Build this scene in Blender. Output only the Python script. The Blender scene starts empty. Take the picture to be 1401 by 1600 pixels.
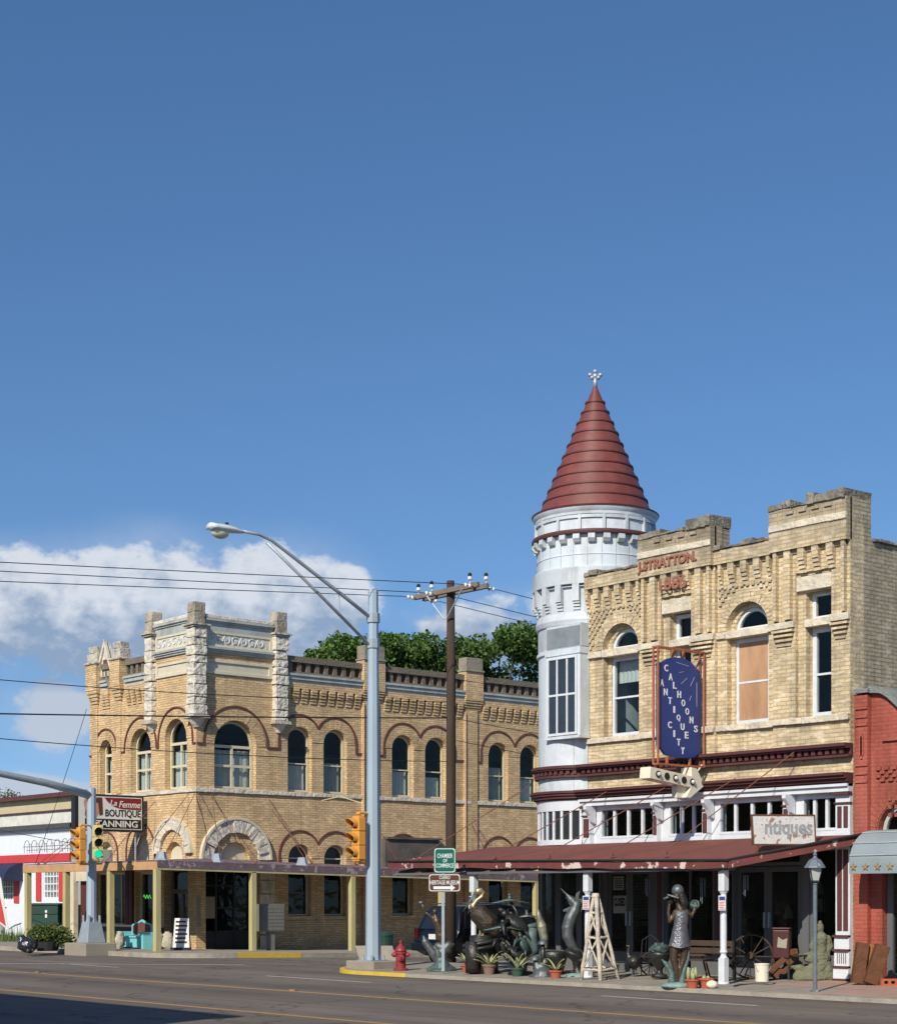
import bpy, bmesh, math, random
from mathutils import Vector, Matrix, geometry
from math import radians as rad, sin, cos, pi, sqrt
# ------------------------------------------------------------------ camera, sky, sun
sc = bpy.context.scene
F, CX, HY, EYE = 2713.0, 700.5, 1405.0, 1.9      # focal length in photo pixels, principal column, horizon row, eye height
YAW = rad(49.7); SY, CY = sin(YAW), cos(YAW)
cam_d = bpy.data.cameras.new('camera'); cam = bpy.data.objects.new('camera', cam_d)
sc.collection.objects.link(cam); sc.camera = cam
cam.location = (0, 0, EYE); cam.rotation_euler = (rad(90), 0, YAW)
cam_d.sensor_fit = 'HORIZONTAL'; cam_d.sensor_width = 36; cam_d.lens = F/1401*36
cam_d.shift_y = (HY-800)/1401; cam_d.clip_end = 3000; cam_d.clip_start = .5
sc.render.resolution_x = 896; sc.render.resolution_y = 1024
sc.view_settings.view_transform = 'Standard'; sc.view_settings.look = 'None'
sc.view_settings.exposure = 0.0; sc.view_settings.gamma = 1; sc.view_settings.use_curve_mapping = False
SUN_EL = rad(35); SDX, SDY = -.40, .917            # horizontal travel direction of the light
sun_d = bpy.data.lights.new('sun', 'SUN'); sun = bpy.data.objects.new('sun', sun_d); sc.collection.objects.link(sun)
sun_d.energy = 4.8; sun_d.angle = rad(.5); sun_d.color = (1, .93, .80)
sun.rotation_euler = Vector((SDX*cos(SUN_EL), SDY*cos(SUN_EL), -sin(SUN_EL))).to_track_quat('-Z', 'Y').to_euler()
W = bpy.data.worlds.new('World'); sc.world = W; W.use_nodes = True
def world():
    nt = W.node_tree; nt.nodes.clear(); N = nt.nodes.new; L = nt.links.new
    def math_(op, a, b=None, c=None, clamp=False):
        n = N('ShaderNodeMath'); n.operation = op; n.use_clamp = clamp
        for i, v in enumerate((a, b, c)):
            if v is None: continue
            if isinstance(v, (int, float)): n.inputs[i].default_value = v
            else: L(v, n.inputs[i])
        return n.outputs[0]
    out = N('ShaderNodeOutputWorld'); sky = N('ShaderNodeTexSky'); sky.sky_type = 'NISHITA'; sky.sun_disc = False
    sky.sun_elevation = SUN_EL; sky.sun_rotation = math.atan2(-SDX, -SDY); sky.altitude = 50
    sky.air_density = 1.0; sky.dust_density = .25; sky.ozone_density = 2.2
    bg = N('ShaderNodeBackground'); bg.inputs[1].default_value = .128
    hs = N('ShaderNodeHueSaturation'); hs.inputs['Hue'].default_value = .503; hs.inputs['Saturation'].default_value = 1.2; L(sky.outputs[0], hs.inputs['Color']); L(hs.outputs[0], bg.inputs[0])
    tc = N('ShaderNodeTexCoord'); rot = N('ShaderNodeVectorRotate'); rot.rotation_type = 'Z_AXIS'
    rot.inputs['Angle'].default_value = -YAW; L(tc.outputs['Generated'], rot.inputs['Vector'])
    sp = N('ShaderNodeSeparateXYZ'); L(rot.outputs[0], sp.inputs[0])
    up = N('ShaderNodeMapping'); up.vector_type = 'POINT'; up.inputs['Location'].default_value = (0, 0, .12); L(tc.outputs['Generated'], up.inputs[0])
    nm = N('ShaderNodeVectorMath'); nm.operation = 'NORMALIZE'; L(up.outputs[0], nm.inputs[0]); L(nm.outputs[0], sky.inputs[0])
    y = math_('MAXIMUM', sp.outputs[1], .05)
    u = math_('DIVIDE', sp.outputs[0], y); v = math_('DIVIDE', sp.outputs[2], y)
    cb = N('ShaderNodeCombineXYZ'); L(u, cb.inputs[0]); L(v, cb.inputs[1])
    def noise(scale, detail, rough, off=0, dist=0):
        m = N('ShaderNodeMapping'); L(cb.outputs[0], m.inputs[0]); m.inputs['Location'].default_value = (off, off*.7, off*.3)
        m.inputs['Scale'].default_value = (1, 1.35, 1)
        n = N('ShaderNodeTexNoise'); n.inputs['Scale'].default_value = scale; n.inputs['Detail'].default_value = detail
        n.inputs['Roughness'].default_value = rough; n.inputs['Distortion'].default_value = dist; L(m.outputs[0], n.inputs[0]); return n.outputs[0]
    n1 = noise(22, 9, .55); n2 = noise(60, 7, .6, 3.1); n3 = noise(9, 4, .5, 7.7)
    # cumulus banks low over the town: (azimuth tan, elevation tan, half width, half height, flat base)
    env = None
    for (cu, cv, w, h) in ((-.235, .168, .062, .034), (-.175, .172, .070, .034), (-.105, .166, .058, .038), (-.30, .160, .05, .026), (-.150, .143, .11, .020), (-.065, .170, .026, .024),
                           (-.228, .106, .030, .028), (.02, .150, .05, .030), (.07, .165, .035, .022), (-.25, .062, .06, .014)):
        k = .62 if cu > 0 else (.75 if cv < .12 else 1.0)
        a = math_('DIVIDE', math_('SUBTRACT', u, cu), w); b = math_('DIVIDE', math_('SUBTRACT', v, cv), h)
        e = math_('SUBTRACT', k, math_('ADD', math_('MULTIPLY', a, a), math_('MULTIPLY', b, b)))
        env = e if env is None else math_('MAXIMUM', env, e)
    env = math_('MAXIMUM', env, -4.0)
    d = math_('ADD', env, math_('MULTIPLY', math_('SUBTRACT', n1, .45), 2.3))
    d = math_('ADD', d, math_('MULTIPLY', math_('SUBTRACT', n2, .5), .8))
    mr = N('ShaderNodeMapRange'); mr.interpolation_type = 'SMOOTHSTEP'; L(d, mr.inputs[0]); mr.inputs[1].default_value = -.06; mr.inputs[2].default_value = .50
    mask = math_('MULTIPLY', mr.outputs[0], .93)
    # soft veil around
    veil = N('ShaderNodeMapRange'); veil.interpolation_type = 'SMOOTHSTEP'
    L(math_('ADD', math_('MULTIPLY', env, .8), math_('MULTIPLY', math_('SUBTRACT', n3, .42), 2.2)), veil.inputs[0]); veil.inputs[1].default_value = -.9; veil.inputs[2].default_value = 1.4
    mask = math_('MAXIMUM', mask, math_('MULTIPLY', veil.outputs[0], .34))
    # brightness: sunlit tops, grey flat undersides, billows
    lit = N('ShaderNodeMapRange'); lit.interpolation_type = 'SMOOTHSTEP'
    L(math_('ADD', v, math_('MULTIPLY', math_('SUBTRACT', n1, .5), .10)), lit.inputs[0]); lit.inputs[1].default_value = .142; lit.inputs[2].default_value = .188
    n1s = noise(22, 9, .55, .006); n2s = noise(60, 7, .6, 3.104)
    billow = math_('ADD', math_('MULTIPLY', math_('SUBTRACT', n1, n1s), 2.0), math_('MULTIPLY', math_('SUBTRACT', n2, n2s), .8))
    lf = math_('ADD', lit.outputs[0], billow, clamp=True)
    low = N('ShaderNodeMapRange'); L(v, low.inputs[0]); low.inputs[1].default_value = .126; low.inputs[2].default_value = .118
    lf = math_('MAXIMUM', lf, math_('MULTIPLY', low.outputs[0], .55))
    mx = N('ShaderNodeMix'); mx.data_type = 'RGBA'; L(lf, mx.inputs['Factor'])
    mx.inputs[6].default_value = (.28, .38, .54, 1); mx.inputs[7].default_value = (.72, .76, .83, 1)
    bg2 = N('ShaderNodeBackground'); L(mx.outputs[2], bg2.inputs[0]); bg2.inputs[1].default_value = 1
    ms = N('ShaderNodeMixShader'); L(mask, ms.inputs[0]); L(bg.outputs[0], ms.inputs[1]); L(bg2.outputs[0], ms.inputs[2]); L(ms.outputs[0], out.inputs[0])
world()
# ------------------------------------------------------------------ placing: photo measurements turned into metres on known planes
def fa(px, B): r = (px-CX)/F; D = B/(CY+SY*r); return D*(-SY+CY*r)          # x on a plane facing the main street
def fD(px, B): r = (px-CX)/F; return B/(CY+SY*r)
def fz(px, py, B): return EYE-(py-HY)/F*fD(px, B)
def sb(px, A): r = (px-CX)/F; D = A/(-SY+CY*r); return D*(CY+SY*r)          # y on a plane facing the side street
def sD(px, A): r = (px-CX)/F; return A/(-SY+CY*r)
def sz(px, py, A): return EYE-(py-HY)/F*sD(px, A)
def gp(px, py, h=1.75): r = (px-CX)/F; D = h*F/(py-HY); return (D*(-SY+CY*r), D*(CY+SY*r), D)
def pd(px, D): r = (px-CX)/F; return (D*(-SY+CY*r), D*(CY+SY*r))
def gz(x, y): return -.019*min(max(y-31, 0), 24) if x < -33.2 else 0.0        # the side street falls gently away
def pz(x, y): return -.07*min(max((30.45-y)/4, 0), 1) if x > -38 and y < 30.45 else 0.0     # pavement falls to the kerb
def TF(B): return lambda u, d, z: (u, B-d, z)
def TS(A): return lambda u, d, z: (A+d, u, z)
TI = lambda u, d, z: (u, -d, z)                                               # props: built facing -y
# ------------------------------------------------------------------ materials
MATS = {}
def newmat(name):
    m = bpy.data.materials.new(name); m.use_nodes = True; nt = m.node_tree
    return m, nt, nt.nodes['Principled BSDF']
def M(name, col, rough=.75, var=.18, scale=3.0, bump=.0, bscale=30, metal=0, stain=None, stain_amt=.5, sscale=1.2, spec=.4, zst=1.0, chip=None, chip_th=.62, chip_scale=4):
    if name in MATS: return MATS[name]
    m, nt, bs = newmat(name); N = nt.nodes.new; L = nt.links.new
    tc = N('ShaderNodeTexCoord'); mp = N('ShaderNodeMapping'); L(tc.outputs['Object'], mp.inputs[0]); mp.inputs['Scale'].default_value = (1, 1, zst)
    n = N('ShaderNodeTexNoise'); n.inputs['Scale'].default_value = scale; n.inputs['Detail'].default_value = 6; n.inputs['Roughness'].default_value = .62; L(mp.outputs[0], n.inputs[0])
    r = N('ShaderNodeMapRange'); L(n.outputs[0], r.inputs[0]); r.inputs[1].default_value = .25; r.inputs[2].default_value = .75; r.inputs[3].default_value = 1-var; r.inputs[4].default_value = 1+var
    mul = N('ShaderNodeVectorMath'); mul.operation = 'SCALE'; mul.inputs[0].default_value = col; L(r.outputs[0], mul.inputs['Scale'])
    c = mul.outputs[0]
    if stain:
        n2 = N('ShaderNodeTexNoise'); n2.inputs['Scale'].default_value = sscale; n2.inputs['Detail'].default_value = 8; n2.inputs['Roughness'].default_value = .7; L(mp.outputs[0], n2.inputs[0])
        r2 = N('ShaderNodeMapRange'); L(n2.outputs[0], r2.inputs[0]); r2.inputs[1].default_value = .46; r2.inputs[2].default_value = .66; r2.inputs[4].default_value = stain_amt
        mx = N('ShaderNodeMix'); mx.data_type = 'RGBA'; L(r2.outputs[0], mx.inputs[0]); L(c, mx.inputs[6]); mx.inputs[7].default_value = (*stain, 1); c = mx.outputs[2]
    if chip:
        n3 = N('ShaderNodeTexNoise'); n3.inputs['Scale'].default_value = chip_scale; n3.inputs['Detail'].default_value = 7; n3.inputs['Roughness'].default_value = .65; L(mp.outputs[0], n3.inputs[0])
        r3 = N('ShaderNodeMapRange'); L(n3.outputs[0], r3.inputs[0]); r3.inputs[1].default_value = chip_th; r3.inputs[2].default_value = chip_th+.03
        mx = N('ShaderNodeMix'); mx.data_type = 'RGBA'; L(r3.outputs[0], mx.inputs[0]); L(c, mx.inputs[6]); mx.inputs[7].default_value = (*chip, 1); c = mx.outputs[2]
    L(c, bs.inputs['Base Color']); bs.inputs['Roughness'].default_value = rough; bs.inputs['Metallic'].default_value = metal
    bs.inputs['Specular IOR Level'].default_value = spec
    if bump:
        nb = N('ShaderNodeTexNoise'); nb.inputs['Scale'].default_value = bscale; nb.inputs['Detail'].default_value = 6; L(tc.outputs['Object'], nb.inputs[0])
        b = N('ShaderNodeBump'); b.inputs['Strength'].default_value = bump; b.inputs['Distance'].default_value = .05; L(nb.outputs[0], b.inputs['Height']); L(b.outputs[0], bs.inputs['Normal'])
    MATS[name] = m; return m
def BR(name, c1, c2, mortar, bw=.24, bh=.08, ms=.012, stain=None, stain_amt=.6, var=.22, sscale=.7, light=None, bump=.5, streak=.35, top=None):
    m, nt, bs = newmat(name); N = nt.nodes.new; L = nt.links.new
    tc = N('ShaderNodeTexCoord'); b = N('ShaderNodeTexBrick'); L(tc.outputs['UV'], b.inputs[0])
    b.inputs['Color1'].default_value = (*c1, 1); b.inputs['Color2'].default_value = (*c2, 1); b.inputs['Mortar'].default_value = (*mortar, 1)
    b.inputs['Scale'].default_value = 1; b.inputs['Brick Width'].default_value = bw; b.inputs['Row Height'].default_value = bh; b.inputs['Mortar Size'].default_value = ms; b.inputs['Mortar Smooth'].default_value = .3
    b.inputs['Bias'].default_value = -.1
    c = b.outputs[0]
    if light:
        mp = N('ShaderNodeMapping'); mp.inputs['Scale'].default_value = (1/bw, 1/bh, 1); L(tc.outputs['UV'], mp.inputs[0])
        n0 = N('ShaderNodeTexNoise'); n0.inputs['Scale'].default_value = .75; n0.inputs['Detail'].default_value = 1; L(mp.outputs[0], n0.inputs[0])
        r0 = N('ShaderNodeMapRange'); L(n0.outputs[0], r0.inputs[0]); r0.inputs[1].default_value = .55; r0.inputs[2].default_value = .68; r0.inputs[4].default_value = .75
        mx = N('ShaderNodeMix'); mx.data_type = 'RGBA'; L(r0.outputs[0], mx.inputs[0]); L(c, mx.inputs[6]); mx.inputs[7].default_value = (*light, 1); c = mx.outputs[2]
    n = N('ShaderNodeTexNoise'); n.inputs['Scale'].default_value = 1.3; n.inputs['Detail'].default_value = 9; n.inputs['Roughness'].default_value = .72; L(tc.outputs['Object'], n.inputs[0])
    r = N('ShaderNodeMapRange'); L(n.outputs[0], r.inputs[0]); r.inputs[1].default_value = .28; r.inputs[2].default_value = .72; r.inputs[3].default_value = 1-var; r.inputs[4].default_value = 1+var
    mul = N('ShaderNodeVectorMath'); mul.operation = 'SCALE'; L(c, mul.inputs[0]); L(r.outputs[0], mul.inputs['Scale']); c = mul.outputs[0]
    if stain:
        mp2 = N('ShaderNodeMapping'); mp2.inputs['Scale'].default_value = (1, 1, .55); L(tc.outputs['Object'], mp2.inputs[0])
        n2 = N('ShaderNodeTexNoise'); n2.inputs['Scale'].default_value = sscale; n2.inputs['Detail'].default_value = 10; n2.inputs['Roughness'].default_value = .75; L(mp2.outputs[0], n2.inputs[0])
        r2 = N('ShaderNodeMapRange'); L(n2.outputs[0], r2.inputs[0]); r2.inputs[1].default_value = .47; r2.inputs[2].default_value = .70; r2.inputs[4].default_value = stain_amt
        mx = N('ShaderNodeMix'); mx.data_type = 'RGBA'; L(r2.outputs[0], mx.inputs[0]); L(c, mx.inputs[6]); mx.inputs[7].default_value = (*stain, 1); c = mx.outputs[2]
        if top:                                      # soot and lichen washed down from the coping
            sp = N('ShaderNodeSeparateXYZ'); L(tc.outputs['UV'], sp.inputs[0]); n5 = N('ShaderNodeTexNoise'); n5.inputs['Scale'].default_value = 2.4; n5.inputs['Detail'].default_value = 9; n5.inputs['Roughness'].default_value = .75; L(mp2.outputs[0], n5.inputs[0])
            ma = N('ShaderNodeMath'); ma.operation = 'MULTIPLY_ADD'; L(n5.outputs[0], ma.inputs[0]); ma.inputs[1].default_value = 2.2; L(sp.outputs[1], ma.inputs[2])
            r5 = N('ShaderNodeMapRange'); L(ma.outputs[0], r5.inputs[0]); r5.inputs[1].default_value = top[0]; r5.inputs[2].default_value = top[1]; r5.inputs[4].default_value = .72
            mx = N('ShaderNodeMix'); mx.data_type = 'RGBA'; L(r5.outputs[0], mx.inputs[0]); L(c, mx.inputs[6]); mx.inputs[7].default_value = (.16, .145, .12, 1); c = mx.outputs[2]
    mp3 = N('ShaderNodeMapping'); mp3.inputs['Scale'].default_value = (2.6, 2.6, .22); L(tc.outputs['Object'], mp3.inputs[0])
    n4 = N('ShaderNodeTexNoise'); n4.inputs['Scale'].default_value = 1; n4.inputs['Detail'].default_value = 7; n4.inputs['Roughness'].default_value = .6; L(mp3.outputs[0], n4.inputs[0])
    r4 = N('ShaderNodeMapRange'); L(n4.outputs[0], r4.inputs[0]); r4.inputs[1].default_value = .50; r4.inputs[2].default_value = .72; r4.inputs[3].default_value = 1; r4.inputs[4].default_value = 1-streak
    m4 = N('ShaderNodeVectorMath'); m4.operation = 'SCALE'; L(c, m4.inputs[0]); L(r4.outputs[0], m4.inputs['Scale']); c = m4.outputs[0]
    L(c, bs.inputs['Base Color']); bs.inputs['Roughness'].default_value = .9; bs.inputs['Specular IOR Level'].default_value = .2
    bu = N('ShaderNodeBump'); bu.inputs['Strength'].default_value = bump; bu.inputs['Distance'].default_value = .012; bu.invert = True; L(b.outputs['Fac'], bu.inputs['Height'])
    nb = N('ShaderNodeTexNoise'); nb.inputs['Scale'].default_value = 14; nb.inputs['Detail'].default_value = 6; L(tc.outputs['Object'], nb.inputs[0])
    b2 = N('ShaderNodeBump'); b2.inputs['Strength'].default_value = .35; b2.inputs['Distance'].default_value = .03; L(nb.outputs[0], b2.inputs['Height']); L(bu.outputs[0], b2.inputs['Normal']); L(b2.outputs[0], bs.inputs['Normal'])
    MATS[name] = m; return m
def GLASS(name, tint=(.80, .84, .84), refl=.05):
    m, nt, bs = newmat(name); N = nt.nodes.new; L = nt.links.new; nt.nodes.remove(bs); out = nt.nodes['Material Output']
    t = N('ShaderNodeBsdfTransparent'); t.inputs[0].default_value = (*tint, 1)
    g = N('ShaderNodeBsdfGlossy'); g.inputs['Roughness'].default_value = .04; g.inputs['Color'].default_value = (.50, .48, .45, 1)
    tc = N('ShaderNodeTexCoord'); n = N('ShaderNodeTexNoise'); n.inputs['Scale'].default_value = 1.7; L(tc.outputs['Object'], n.inputs[0])
    b = N('ShaderNodeBump'); b.inputs['Strength'].default_value = .25; b.inputs['Distance'].default_value = .05; L(n.outputs[0], b.inputs['Height']); L(b.outputs[0], g.inputs['Normal'])
    f = N('ShaderNodeFresnel'); f.inputs[0].default_value = 1.5
    a0 = N('ShaderNodeMath'); a0.operation = 'ADD'; L(f.outputs[0], a0.inputs[0]); a0.inputs[1].default_value = refl
    ge = N('ShaderNodeNewGeometry'); iv = N('ShaderNodeMath'); iv.operation = 'SUBTRACT'; iv.inputs[0].default_value = 1; L(ge.outputs['Backfacing'], iv.inputs[1])
    a = N('ShaderNodeMath'); a.operation = 'MULTIPLY'; L(a0.outputs[0], a.inputs[0]); L(iv.outputs[0], a.inputs[1])
    ms = N('ShaderNodeMixShader'); L(a.outputs[0], ms.inputs[0]); L(t.outputs[0], ms.inputs[1]); L(g.outputs[0], ms.inputs[2]); L(ms.outputs[0], out.inputs[0])
    MATS[name] = m; return m
def EM(name, col, strength):
    m, nt, bs = newmat(name); bs.inputs['Base Color'].default_value = (*col, 1)
    bs.inputs['Emission Color'].default_value = (*col, 1); bs.inputs['Emission Strength'].default_value = strength; bs.inputs['Roughness'].default_value = .3
    MATS[name] = m; return m
def LEAF(name, c1, c2):
    m, nt, bs = newmat(name); N = nt.nodes.new; L = nt.links.new
    g = N('ShaderNodeNewGeometry'); tc = N('ShaderNodeTexCoord'); n = N('ShaderNodeTexNoise'); n.inputs['Scale'].default_value = 1.1; n.inputs['Detail'].default_value = 5; L(tc.outputs['Object'], n.inputs[0])
    ad = N('ShaderNodeMath'); ad.operation = 'MULTIPLY_ADD'; L(g.outputs['Random Per Island'], ad.inputs[0]); ad.inputs[1].default_value = .6; L(n.outputs[0], ad.inputs[2])
    r = N('ShaderNodeMapRange'); L(ad.outputs[0], r.inputs[0]); r.inputs[1].default_value = .3; r.inputs[2].default_value = 1.2
    mx = N('ShaderNodeMix'); mx.data_type = 'RGBA'; L(r.outputs[0], mx.inputs[0]); mx.inputs[6].default_value = (*c1, 1); mx.inputs[7].default_value = (*c2, 1)
    L(mx.outputs[2], bs.inputs['Base Color']); bs.inputs['Roughness'].default_value = .55; bs.inputs['Specular IOR Level'].default_value = .3
    out = nt.nodes['Material Output']; tr = N('ShaderNodeBsdfTranslucent'); L(mx.outputs[2], tr.inputs[0])
    ms = N('ShaderNodeMixShader'); ms.inputs[0].default_value = .22; L(bs.outputs[0], ms.inputs[1]); L(tr.outputs[0], ms.inputs[2]); L(ms.outputs[0], out.inputs[0])
    MATS[name] = m; return m
# ------------------------------------------------------------------ mesh builder
def cross2(a, b): return a[0]*b[1]-a[1]*b[0]
class MB:
    def __init__(s): s.v = []; s.f = []
    def add(s, vs, fs):
        o = len(s.v); s.v += [tuple(p) for p in vs]; s.f += [tuple(i+o for i in f) for f in fs]; return s
    def box(s, x0, x1, y0, y1, z0, z1):
        return s.add([(x0,y0,z0),(x1,y0,z0),(x1,y1,z0),(x0,y1,z0),(x0,y0,z1),(x1,y0,z1),(x1,y1,z1),(x0,y1,z1)],
                     [(0,3,2,1),(4,5,6,7),(0,1,5,4),(1,2,6,5),(2,3,7,6),(3,0,4,7)])
    def bt(s, T, u0, u1, d0, d1, z0, z1):
        return s.add([T(*p) for p in ((u0,d0,z0),(u1,d0,z0),(u1,d1,z0),(u0,d1,z0),(u0,d0,z1),(u1,d0,z1),(u1,d1,z1),(u0,d1,z1))],
                     [(0,3,2,1),(4,5,6,7),(0,1,5,4),(1,2,6,5),(2,3,7,6),(3,0,4,7)])
    def prism(s, T, outer, d0, d1, holes=()):
        loops = [outer]+list(holes); pl = [[Vector((p[0], p[1], 0)) for p in l] for l in loops]
        tris = geometry.tessellate_polygon(pl); flat = [p for l in loops for p in l]; n = len(flat)
        vs = [T(p[0], d0, p[1]) for p in flat]+[T(p[0], d1, p[1]) for p in flat]
        fs = [tuple(t) for t in tris]+[tuple(i+n for i in reversed(t)) for t in tris]
        o = 0
        for l in loops:
            k = len(l)
            for i in range(k): j = (i+1) % k; fs.append((o+i, o+j, o+j+n, o+i+n))
            o += k
        return s.add(vs, fs)
    def strip(s, T, pts, w, d0, d1, closed=False):
        n = len(pts); L_, R_ = [], []
        for i, p in enumerate(pts):
            a = pts[(i-1) % n] if (i > 0 or closed) else p; b = pts[(i+1) % n] if (i < n-1 or closed) else p
            def nrm(q, r):
                dx, dz = r[0]-q[0], r[1]-q[1]; l = math.hypot(dx, dz) or 1e-9; return (-dz/l, dx/l)
            n1 = nrm(a, p) if a is not p else nrm(p, b); n2 = nrm(p, b) if b is not p else n1
            mx, mz = n1[0]+n2[0], n1[1]+n2[1]; l = math.hypot(mx, mz) or 1e-9; mx /= l; mz /= l
            k = min(1/max(.35, mx*n1[0]+mz*n1[1]), 2.2)*w/2
            L_.append((p[0]+mx*k, p[1]+mz*k)); R_.append((p[0]-mx*k, p[1]-mz*k))
        vs = [T(p[0], d, p[1]) for d in (d0, d1) for l in (L_, R_) for p in l]
        fs = []; m = n if closed else n-1
        for i in range(m):
            j = (i+1) % n
            fs += [(i, j, n+j, n+i), (2*n+i, 3*n+i, 3*n+j, 2*n+j), (i, 2*n+i, 2*n+j, j), (n+i, n+j, 3*n+j, 3*n+i)]
        if not closed: fs += [(0, n, 3*n, 2*n), (n-1, 3*n-1, 4*n-1, 2*n-1)]
        return s.add(vs, fs)
    def tube(s, pts, r, n=8, caps=True):
        pts = [Vector(p) for p in pts]; k = len(pts)
        rs = r if isinstance(r, (list, tuple)) else [r]*k
        up = Vector((0, 0, 1)); vs = []; prev = None
        for i, p in enumerate(pts):
            t = (pts[min(i+1, k-1)]-pts[max(i-1, 0)]).normalized()
            if prev is None:
                a = t.cross(up)
                if a.length < .1: a = t.cross(Vector((1, 0, 0)))
                a.normalize()
            else:
                a = prev-t*prev.dot(t)
                a = a.normalized() if a.length > 1e-6 else t.orthogonal().normalized()
            prev = a; b = t.cross(a)
            for j in range(n):
                an = 2*pi*j/n; vs.append(p+(a*cos(an)+b*sin(an))*rs[i])
        fs = [(i*n+j, i*n+(j+1) % n, (i+1)*n+(j+1) % n, (i+1)*n+j) for i in range(k-1) for j in range(n)]
        if caps: fs += [tuple(range(n))[::-1], tuple(range((k-1)*n, k*n))]
        return s.add(vs, fs)
    def lathe(s, prof, c=(0, 0, 0), n=24, a0=0, a1=2*pi, caps=True):
        full = abs(a1-a0-2*pi) < 1e-6; m = n if full else n+1; k = len(prof); vs = []
        for (r, z) in prof:
            for j in range(m):
                a = a0+(a1-a0)*j/n; vs.append((c[0]+r*cos(a), c[1]+r*sin(a), c[2]+z))
        fs = []
        for i in range(k-1):
            for j in range(n if full else n):
                j2 = (j+1) % m; fs.append((i*m+j, i*m+j2, (i+1)*m+j2, (i+1)*m+j))
        if caps and full: fs += [tuple(range(m))[::-1], tuple(range((k-1)*m, k*m))]
        return s.add(vs, fs)
    def ell(s, c, r, n=12, m=8, rot=None):
        vs = []; c = Vector(c)
        for i in range(m+1):
            th = pi*i/m
            for j in range(n):
                a = 2*pi*j/n; p = Vector((r[0]*sin(th)*cos(a), r[1]*sin(th)*sin(a), r[2]*cos(th)))
                if rot is not None: p = rot @ p
                vs.append(c+p)
        return s.add(vs, [(i*n+j, (i+1)*n+j, (i+1)*n+(j+1) % n, i*n+(j+1) % n) for i in range(m) for j in range(n)])
    def quad(s, a, b, c, d): return s.add([a, b, c, d], [(0, 1, 2, 3)])
    def xf(s, Mx, start=0):
        for i in range(start, len(s.v)): s.v[i] = tuple(Mx @ Vector(s.v[i]))
        return s
    def jit(s, a, seed=1, start=0):
        rn = random.Random(seed); cache = {}
        for i in range(start, len(s.v)):
            k = tuple(round(q, 3) for q in s.v[i])
            if k not in cache: cache[k] = [rn.uniform(-a, a) for _ in range(3)]
            s.v[i] = tuple(q+e for q, e in zip(s.v[i], cache[k]))
        return s
COL = sc.collection
def tag(o, label=None, cat=None, group=None, kind=None):
    if label: o['label'] = label
    if cat: o['category'] = cat
    if group: o['group'] = group
    if kind: o['kind'] = kind
    return o
def E(name, loc, label, cat, group=None, rz=None):
    o = bpy.data.objects.new(name, None); COL.objects.link(o); o.location = loc; o.empty_display_size = .2
    if rz is not None: o.rotation_euler.z = rz
    return tag(o, label, cat, group)
def off(o):
    while o.parent: o = o.parent
    return Vector(o.location) if 'loc0' not in o else Vector(o['loc0'])
def P(mb, name, mat, parent=None, smooth=False, label=None, bev=0, sub=None, recalc=True, **k):
    me = bpy.data.meshes.new(name); o_ = Vector((0, 0, 0))
    if parent is not None and not k.get('local'): o_ = off(parent)
    me.from_pydata([tuple(Vector(p)-o_) for p in mb.v], [], mb.f)
    bm = bmesh.new(); bm.from_mesh(me)
    if recalc: bmesh.ops.recalc_face_normals(bm, faces=bm.faces)
    uv = bm.loops.layers.uv.new('UVMap')
    for f in bm.faces:
        n = f.normal; ax, ay, az = abs(n.x), abs(n.y), abs(n.z)
        for l in f.loops:
            c = l.vert.co+o_
            l[uv].uv = (c.x, c.y) if az > ax and az > ay else ((c.y, c.z) if ax > ay else (c.x, c.z))
        f.smooth = smooth
    bm.to_mesh(me); bm.free(); me.materials.append(mat)
    o = bpy.data.objects.new(name, me); COL.objects.link(o)
    if parent is not None: o.parent = parent
    if label: o['label'] = label
    if bev:
        b = o.modifiers.new('bevel', 'BEVEL'); b.width = bev; b.segments = 2; b.limit_method = 'ANGLE'; b.angle_limit = rad(35)
    return o
def PS(mb, name, mat, parent=None, gap=.06, **k):
    """one object per separate piece: groups of faces whose bounding boxes nearly touch"""
    par = list(range(len(mb.v)))
    def find(i):
        while par[i] != i: par[i] = par[par[i]]; i = par[i]
        return i
    for f in mb.f:
        r = find(f[0])
        for i in f[1:]: par[find(i)] = r
    comp = {}
    for fi, f in enumerate(mb.f): comp.setdefault(find(f[0]), []).append(fi)
    cl = []
    for fs in comp.values():
        vs = [mb.v[i] for fi in fs for i in mb.f[fi]]; lo = [min(v[a] for v in vs)-gap/2 for a in range(3)]; hi = [max(v[a] for v in vs)+gap/2 for a in range(3)]; cur = [lo, hi, list(fs)]; ch = True
        while ch:
            ch = False
            for o in cl:
                if all(o[0][a] <= cur[1][a] and o[1][a] >= cur[0][a] for a in range(3)):
                    cl.remove(o); cur = [[min(o[0][a], cur[0][a]) for a in range(3)], [max(o[1][a], cur[1][a]) for a in range(3)], o[2]+cur[2]]; ch = True; break
        cl.append(cur)
    out = []
    for lo, hi, fs in cl:
        m = MB(); mp = {}
        for fi in fs:
            f = []
            for i in mb.f[fi]:
                if i not in mp: mp[i] = len(m.v); m.v.append(mb.v[i])
                f.append(mp[i])
            m.f.append(tuple(f))
        out.append(P(m, name, mat, parent, **k))
    return out[0]
def st(mb, name, mat): return tag(P(mb, name, mat), kind='structure')
def dup(root, loc, rz=None, label=None):
    def cp(o, par):
        c = o.copy(); COL.objects.link(c)
        if par is not None: c.parent = par
        for ch in o.children: cp(ch, c)
        return c
    r = cp(root, None); r.location = loc
    if rz is not None: r.rotation_euler.z = rz
    if label: r['label'] = label
    return r
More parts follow.
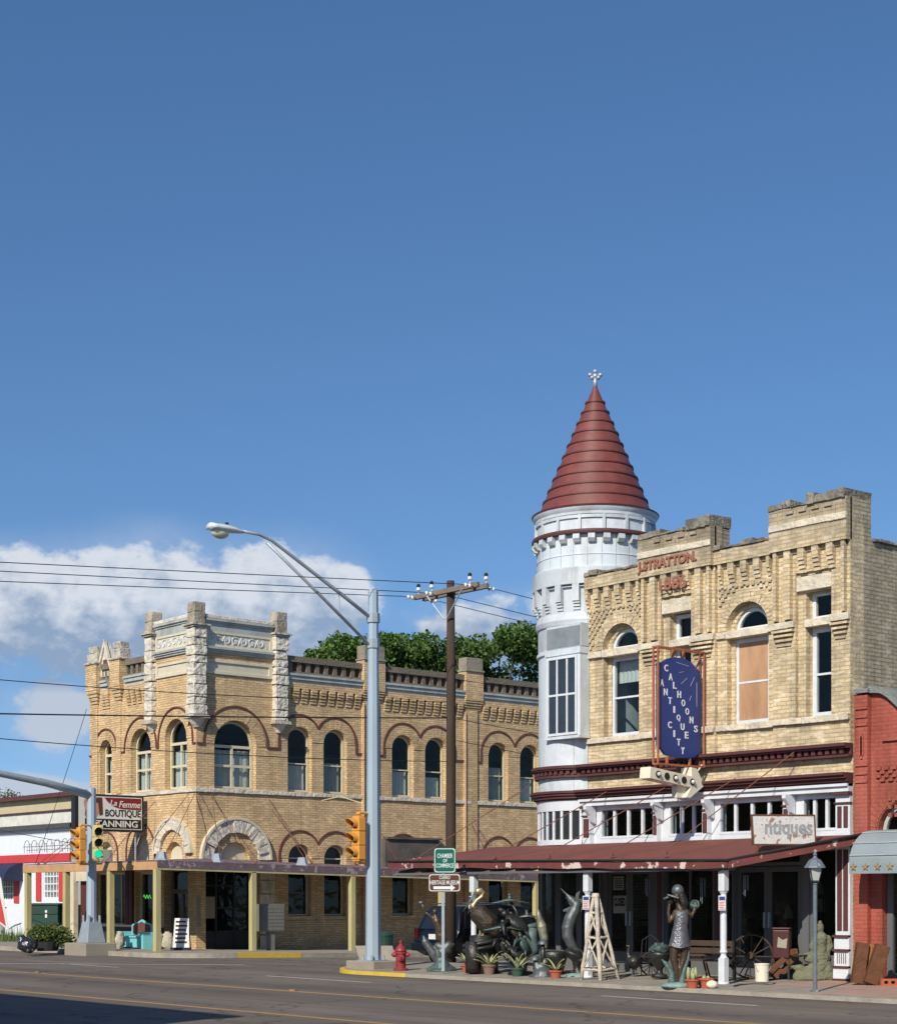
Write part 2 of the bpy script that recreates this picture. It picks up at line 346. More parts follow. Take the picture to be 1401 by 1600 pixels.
# ------------------------------------------------------------------ outlines
def arch(u0, u1, zb, zs, n=16, k=1.0):
    c = (u0+u1)/2; r = (u1-u0)/2
    return [(u0, zb), (u1, zb)]+[(c+r*cos(pi*i/n), zs+k*r*sin(pi*i/n)) for i in range(n+1)]
def rect(u0, u1, z0, z1): return [(u0, z0), (u1, z0), (u1, z1), (u0, z1)]
def arcp(c, z, r, a0, a1, n=16): return [(c+r*cos(a0+(a1-a0)*i/n), z+r*sin(a0+(a1-a0)*i/n)) for i in range(n+1)]
def vouss(mb, T, c, z, r0, r1, n, d0, d1, jd=.01, gap=.012, a0=0, a1=pi, seed=0):
    rn = random.Random(seed)
    for i in range(n):
        b0 = a0+(a1-a0)*i/n+gap/r1/2; b1 = a0+(a1-a0)*(i+1)/n-gap/r1/2; dd = d1+rn.uniform(-jd, jd)
        pts = [(c+r1*cos(b0), z+r1*sin(b0)), (c+r1*cos((b0+b1)/2), z+r1*sin((b0+b1)/2)), (c+r1*cos(b1), z+r1*sin(b1)), (c+r0*cos(b1), z+r0*sin(b1)), (c+r0*cos((b0+b1)/2), z+r0*sin((b0+b1)/2)), (c+r0*cos(b0), z+r0*sin(b0))]
        mb.prism(T, pts, d0, dd)
def txt(mb, T, s, u0, u1, z0, z1, d0, d1, slant=0, flip=False, bold=0):
    cu = bpy.data.curves.new('t', 'FONT'); cu.body = s; cu.extrude = .5; cu.shear = slant; cu.offset = bold; cu.resolution_u = 3
    ob = bpy.data.objects.new('t', cu); me = bpy.data.meshes.new_from_object(ob)
    xs = [v.co.x for v in me.vertices]; ys = [v.co.y for v in me.vertices]; a, b, c, e = min(xs), max(xs), min(ys), max(ys)
    vs = [T(u0+(v.co.x-a)/(b-a)*(u1-u0), d0+(v.co.z+.5)*(d1-d0), z0+(v.co.y-c)/(e-c)*(z1-z0)) for v in me.vertices]
    mb.add(vs, [tuple(p.vertices) for p in me.polygons])
    bpy.data.meshes.remove(me); bpy.data.objects.remove(ob); bpy.data.curves.remove(cu); return mb
def window(T, parent, u0, u1, zb, zt, is_arch=False, d=-.25, fw=.07, cols=1, rails=(), frame='white_paint', glass='glass', name='window', curtain=None, ztr=None, board=None, k=1.0, dep=.09, bar=.045):
    c = (u0+u1)/2
    out = arch(u0, u1, zb, zt, k=k) if is_arch else rect(u0, u1, zb, zt)
    inn = arch(u0+fw, u1-fw, zb+fw, zt, k=k) if is_arch else rect(u0+fw, u1-fw, zb+fw, zt-fw)
    mb = MB(); mb.prism(T, out, d-dep, d, [inn]); top = zt+(k*(u1-u0)/2-fw if is_arch else -fw)
    lim = top if ztr is None else ztr
    for z in rails: mb.bt(T, u0+fw*.98, u1-fw*.98, d-dep*.8, d-.012, z-bar/2, z+bar/2)
    if ztr is not None: mb.bt(T, u0+fw*.98, u1-fw*.98, d-dep*.9, d-.004, ztr-.05, ztr+.05)
    for i in range(1, cols):
        x = u0+(u1-u0)*i/cols; mb.bt(T, x-bar/2, x+bar/2, d-dep*.8, d-.008, zb+fw*.98, lim-.01)
    w = P(mb, name, MATS[frame], parent)
    g = MB(); g.prism(T, inn, d-dep*.62, d-dep*.55); P(g, 'pane', MATS[glass], w)
    if curtain:
        z0, z1, mat = curtain; g = MB(); n = 14; x0, x1 = u0+fw*.5, u1-fw*.5
        for i in range(n):
            a, b = x0+(x1-x0)*i/n, x0+(x1-x0)*(i+1)/n; da, db = d-dep-.12+.03*(i % 2), d-dep-.12+.03*((i+1) % 2)
            g.quad(T(a, da, z0), T(b, db, z0), T(b, db, z1), T(a, da, z1))
        P(g, 'curtain', MATS[mat], w)
    if board:
        z0, z1 = board; g = MB(); g.bt(T, u0+fw, u1-fw, d-dep*.5, d-dep*.25, z0, z1); P(g, 'board', MATS['plywood'], w)
    return w
# ------------------------------------------------------------------ materials in use
BR('cream_brick', (.71, .55, .33), (.50, .385, .235), (.42, .345, .24), bw=.26, bh=.088, stain=(.20, .175, .14), stain_amt=.5, light=(.78, .68, .50), sscale=1.1, top=(10.35, 11.9))
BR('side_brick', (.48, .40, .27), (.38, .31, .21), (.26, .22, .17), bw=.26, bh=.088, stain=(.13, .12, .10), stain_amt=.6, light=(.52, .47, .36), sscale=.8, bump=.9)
BR('ochre_brick', (.72, .50, .275), (.55, .37, .195), (.40, .30, .18), bw=.28, bh=.085, ms=.014, stain=(.46, .33, .19), stain_amt=.4, var=.20, light=(.80, .56, .31), bump=.8, streak=.22)
BR('red_brick', (.40, .105, .075), (.36, .088, .062), (.32, .085, .062), bw=.26, bh=.085, var=.2, stain=(.42, .17, .12), stain_amt=.5)
M('white_paint', (.66, .69, .73), .5, .06, 2, .1, 20, stain=(.42, .40, .36), stain_amt=.28, sscale=3)
M('metal_white', (.52, .56, .59), .55, .10, 1.5, .25, 5, stain=(.26, .24, .20), stain_amt=.75, sscale=1.3, zst=.35)
M('metal_bright', (.60, .65, .69), .5, .07, 2, .25, 5, stain=(.36, .37, .36), stain_amt=.6, sscale=1.5, zst=.35)
M('cone_red', (.165, .045, .038), .5, .12, 2.5, .1, 8, stain=(.30, .10, .08), stain_amt=.35, sscale=2.0)
M('cone_edge', (.10, .02, .018), .5)
M('maroon', (.100, .036, .036), .6, .15, 3, chip=(.33, .18, .15), chip_th=.70, chip_scale=9)
M('awning_red', (.175, .056, .043), .85, .18, 2.2, .2, 25, stain=(.15, .055, .045), stain_amt=.6, sscale=1.4)
M('fascia_red', (.15, .040, .034), .75, .25, 3, .2, 20, stain=(.09, .04, .035), stain_amt=.5, sscale=2, chip=(.62, .50, .44), chip_th=.57, chip_scale=2.6)
M('limestone', (.66, .58, .45), .9, .2, 4, .9, 9, stain=(.20, .18, .15), stain_amt=.4, sscale=1.5)
M('white_stone', (.66, .60, .50), .85, .16, 4, 1.0, 7, stain=(.17, .15, .13), stain_amt=.45, sscale=2.2)
M('dark_coping', (.17, .15, .12), .95, .5, 5, 1.0, 12, stain=(.45, .40, .32), stain_amt=.6, sscale=3)
M('stucco_cream', (.62, .56, .42), .8, .08, 3, .2, 30, stain=(.40, .36, .28), stain_amt=.3)
M('grey_trim', (.42, .44, .42), .7, .1, 2, .15, 20, stain=(.16, .16, .14), stain_amt=.5, sscale=1.5, zst=.4)
M('mold_red', (.15, .052, .042), .8, .2, 8, .3, 40)
M('letter_red', (.30, .12, .08), .8, .2, 8)
M('sash_cream', (.62, .56, .40), .6, .08, 3)
M('curtain_white', (.82, .82, .80), .9, .08, 4)
M('curtain_grey', (.50, .51, .50), .9, .1, 4)
M('plywood', (.46, .27, .15), .8, .25, 3, .1, 40, stain=(.28, .15, .08), stain_amt=.5, sscale=2.5, zst=.25)
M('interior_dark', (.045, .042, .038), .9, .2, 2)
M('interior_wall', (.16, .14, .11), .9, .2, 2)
M('door_grey', (.125, .128, .132), .5, .08, 3)
M('post_wood', (.46, .41, .20), .85, .16, 6, .2, 30, zst=.15, stain=(.30, .28, .13), stain_amt=.4)
M('beam_wood', (.52, .31, .15), .8, .2, 3, .2, 30, stain=(.38, .20, .09), stain_amt=.4)
M('beam_purple', (.15, .105, .125), .8, .25, 4, .3, 20, chip=(.36, .28, .30), chip_th=.58, chip_scale=3)
M('galv', (.40, .45, .49), .45, .10, 4, .05, 20, metal=.35, stain=(.28, .32, .35), stain_amt=.5, sscale=3)
M('galv_blue', (.37, .46, .54), .5, .10, 4, .05, 20, metal=.15, stain=(.30, .36, .41), stain_amt=.5, sscale=2, zst=.3)
M('rusty_rod', (.20, .085, .06), .8, .2, 10, metal=.3)
M('rust', (.155, .066, .032), .8, .35, 5, .3, 30, metal=.3, stain=(.12, .05, .03), stain_amt=.6, sscale=4)
M('steel_black', (.02, .02, .022), .5, .2, 6)
M('wire_black', (.015, .015, .015), .6, .1)
M('pole_wood', (.060, .040, .029), .9, .35, 6, .6, 30, zst=.12)
M('arm_wood', (.20, .16, .13), .9, .3, 6, .5, 30)
M('signal_yellow', (.72, .33, .06), .45, .12, 5, stain=(.45, .22, .05), stain_amt=.4, sscale=5)
M('signal_pale', (.60, .50, .24), .5, .1, 5)
M('signal_black', (.012, .012, .012), .6)
M('concrete', (.31, .275, .225), .9, .14, 3, .3, 40, stain=(.22, .20, .17), stain_amt=.5, sscale=1.3)
M('kerb_yellow', (.62, .42, .05), .8, .12, 5, chip=(.36, .32, .26), chip_th=.64, chip_scale=7)
M('yellow_line', (.42, .24, .05), .8, .2, 9, chip=(.11, .10, .09), chip_th=.60, chip_scale=12)
M('white_line', (.38, .36, .33), .8, .2, 9, chip=(.11, .10, .09), chip_th=.60, chip_scale=12)
M('roof_tar', (.06, .055, .05), .9, .3, 2)
GLASS('glass', refl=.02); GLASS('glass_clear', (.85, .88, .88), .02)
def ROAD():
    m, nt, bs = newmat('asphalt'); N = nt.nodes.new; L = nt.links.new; tc = N('ShaderNodeTexCoord')
    def nz(sx, sy, sc, det, lo, hi, a, b, rough=.6):
        mp = N('ShaderNodeMapping'); mp.inputs['Scale'].default_value = (sx, sy, 1); L(tc.outputs['Object'], mp.inputs[0])
        n = N('ShaderNodeTexNoise'); n.inputs['Scale'].default_value = sc; n.inputs['Detail'].default_value = det; n.inputs['Roughness'].default_value = rough; L(mp.outputs[0], n.inputs[0])
        r = N('ShaderNodeMapRange'); L(n.outputs[0], r.inputs[0]); r.inputs[1].default_value = lo; r.inputs[2].default_value = hi; r.inputs[3].default_value = a; r.inputs[4].default_value = b; return r.outputs[0]
    def mul(a, b): n = N('ShaderNodeMath'); n.operation = 'MULTIPLY'; L(a, n.inputs[0]); L(b, n.inputs[1]); return n.outputs[0]
    f = mul(nz(.02, .9, 1, 5, .3, .7, .72, 1.22), nz(1, 1, .35, 8, .3, .7, .86, 1.12)); f = mul(f, nz(1, 1, 26, 6, .3, .7, .82, 1.2, .8))
    v = N('ShaderNodeTexVoronoi'); v.feature = 'DISTANCE_TO_EDGE'; v.inputs['Scale'].default_value = .22
    wn = N('ShaderNodeTexNoise'); wn.inputs['Scale'].default_value = 1.1; wn.inputs['Detail'].default_value = 5; L(tc.outputs['Object'], wn.inputs[0])
    ad = N('ShaderNodeMix'); ad.data_type = 'RGBA'; ad.blend_type = 'LINEAR_LIGHT'; ad.inputs[0].default_value = .9; L(tc.outputs['Object'], ad.inputs[6]); L(wn.outputs['Color'], ad.inputs[7]); L(ad.outputs[2], v.inputs[0])
    r = N('ShaderNodeMapRange'); L(v.outputs[0], r.inputs[0]); r.inputs[1].default_value = .003; r.inputs[2].default_value = .011; r.inputs[3].default_value = .55; r.inputs[4].default_value = 1
    f = mul(f, r.outputs[0]); sc_ = N('ShaderNodeVectorMath'); sc_.operation = 'SCALE'; sc_.inputs[0].default_value = (.156, .130, .110); L(f, sc_.inputs['Scale']); L(sc_.outputs[0], bs.inputs['Base Color'])
    bs.inputs['Roughness'].default_value = .9; bs.inputs['Specular IOR Level'].default_value = .3
    nb = N('ShaderNodeTexNoise'); nb.inputs['Scale'].default_value = 60; L(tc.outputs['Object'], nb.inputs[0]); b = N('ShaderNodeBump'); b.inputs['Strength'].default_value = .5; b.inputs['Distance'].default_value = .02; L(nb.outputs[0], b.inputs['Height']); L(b.outputs[0], bs.inputs['Normal'])
    MATS['asphalt'] = m
ROAD()
M('soil', (.16, .14, .09), .95, .25, 1.5, .4, 10, stain=(.10, .12, .05), stain_amt=.7, sscale=.6)

# ------------------------------------------------------------------ ground, roads, pavements
g = MB(); g.quad((-900, -200, -1.2), (300, -200, -1.2), (300, 900, -1.2), (-900, 900, -1.2))
st(g, 'ground', MATS['soil'])
def sheet(outline, z, name, mat, fall=False):
    """flat or sloping slab cut into cells along y so that it follows gz"""
    mb = MB(); mb.prism(lambda u, d, v: (u, v, d), outline, z-.9, z)
    bm = bmesh.new(); me = bpy.data.meshes.new('t'); me.from_pydata(mb.v, [], mb.f); bm.from_mesh(me)
    for y in (30.45, 31, 34, 38, 42, 46, 50, 55): bmesh.ops.bisect_plane(bm, geom=bm.verts[:]+bm.edges[:]+bm.faces[:], plane_co=(0, y, 0), plane_no=(0, 1, 0))
    bmesh.ops.bisect_plane(bm, geom=bm.verts[:]+bm.edges[:]+bm.faces[:], plane_co=(-33.2, 0, 0), plane_no=(1, 0, 0))
    bm.verts.index_update(); m2 = MB()
    m2.v = [(v.co.x, v.co.y, v.co.z+gz(v.co.x-.001, v.co.y)+(pz(v.co.x, v.co.y) if fall else 0)) for v in bm.verts]; m2.f = [tuple(v.index for v in f.verts) for f in bm.faces]
    bm.free(); bpy.data.meshes.remove(me); return st(m2, name, mat)
sheet([(-400, 8.5), (120, 8.5), (120, 27.5), (-36, 27.5), (-36, 90), (-48.5, 90), (-48.5, 30), (-400, 30)], 0, 'road', MATS['asphalt'])
KR, KL = 26.45, 28.9                                   # kerb lines of the right and left blocks
def cor(cx, cy, r, a0, a1, n=8): return [(cx+r*cos(rad(a0+(a1-a0)*i/n)), cy+r*sin(rad(a0+(a1-a0)*i/n))) for i in range(n+1)]
right_k = [(120, KR)]+cor(-34.6, KR+2.6, 2.6, 270, 180)+[(-37.2, 90)]
left_k = [(-47.2, 90)]+cor(-49.4, KL+2.2, 2.2, 0, -90)+[(-400, KL)]
def inset(pts, w):
    o = []
    for i, p in enumerate(pts):
        a, b = pts[max(i-1, 0)], pts[min(i+1, len(pts)-1)]; dx, dy = b[0]-a[0], b[1]-a[1]; l = math.hypot(dx, dy); o.append((p[0]+dy/l*w, p[1]-dx/l*w))
    return o
ri, li = inset(right_k, .16), inset(left_k, .16)
sheet(ri+[(-31, 90), (-31, 31.5), (120, 31.5)], .15, 'pavement', MATS['concrete'], True)
sheet(li+[(-400, 36), (-52, 36), (-52, 90)], .15, 'pavement', MATS['concrete'])
M('kerb_stone', (.36, .32, .26), .9, .18, 4, .4, 30, stain=(.20, .18, .15), stain_amt=.6, sscale=1.6)
def kerb(pts, ins, name, mat, dz=0):
    sheet(pts+ins[::-1], .155+dz, name, mat, pts is right_k)
kerb(right_k, ri, 'kerb', MATS['kerb_stone']); kerb(left_k, li, 'kerb', MATS['kerb_stone'])
def kpaint(pts, i0, i1, name='kerb_paint'):
    mb = MB()
    for i in range(i0, i1):
        (x0, y0), (x1, y1) = pts[i], pts[i+1]; ox, oy = (y1-y0), -(x1-x0); l = math.hypot(ox, oy); ox /= l; oy /= l
        q = [(x0-ox*.006, y0-oy*.006), (x1-ox*.006, y1-oy*.006), (x1+ox*.10, y1+oy*.10), (x0+ox*.10, y0+oy*.10)]
        zz = [gz(x-.001, y)+pz(x, y) for x, y in q]
        mb.quad(*[(p[0], p[1], .161+z) for p, z in zip(q, zz)])
        mb.quad((q[0][0], q[0][1], .161+zz[0]), (q[1][0], q[1][1], .161+zz[1]), (q[1][0], q[1][1], -.05+zz[1]), (q[0][0], q[0][1], -.05+zz[0]))
    return st(mb, name, MATS['kerb_yellow'])
pa = [(-32.8, KR)]+cor(-34.6, KR+2.6, 2.6, 270, 215, 5); kpaint(pa, 0, len(pa)-1)
pb = [(-47.2, 33.6), (-47.2, 31.1)]; kpaint(pb, 0, 1)
def line(pts, w, name, mat, z=.004):
    mb = MB(); mb.strip(lambda u, d, v: (u, v, d), pts, w, z-.003, z); return st(mb, name, mat)
line([(-300, 20.9), (60, 20.55)], .11, 'road_marking', MATS['yellow_line']); line([(-300, 16.35), (60, 16.35)], .11, 'road_marking', MATS['yellow_line'])
for x0, x1 in ((-46.2, -42.6), (-35.6, -31.2), (-24, -20)): line([(x0, 24.3), (x1, 24.15)], .11, 'road_marking', MATS['white_line'])
line([(-52, 22.2), (-49.6, 22.5), (-47.4, 23.0), (-45.5, 24.6), (-43.9, 26.1), (-42, 27.9)], .12, 'road_marking', MATS['white_line'])
mb = MB()
for x, y in ((-34.75, 16.6), (-40.9, 20.85), (-29.4, 20.75)):
    mb.prism(lambda u, d, v, x=x, y=y: (x+u, y+v, d), [(-.09, -.05), (.09, -.05), (.06, .05), (-.06, .05)], .005, .028)
P(mb, 'road_marker', MATS['yellow_line']); tag(COL.objects[-1], kind='structure')
# expansion joints and patches in the right pavement
M('joint', (.13, .115, .10), .95); M('pave_red', (.40, .25, .20), .9, .14, 4, .3, 40, stain=(.30, .22, .18), stain_amt=.5)
mb = MB()
for x in [-36+1.55*i for i in range(14)]: mb.box(x, x+.018, KR+.17, 30.3, .14, .1535)
mb.box(-36.8, 20, 28.35, 28.368, .14, .1535); mb.v = [(x, y, z+pz(x, y)) for x, y, z in mb.v]; st(mb, 'pavement_joint', MATS['joint'])
mb = MB(); mb.box(-23.2, -15, 28.4, 30.35, .14, .1545); mb.box(-21.0, -15, KR+.5, 28.3, .14, .1545); mb.v = [(x, y, z+pz(x, y)) for x, y, z in mb.v]; st(mb, 'pavement_patch', MATS['pave_red'])

# ------------------------------------------------------------------ RIGHT BUILDING
B0 = 30.45; TR = TF(B0); U = lambda px: fa(px, B0)
RB = E('brick_shop_building', (-27, 36, 0), 'two-storey cream brick antique shop with red conical corner turret and maroon awning', 'building')
aL, aR = -30.55, -22.6
rn = random.Random(5)
def jag(u0, u1, z, step=.27, a=.035):
    n = max(2, int((u1-u0)/step)); return [(u0+(u1-u0)*i/n, z+rn.uniform(-a, a)) for i in range(n+1)]
b1a, b1b, b2a = U(1007), U(1121), U(1212)
p1a, p1b, p2a, p2b = U(1037), U(1084), U(1247), U(1303)
o1 = (U(943), U(998)); o2 = (U(1135.5), U(1200.5)); o3 = (U(1046.5), U(1086)); o4 = (U(1259), U(1304))
ZS, ZSILL, ZT = 8.0, 5.86, 9.54
top = [(aR, 10.5)]+jag(b2a, aR, 10.49)[::-1]+jag(b1b, b2a, 9.88)[::-1]+jag(b1a, b1b, 10.49)[::-1]+jag(aL, b1a, 9.87)[::-1]
front = MB()
out = [(aL, 4.3), (aR, 4.3)]+top
front.prism(TR, out, -.16, 0, [arch(*o1, ZSILL, ZS), arch(*o2, ZSILL, ZS), rect(*o3, ZSILL, 8.63), rect(*o4, ZSILL, 8.58)])
inn = lambda o: (o[0]+.11, o[1]-.11)
front.prism(TR, [(aL, 4.3), (aR, 4.3), (aR, 9.9), (aL, 9.9)], -.38, -.161, [arch(*inn(o1), ZSILL, ZS), arch(*inn(o2), ZSILL, ZS), rect(o3[0]+.02, o3[1], ZSILL, 8.61), rect(o4[0]+.02, o4[1], ZSILL, 8.56)])
for (a, b, pa_, pb_) in ((b1a, b1b, p1a, p1b), (b2a, aR, p2a, p2b)):        # raised bays
    front.prism(TR, [(a, 5.22), (b, 5.22), (b, 10.46), (a, 10.46)], .001, .10, [rect(pa_, pb_, ZSILL, 9.02)])
P(front, 'wall', MATS['cream_brick'], RB)
# corbel table: overhanging band, hanging teeth stepping back
cb = MB()
def band(u0, u1, d, z1): cb.bt(TR, u0, u1, .0, d+.15, ZT, z1)
band(aL, b1a-.002, 0, 9.84); band(b1b+.002, b2a-.002, 0, 9.85)
for a, b in ((b1a, b1b), (b2a, aR)): cb.bt(TR, a, b, .05, .25, ZT, 10.45)
def teeth(u0, u1, d, long_=None):
    n = max(1, round((u1-u0)/.37)); s = (u1-u0)/n
    for i in range(n+1):
        x = u0+s*i
        w = .085
        xa, xb = max(u0, x-w), min(u1, x+w)
        if long_ and not (long_[0]+.05 < x < long_[1]-.05):
            cb.bt(TR, xa, xb, d, d+.12, ZS+.02, ZT-.002); continue
        cb.bt(TR, xa, xb, d, d+.13, 9.27, ZT-.002)
        for k, dd in enumerate((.10, .07, .04)):
            cb.bt(TR, xa, xb, d, d+dd, 9.27-.09*(k+1), 9.27-.09*k-.001)
    cb.bt(TR, u0, u1, d, d+.04, ZT-.09, ZT-.003)
teeth(aL, b1a-.1, 0); teeth(b1b+.1, b2a-.1, 0)
teeth(b1a+.08, b1b-.08, .10, (p1a-.1, p1b+.1)); teeth(b2a+.08, aR-.08, .10, (p2a-.1, p2b+.1))
for a, b, o in ((aL+.05, b1a-.05, o1), (b1b+.05, b2a-.05, o2)):            # basket-weave of projecting header bricks in the spandrels
    c, r = (o[0]+o[1])/2, (o[1]-o[0])/2+.27
    for j in range(11):
        z = 8.06+.09*j; k = 0; x = a+(.08 if j % 2 else 0)
        while x < b-.1:
            if math.hypot(x+.04-c, z-ZS) > r+.06: cb.bt(TR, x, x+.085, 0, .045, z, z+.082)
            x += .16
for (a, b) in ((p1a, p1b), (p2a, p2b)):
    cb.bt(TR, a+.001, b-.001, .0, .07, 9.04, 9.12); cb.bt(TR, a+.001, b-.001, .0, .035, 8.95, 9.04)
for a, b in ((b1a, p1a), (p1b, b1b), (b2a, p2a), (p2b, aR)):               # stepped bases of the piers
    for k in range(4): cb.bt(TR, a+.03*k+.02, b-.03*k-.02, .10, .20-.022*k, 7.83-.10*(k+1)+.03, 7.83-.10*k-.02)
for a, b in ((b1a, b1b), (b2a, aR)):                                       # little recess heads in the parapets
    for k in range(4):
        x = a+(b-a)*(.24+.165*k); cb.bt(TR, x, x+.19, .24, .285, 10.30, 10.37); cb.bt(TR, x+.2, x+.28, .24, .27, 10.1, 10.30)
P(cb, 'corbel', MATS['cream_brick'], RB)
for o in (o1, o2):
    v = MB(); c, r = (o[0]+o[1])/2, (o[1]-o[0])/2
    vouss(v, TR, c, ZS, r+.004, r+.235, 22, 0, .035, .006, .010, seed=3); P(v, 'arch', MATS['cream_brick'], RB); v = MB(); vouss(v, TR, c, ZS, r-.105, r-.004, 18, -.3, -.15, .004, .008, seed=4)
    P(v, 'arch', MATS['cream_brick'], RB)
s = MB()                                                                    # stone strings, sills, lintels
rs = random.Random(2)
def stones(mb, T, u0, u1, z0, z1, d0, d1, L=.55, j=.02):
    x = u0
    while x < u1-.01:
        e = min(u1, x+L*rs.uniform(.7, 1.3)); e = u1 if u1-e < .15 else e
        k = len(mb.v); mb.bt(T, x+.003, e-.003, d0, d1+rs.uniform(0, j), z0+rs.uniform(-.01, .01), z1+rs.uniform(-.01, .012)); x = e
for u0, u1, d in ((aL, o1[0]-.02, 0), (o1[1]+.02, b1a, 0), (b1a, p1a, .1), (p1b, b1b, .1), (b1b, o2[0]-.02, 0), (o2[1]+.02, b2a, 0), (b2a, p2a, .1), (p2b, aR, .1)):
    stones(s, TR, u0, u1, 7.84, 7.99, d, d+.07)
for o in (o1, o2): stones(s, TR, o[0]-.02, o[1]+.02, 7.82, 7.99, -.3, .05, 2)
for o, p in ((o3, (p1a, p1b)), (o4, (p2a, p2b))):
    stones(s, TR, o[0], o[1], 7.82, 7.98, -.3, .05, 2); stones(s, TR, p[0]+.01, p[1]-.01, 8.62, 8.93, -.1, .085, 2)
for u0, u1, d in ((aL, b1a, 0), (b1a, b1b, .1), (b1b, b2a, 0), (b2a, aR, .1)): stones(s, TR, u0, u1, 5.72, 5.855, d, d+.08)
for u0, u1 in ((b1a, b1b), (b2a, aR+.01)): stones(s, TR, u0, u1, 9.98, 10.13, .2, .275, .7)
PS(s, 'string_course', MATS['limestone'], RB, bev=.012)
dc = MB()                                                                   # weathered coping
def coping(T, u0, u1, z0, z1, d0, d1, L=.3):
    x = u0
    while x < u1-.01:
        e = min(u1, x+L*rs.uniform(.6, 1.4)); dc.bt(T, x, e-.004, d0-rs.uniform(0, .03), d1+rs.uniform(0, .03), z0, z1+rs.uniform(-.05, .04)); x = e
coping(TR, aL, b1a-.01, 9.85, 9.94, -.3, .17); coping(TR, b1b+.01, b2a-.01, 9.86, 9.95, -.3, .17)
coping(TR, b1a, b1a+.75, 10.45, 10.57, -.3, .27); coping(TR, b1a+.76, b1b-.75, 10.45, 10.51, -.3, .26); coping(TR, b1b-.74, b1b, 10.44, 10.68, -.45, .28)
coping(TR, b2a, b2a+.62, 10.45, 10.60, -.3, .27); coping(TR, b2a+.63, aR-1.0, 10.45, 10.50, -.3, .26); coping(TR, aR-1.0, aR-.001, 10.43, 10.62, -.62, .28)
TSR = TS(aR)
coping(TSR, B0+.65, 47, 9.60, 9.70, -.35, .05)
dc.jit(.018, 9); PS(dc, 'coping', MATS['dark_coping'], RB, bev=.02)
sd = MB(); sd.prism(TSR, [(B0+.001, 0), (48, 0), (48, 9.62), (B0+.62, 9.62), (B0+.62, 10.44), (B0+.001, 10.44)], -.38, -.002)
P(sd, 'side_wall', MATS['side_brick'], RB)
bk = MB(); bk.box(-32.9, -23, 47.6, 48, 0, 9.6); bk.box(-33.0, -32.7, 31.7, 47.6, -.5, 9.6); P(bk, 'rear_wall', MATS['side_brick'], RB)
rf = MB(); rf.box(-32.7, -23, 30.84, 47.6, 9.2, 9.35); rf.box(-32.7, -23, 30.84, 47.6, 4.5, 4.7); P(rf, 'roof', MATS['roof_tar'], RB)
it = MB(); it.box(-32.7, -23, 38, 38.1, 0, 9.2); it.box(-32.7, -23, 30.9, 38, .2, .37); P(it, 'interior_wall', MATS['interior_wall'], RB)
wb = MB(); wb.box(b1b-.74, b1b-.02, B0+.02, B0+.44, 9.9, 10.43); P(wb, 'parapet_block', MATS['side_brick'], RB)
# lettering on the brick bay
tx = MB(); txt(tx, TR, 'J.STRATTON.', U(1008), U(1100), 9.63, 9.92, .25, .29, bold=.035); P(tx, 'lettering', MATS['letter_red'], RB)
tx = MB(); txt(tx, TR, '1886', p1a+.06, p1b-.02, 9.14, 9.44, .232, .24, bold=.03); P(tx, 'date_lettering', MATS['letter_red'], RB)
# windows of the upper floor
for i, o in enumerate((o1, o2)):
    a, b = inn(o)
    window(TR, RB, a, b, ZS, ZS, True, d=-.22, fw=.075)
    if i == 0: window(TR, RB, a-.03, b+.03, ZSILL+.0, 7.82, d=-.2, fw=.10, rails=(6.82,), curtain=(7.2, 7.75, 'curtain_white'))
    else: window(TR, RB, a-.03, b+.03, ZSILL+.0, 7.82, d=-.2, fw=.10, rails=(6.82,), board=(ZSILL+.1, 7.72))
for i, o in enumerate((o3, o4)):
    window(TR, RB, o[0]+.02, o[1], 7.98, 8.6, d=-.2, fw=.09); window(TR, RB, o[0]+.02, o[1], ZSILL, 7.82, d=-.2, fw=.11, rails=(6.80,))
# red cornices + white fascia
TUR = (-31.49, 31.63)
def molding(name, mat, prof, dent=None):
    """prof: (projection, z0, z1) steps run along the brick front and round the turret"""
    mb = MB()
    for (d, z0, z1) in prof:
        mb.bt(TR, -30.72, aR+.0, .0, d, z0, z1)
        mb.lathe([(1.30, z0), (1.45+d*.62, z0), (1.45+d*.62, z1), (1.30, z1)], (TUR[0], TUR[1], 0), 40, rad(120), rad(302), caps=False)
    if dent:
        d, z0, z1, w, sp = dent; x = -30.6
        while x < aR-.05: mb.bt(TR, x, x+w, .0, d, z0, z1); x += sp
        for i in range(34):
            an = rad(130)+i*sp/1.6
            if an > rad(300): break
            k = len(mb.v); mb.bt(lambda u, dd, z: (dd, u, z), -w/2, w/2, 1.4, 1.45+d*.62, z0, z1); mb.xf(Matrix.Translation((TUR[0], TUR[1], 0)) @ Matrix.Rotation(an, 4, 'Z'), k)
    return P(mb, name, mat, RB)
molding('cornice', MATS['maroon'], ((.30, 5.15, 5.22), (.25, 5.11, 5.15), (.08, 4.98, 5.11), (.17, 4.93, 4.98)), (.19, 5.0, 5.11, .10, .185))
molding('cornice', MATS['maroon'], ((.36, 4.53, 4.59), (.30, 4.47, 4.53), (.22, 4.40, 4.47), (.12, 4.36, 4.40)))
fa_ = MB(); fa_.bt(TR, -30.7, aR-.01, -.1, .16, 4.19, 4.358); fa_.bt(TR, -30.7, aR-.01, -.1, .22, 4.30, 4.357); P(fa_, 'fascia', MATS['white_paint'], RB)
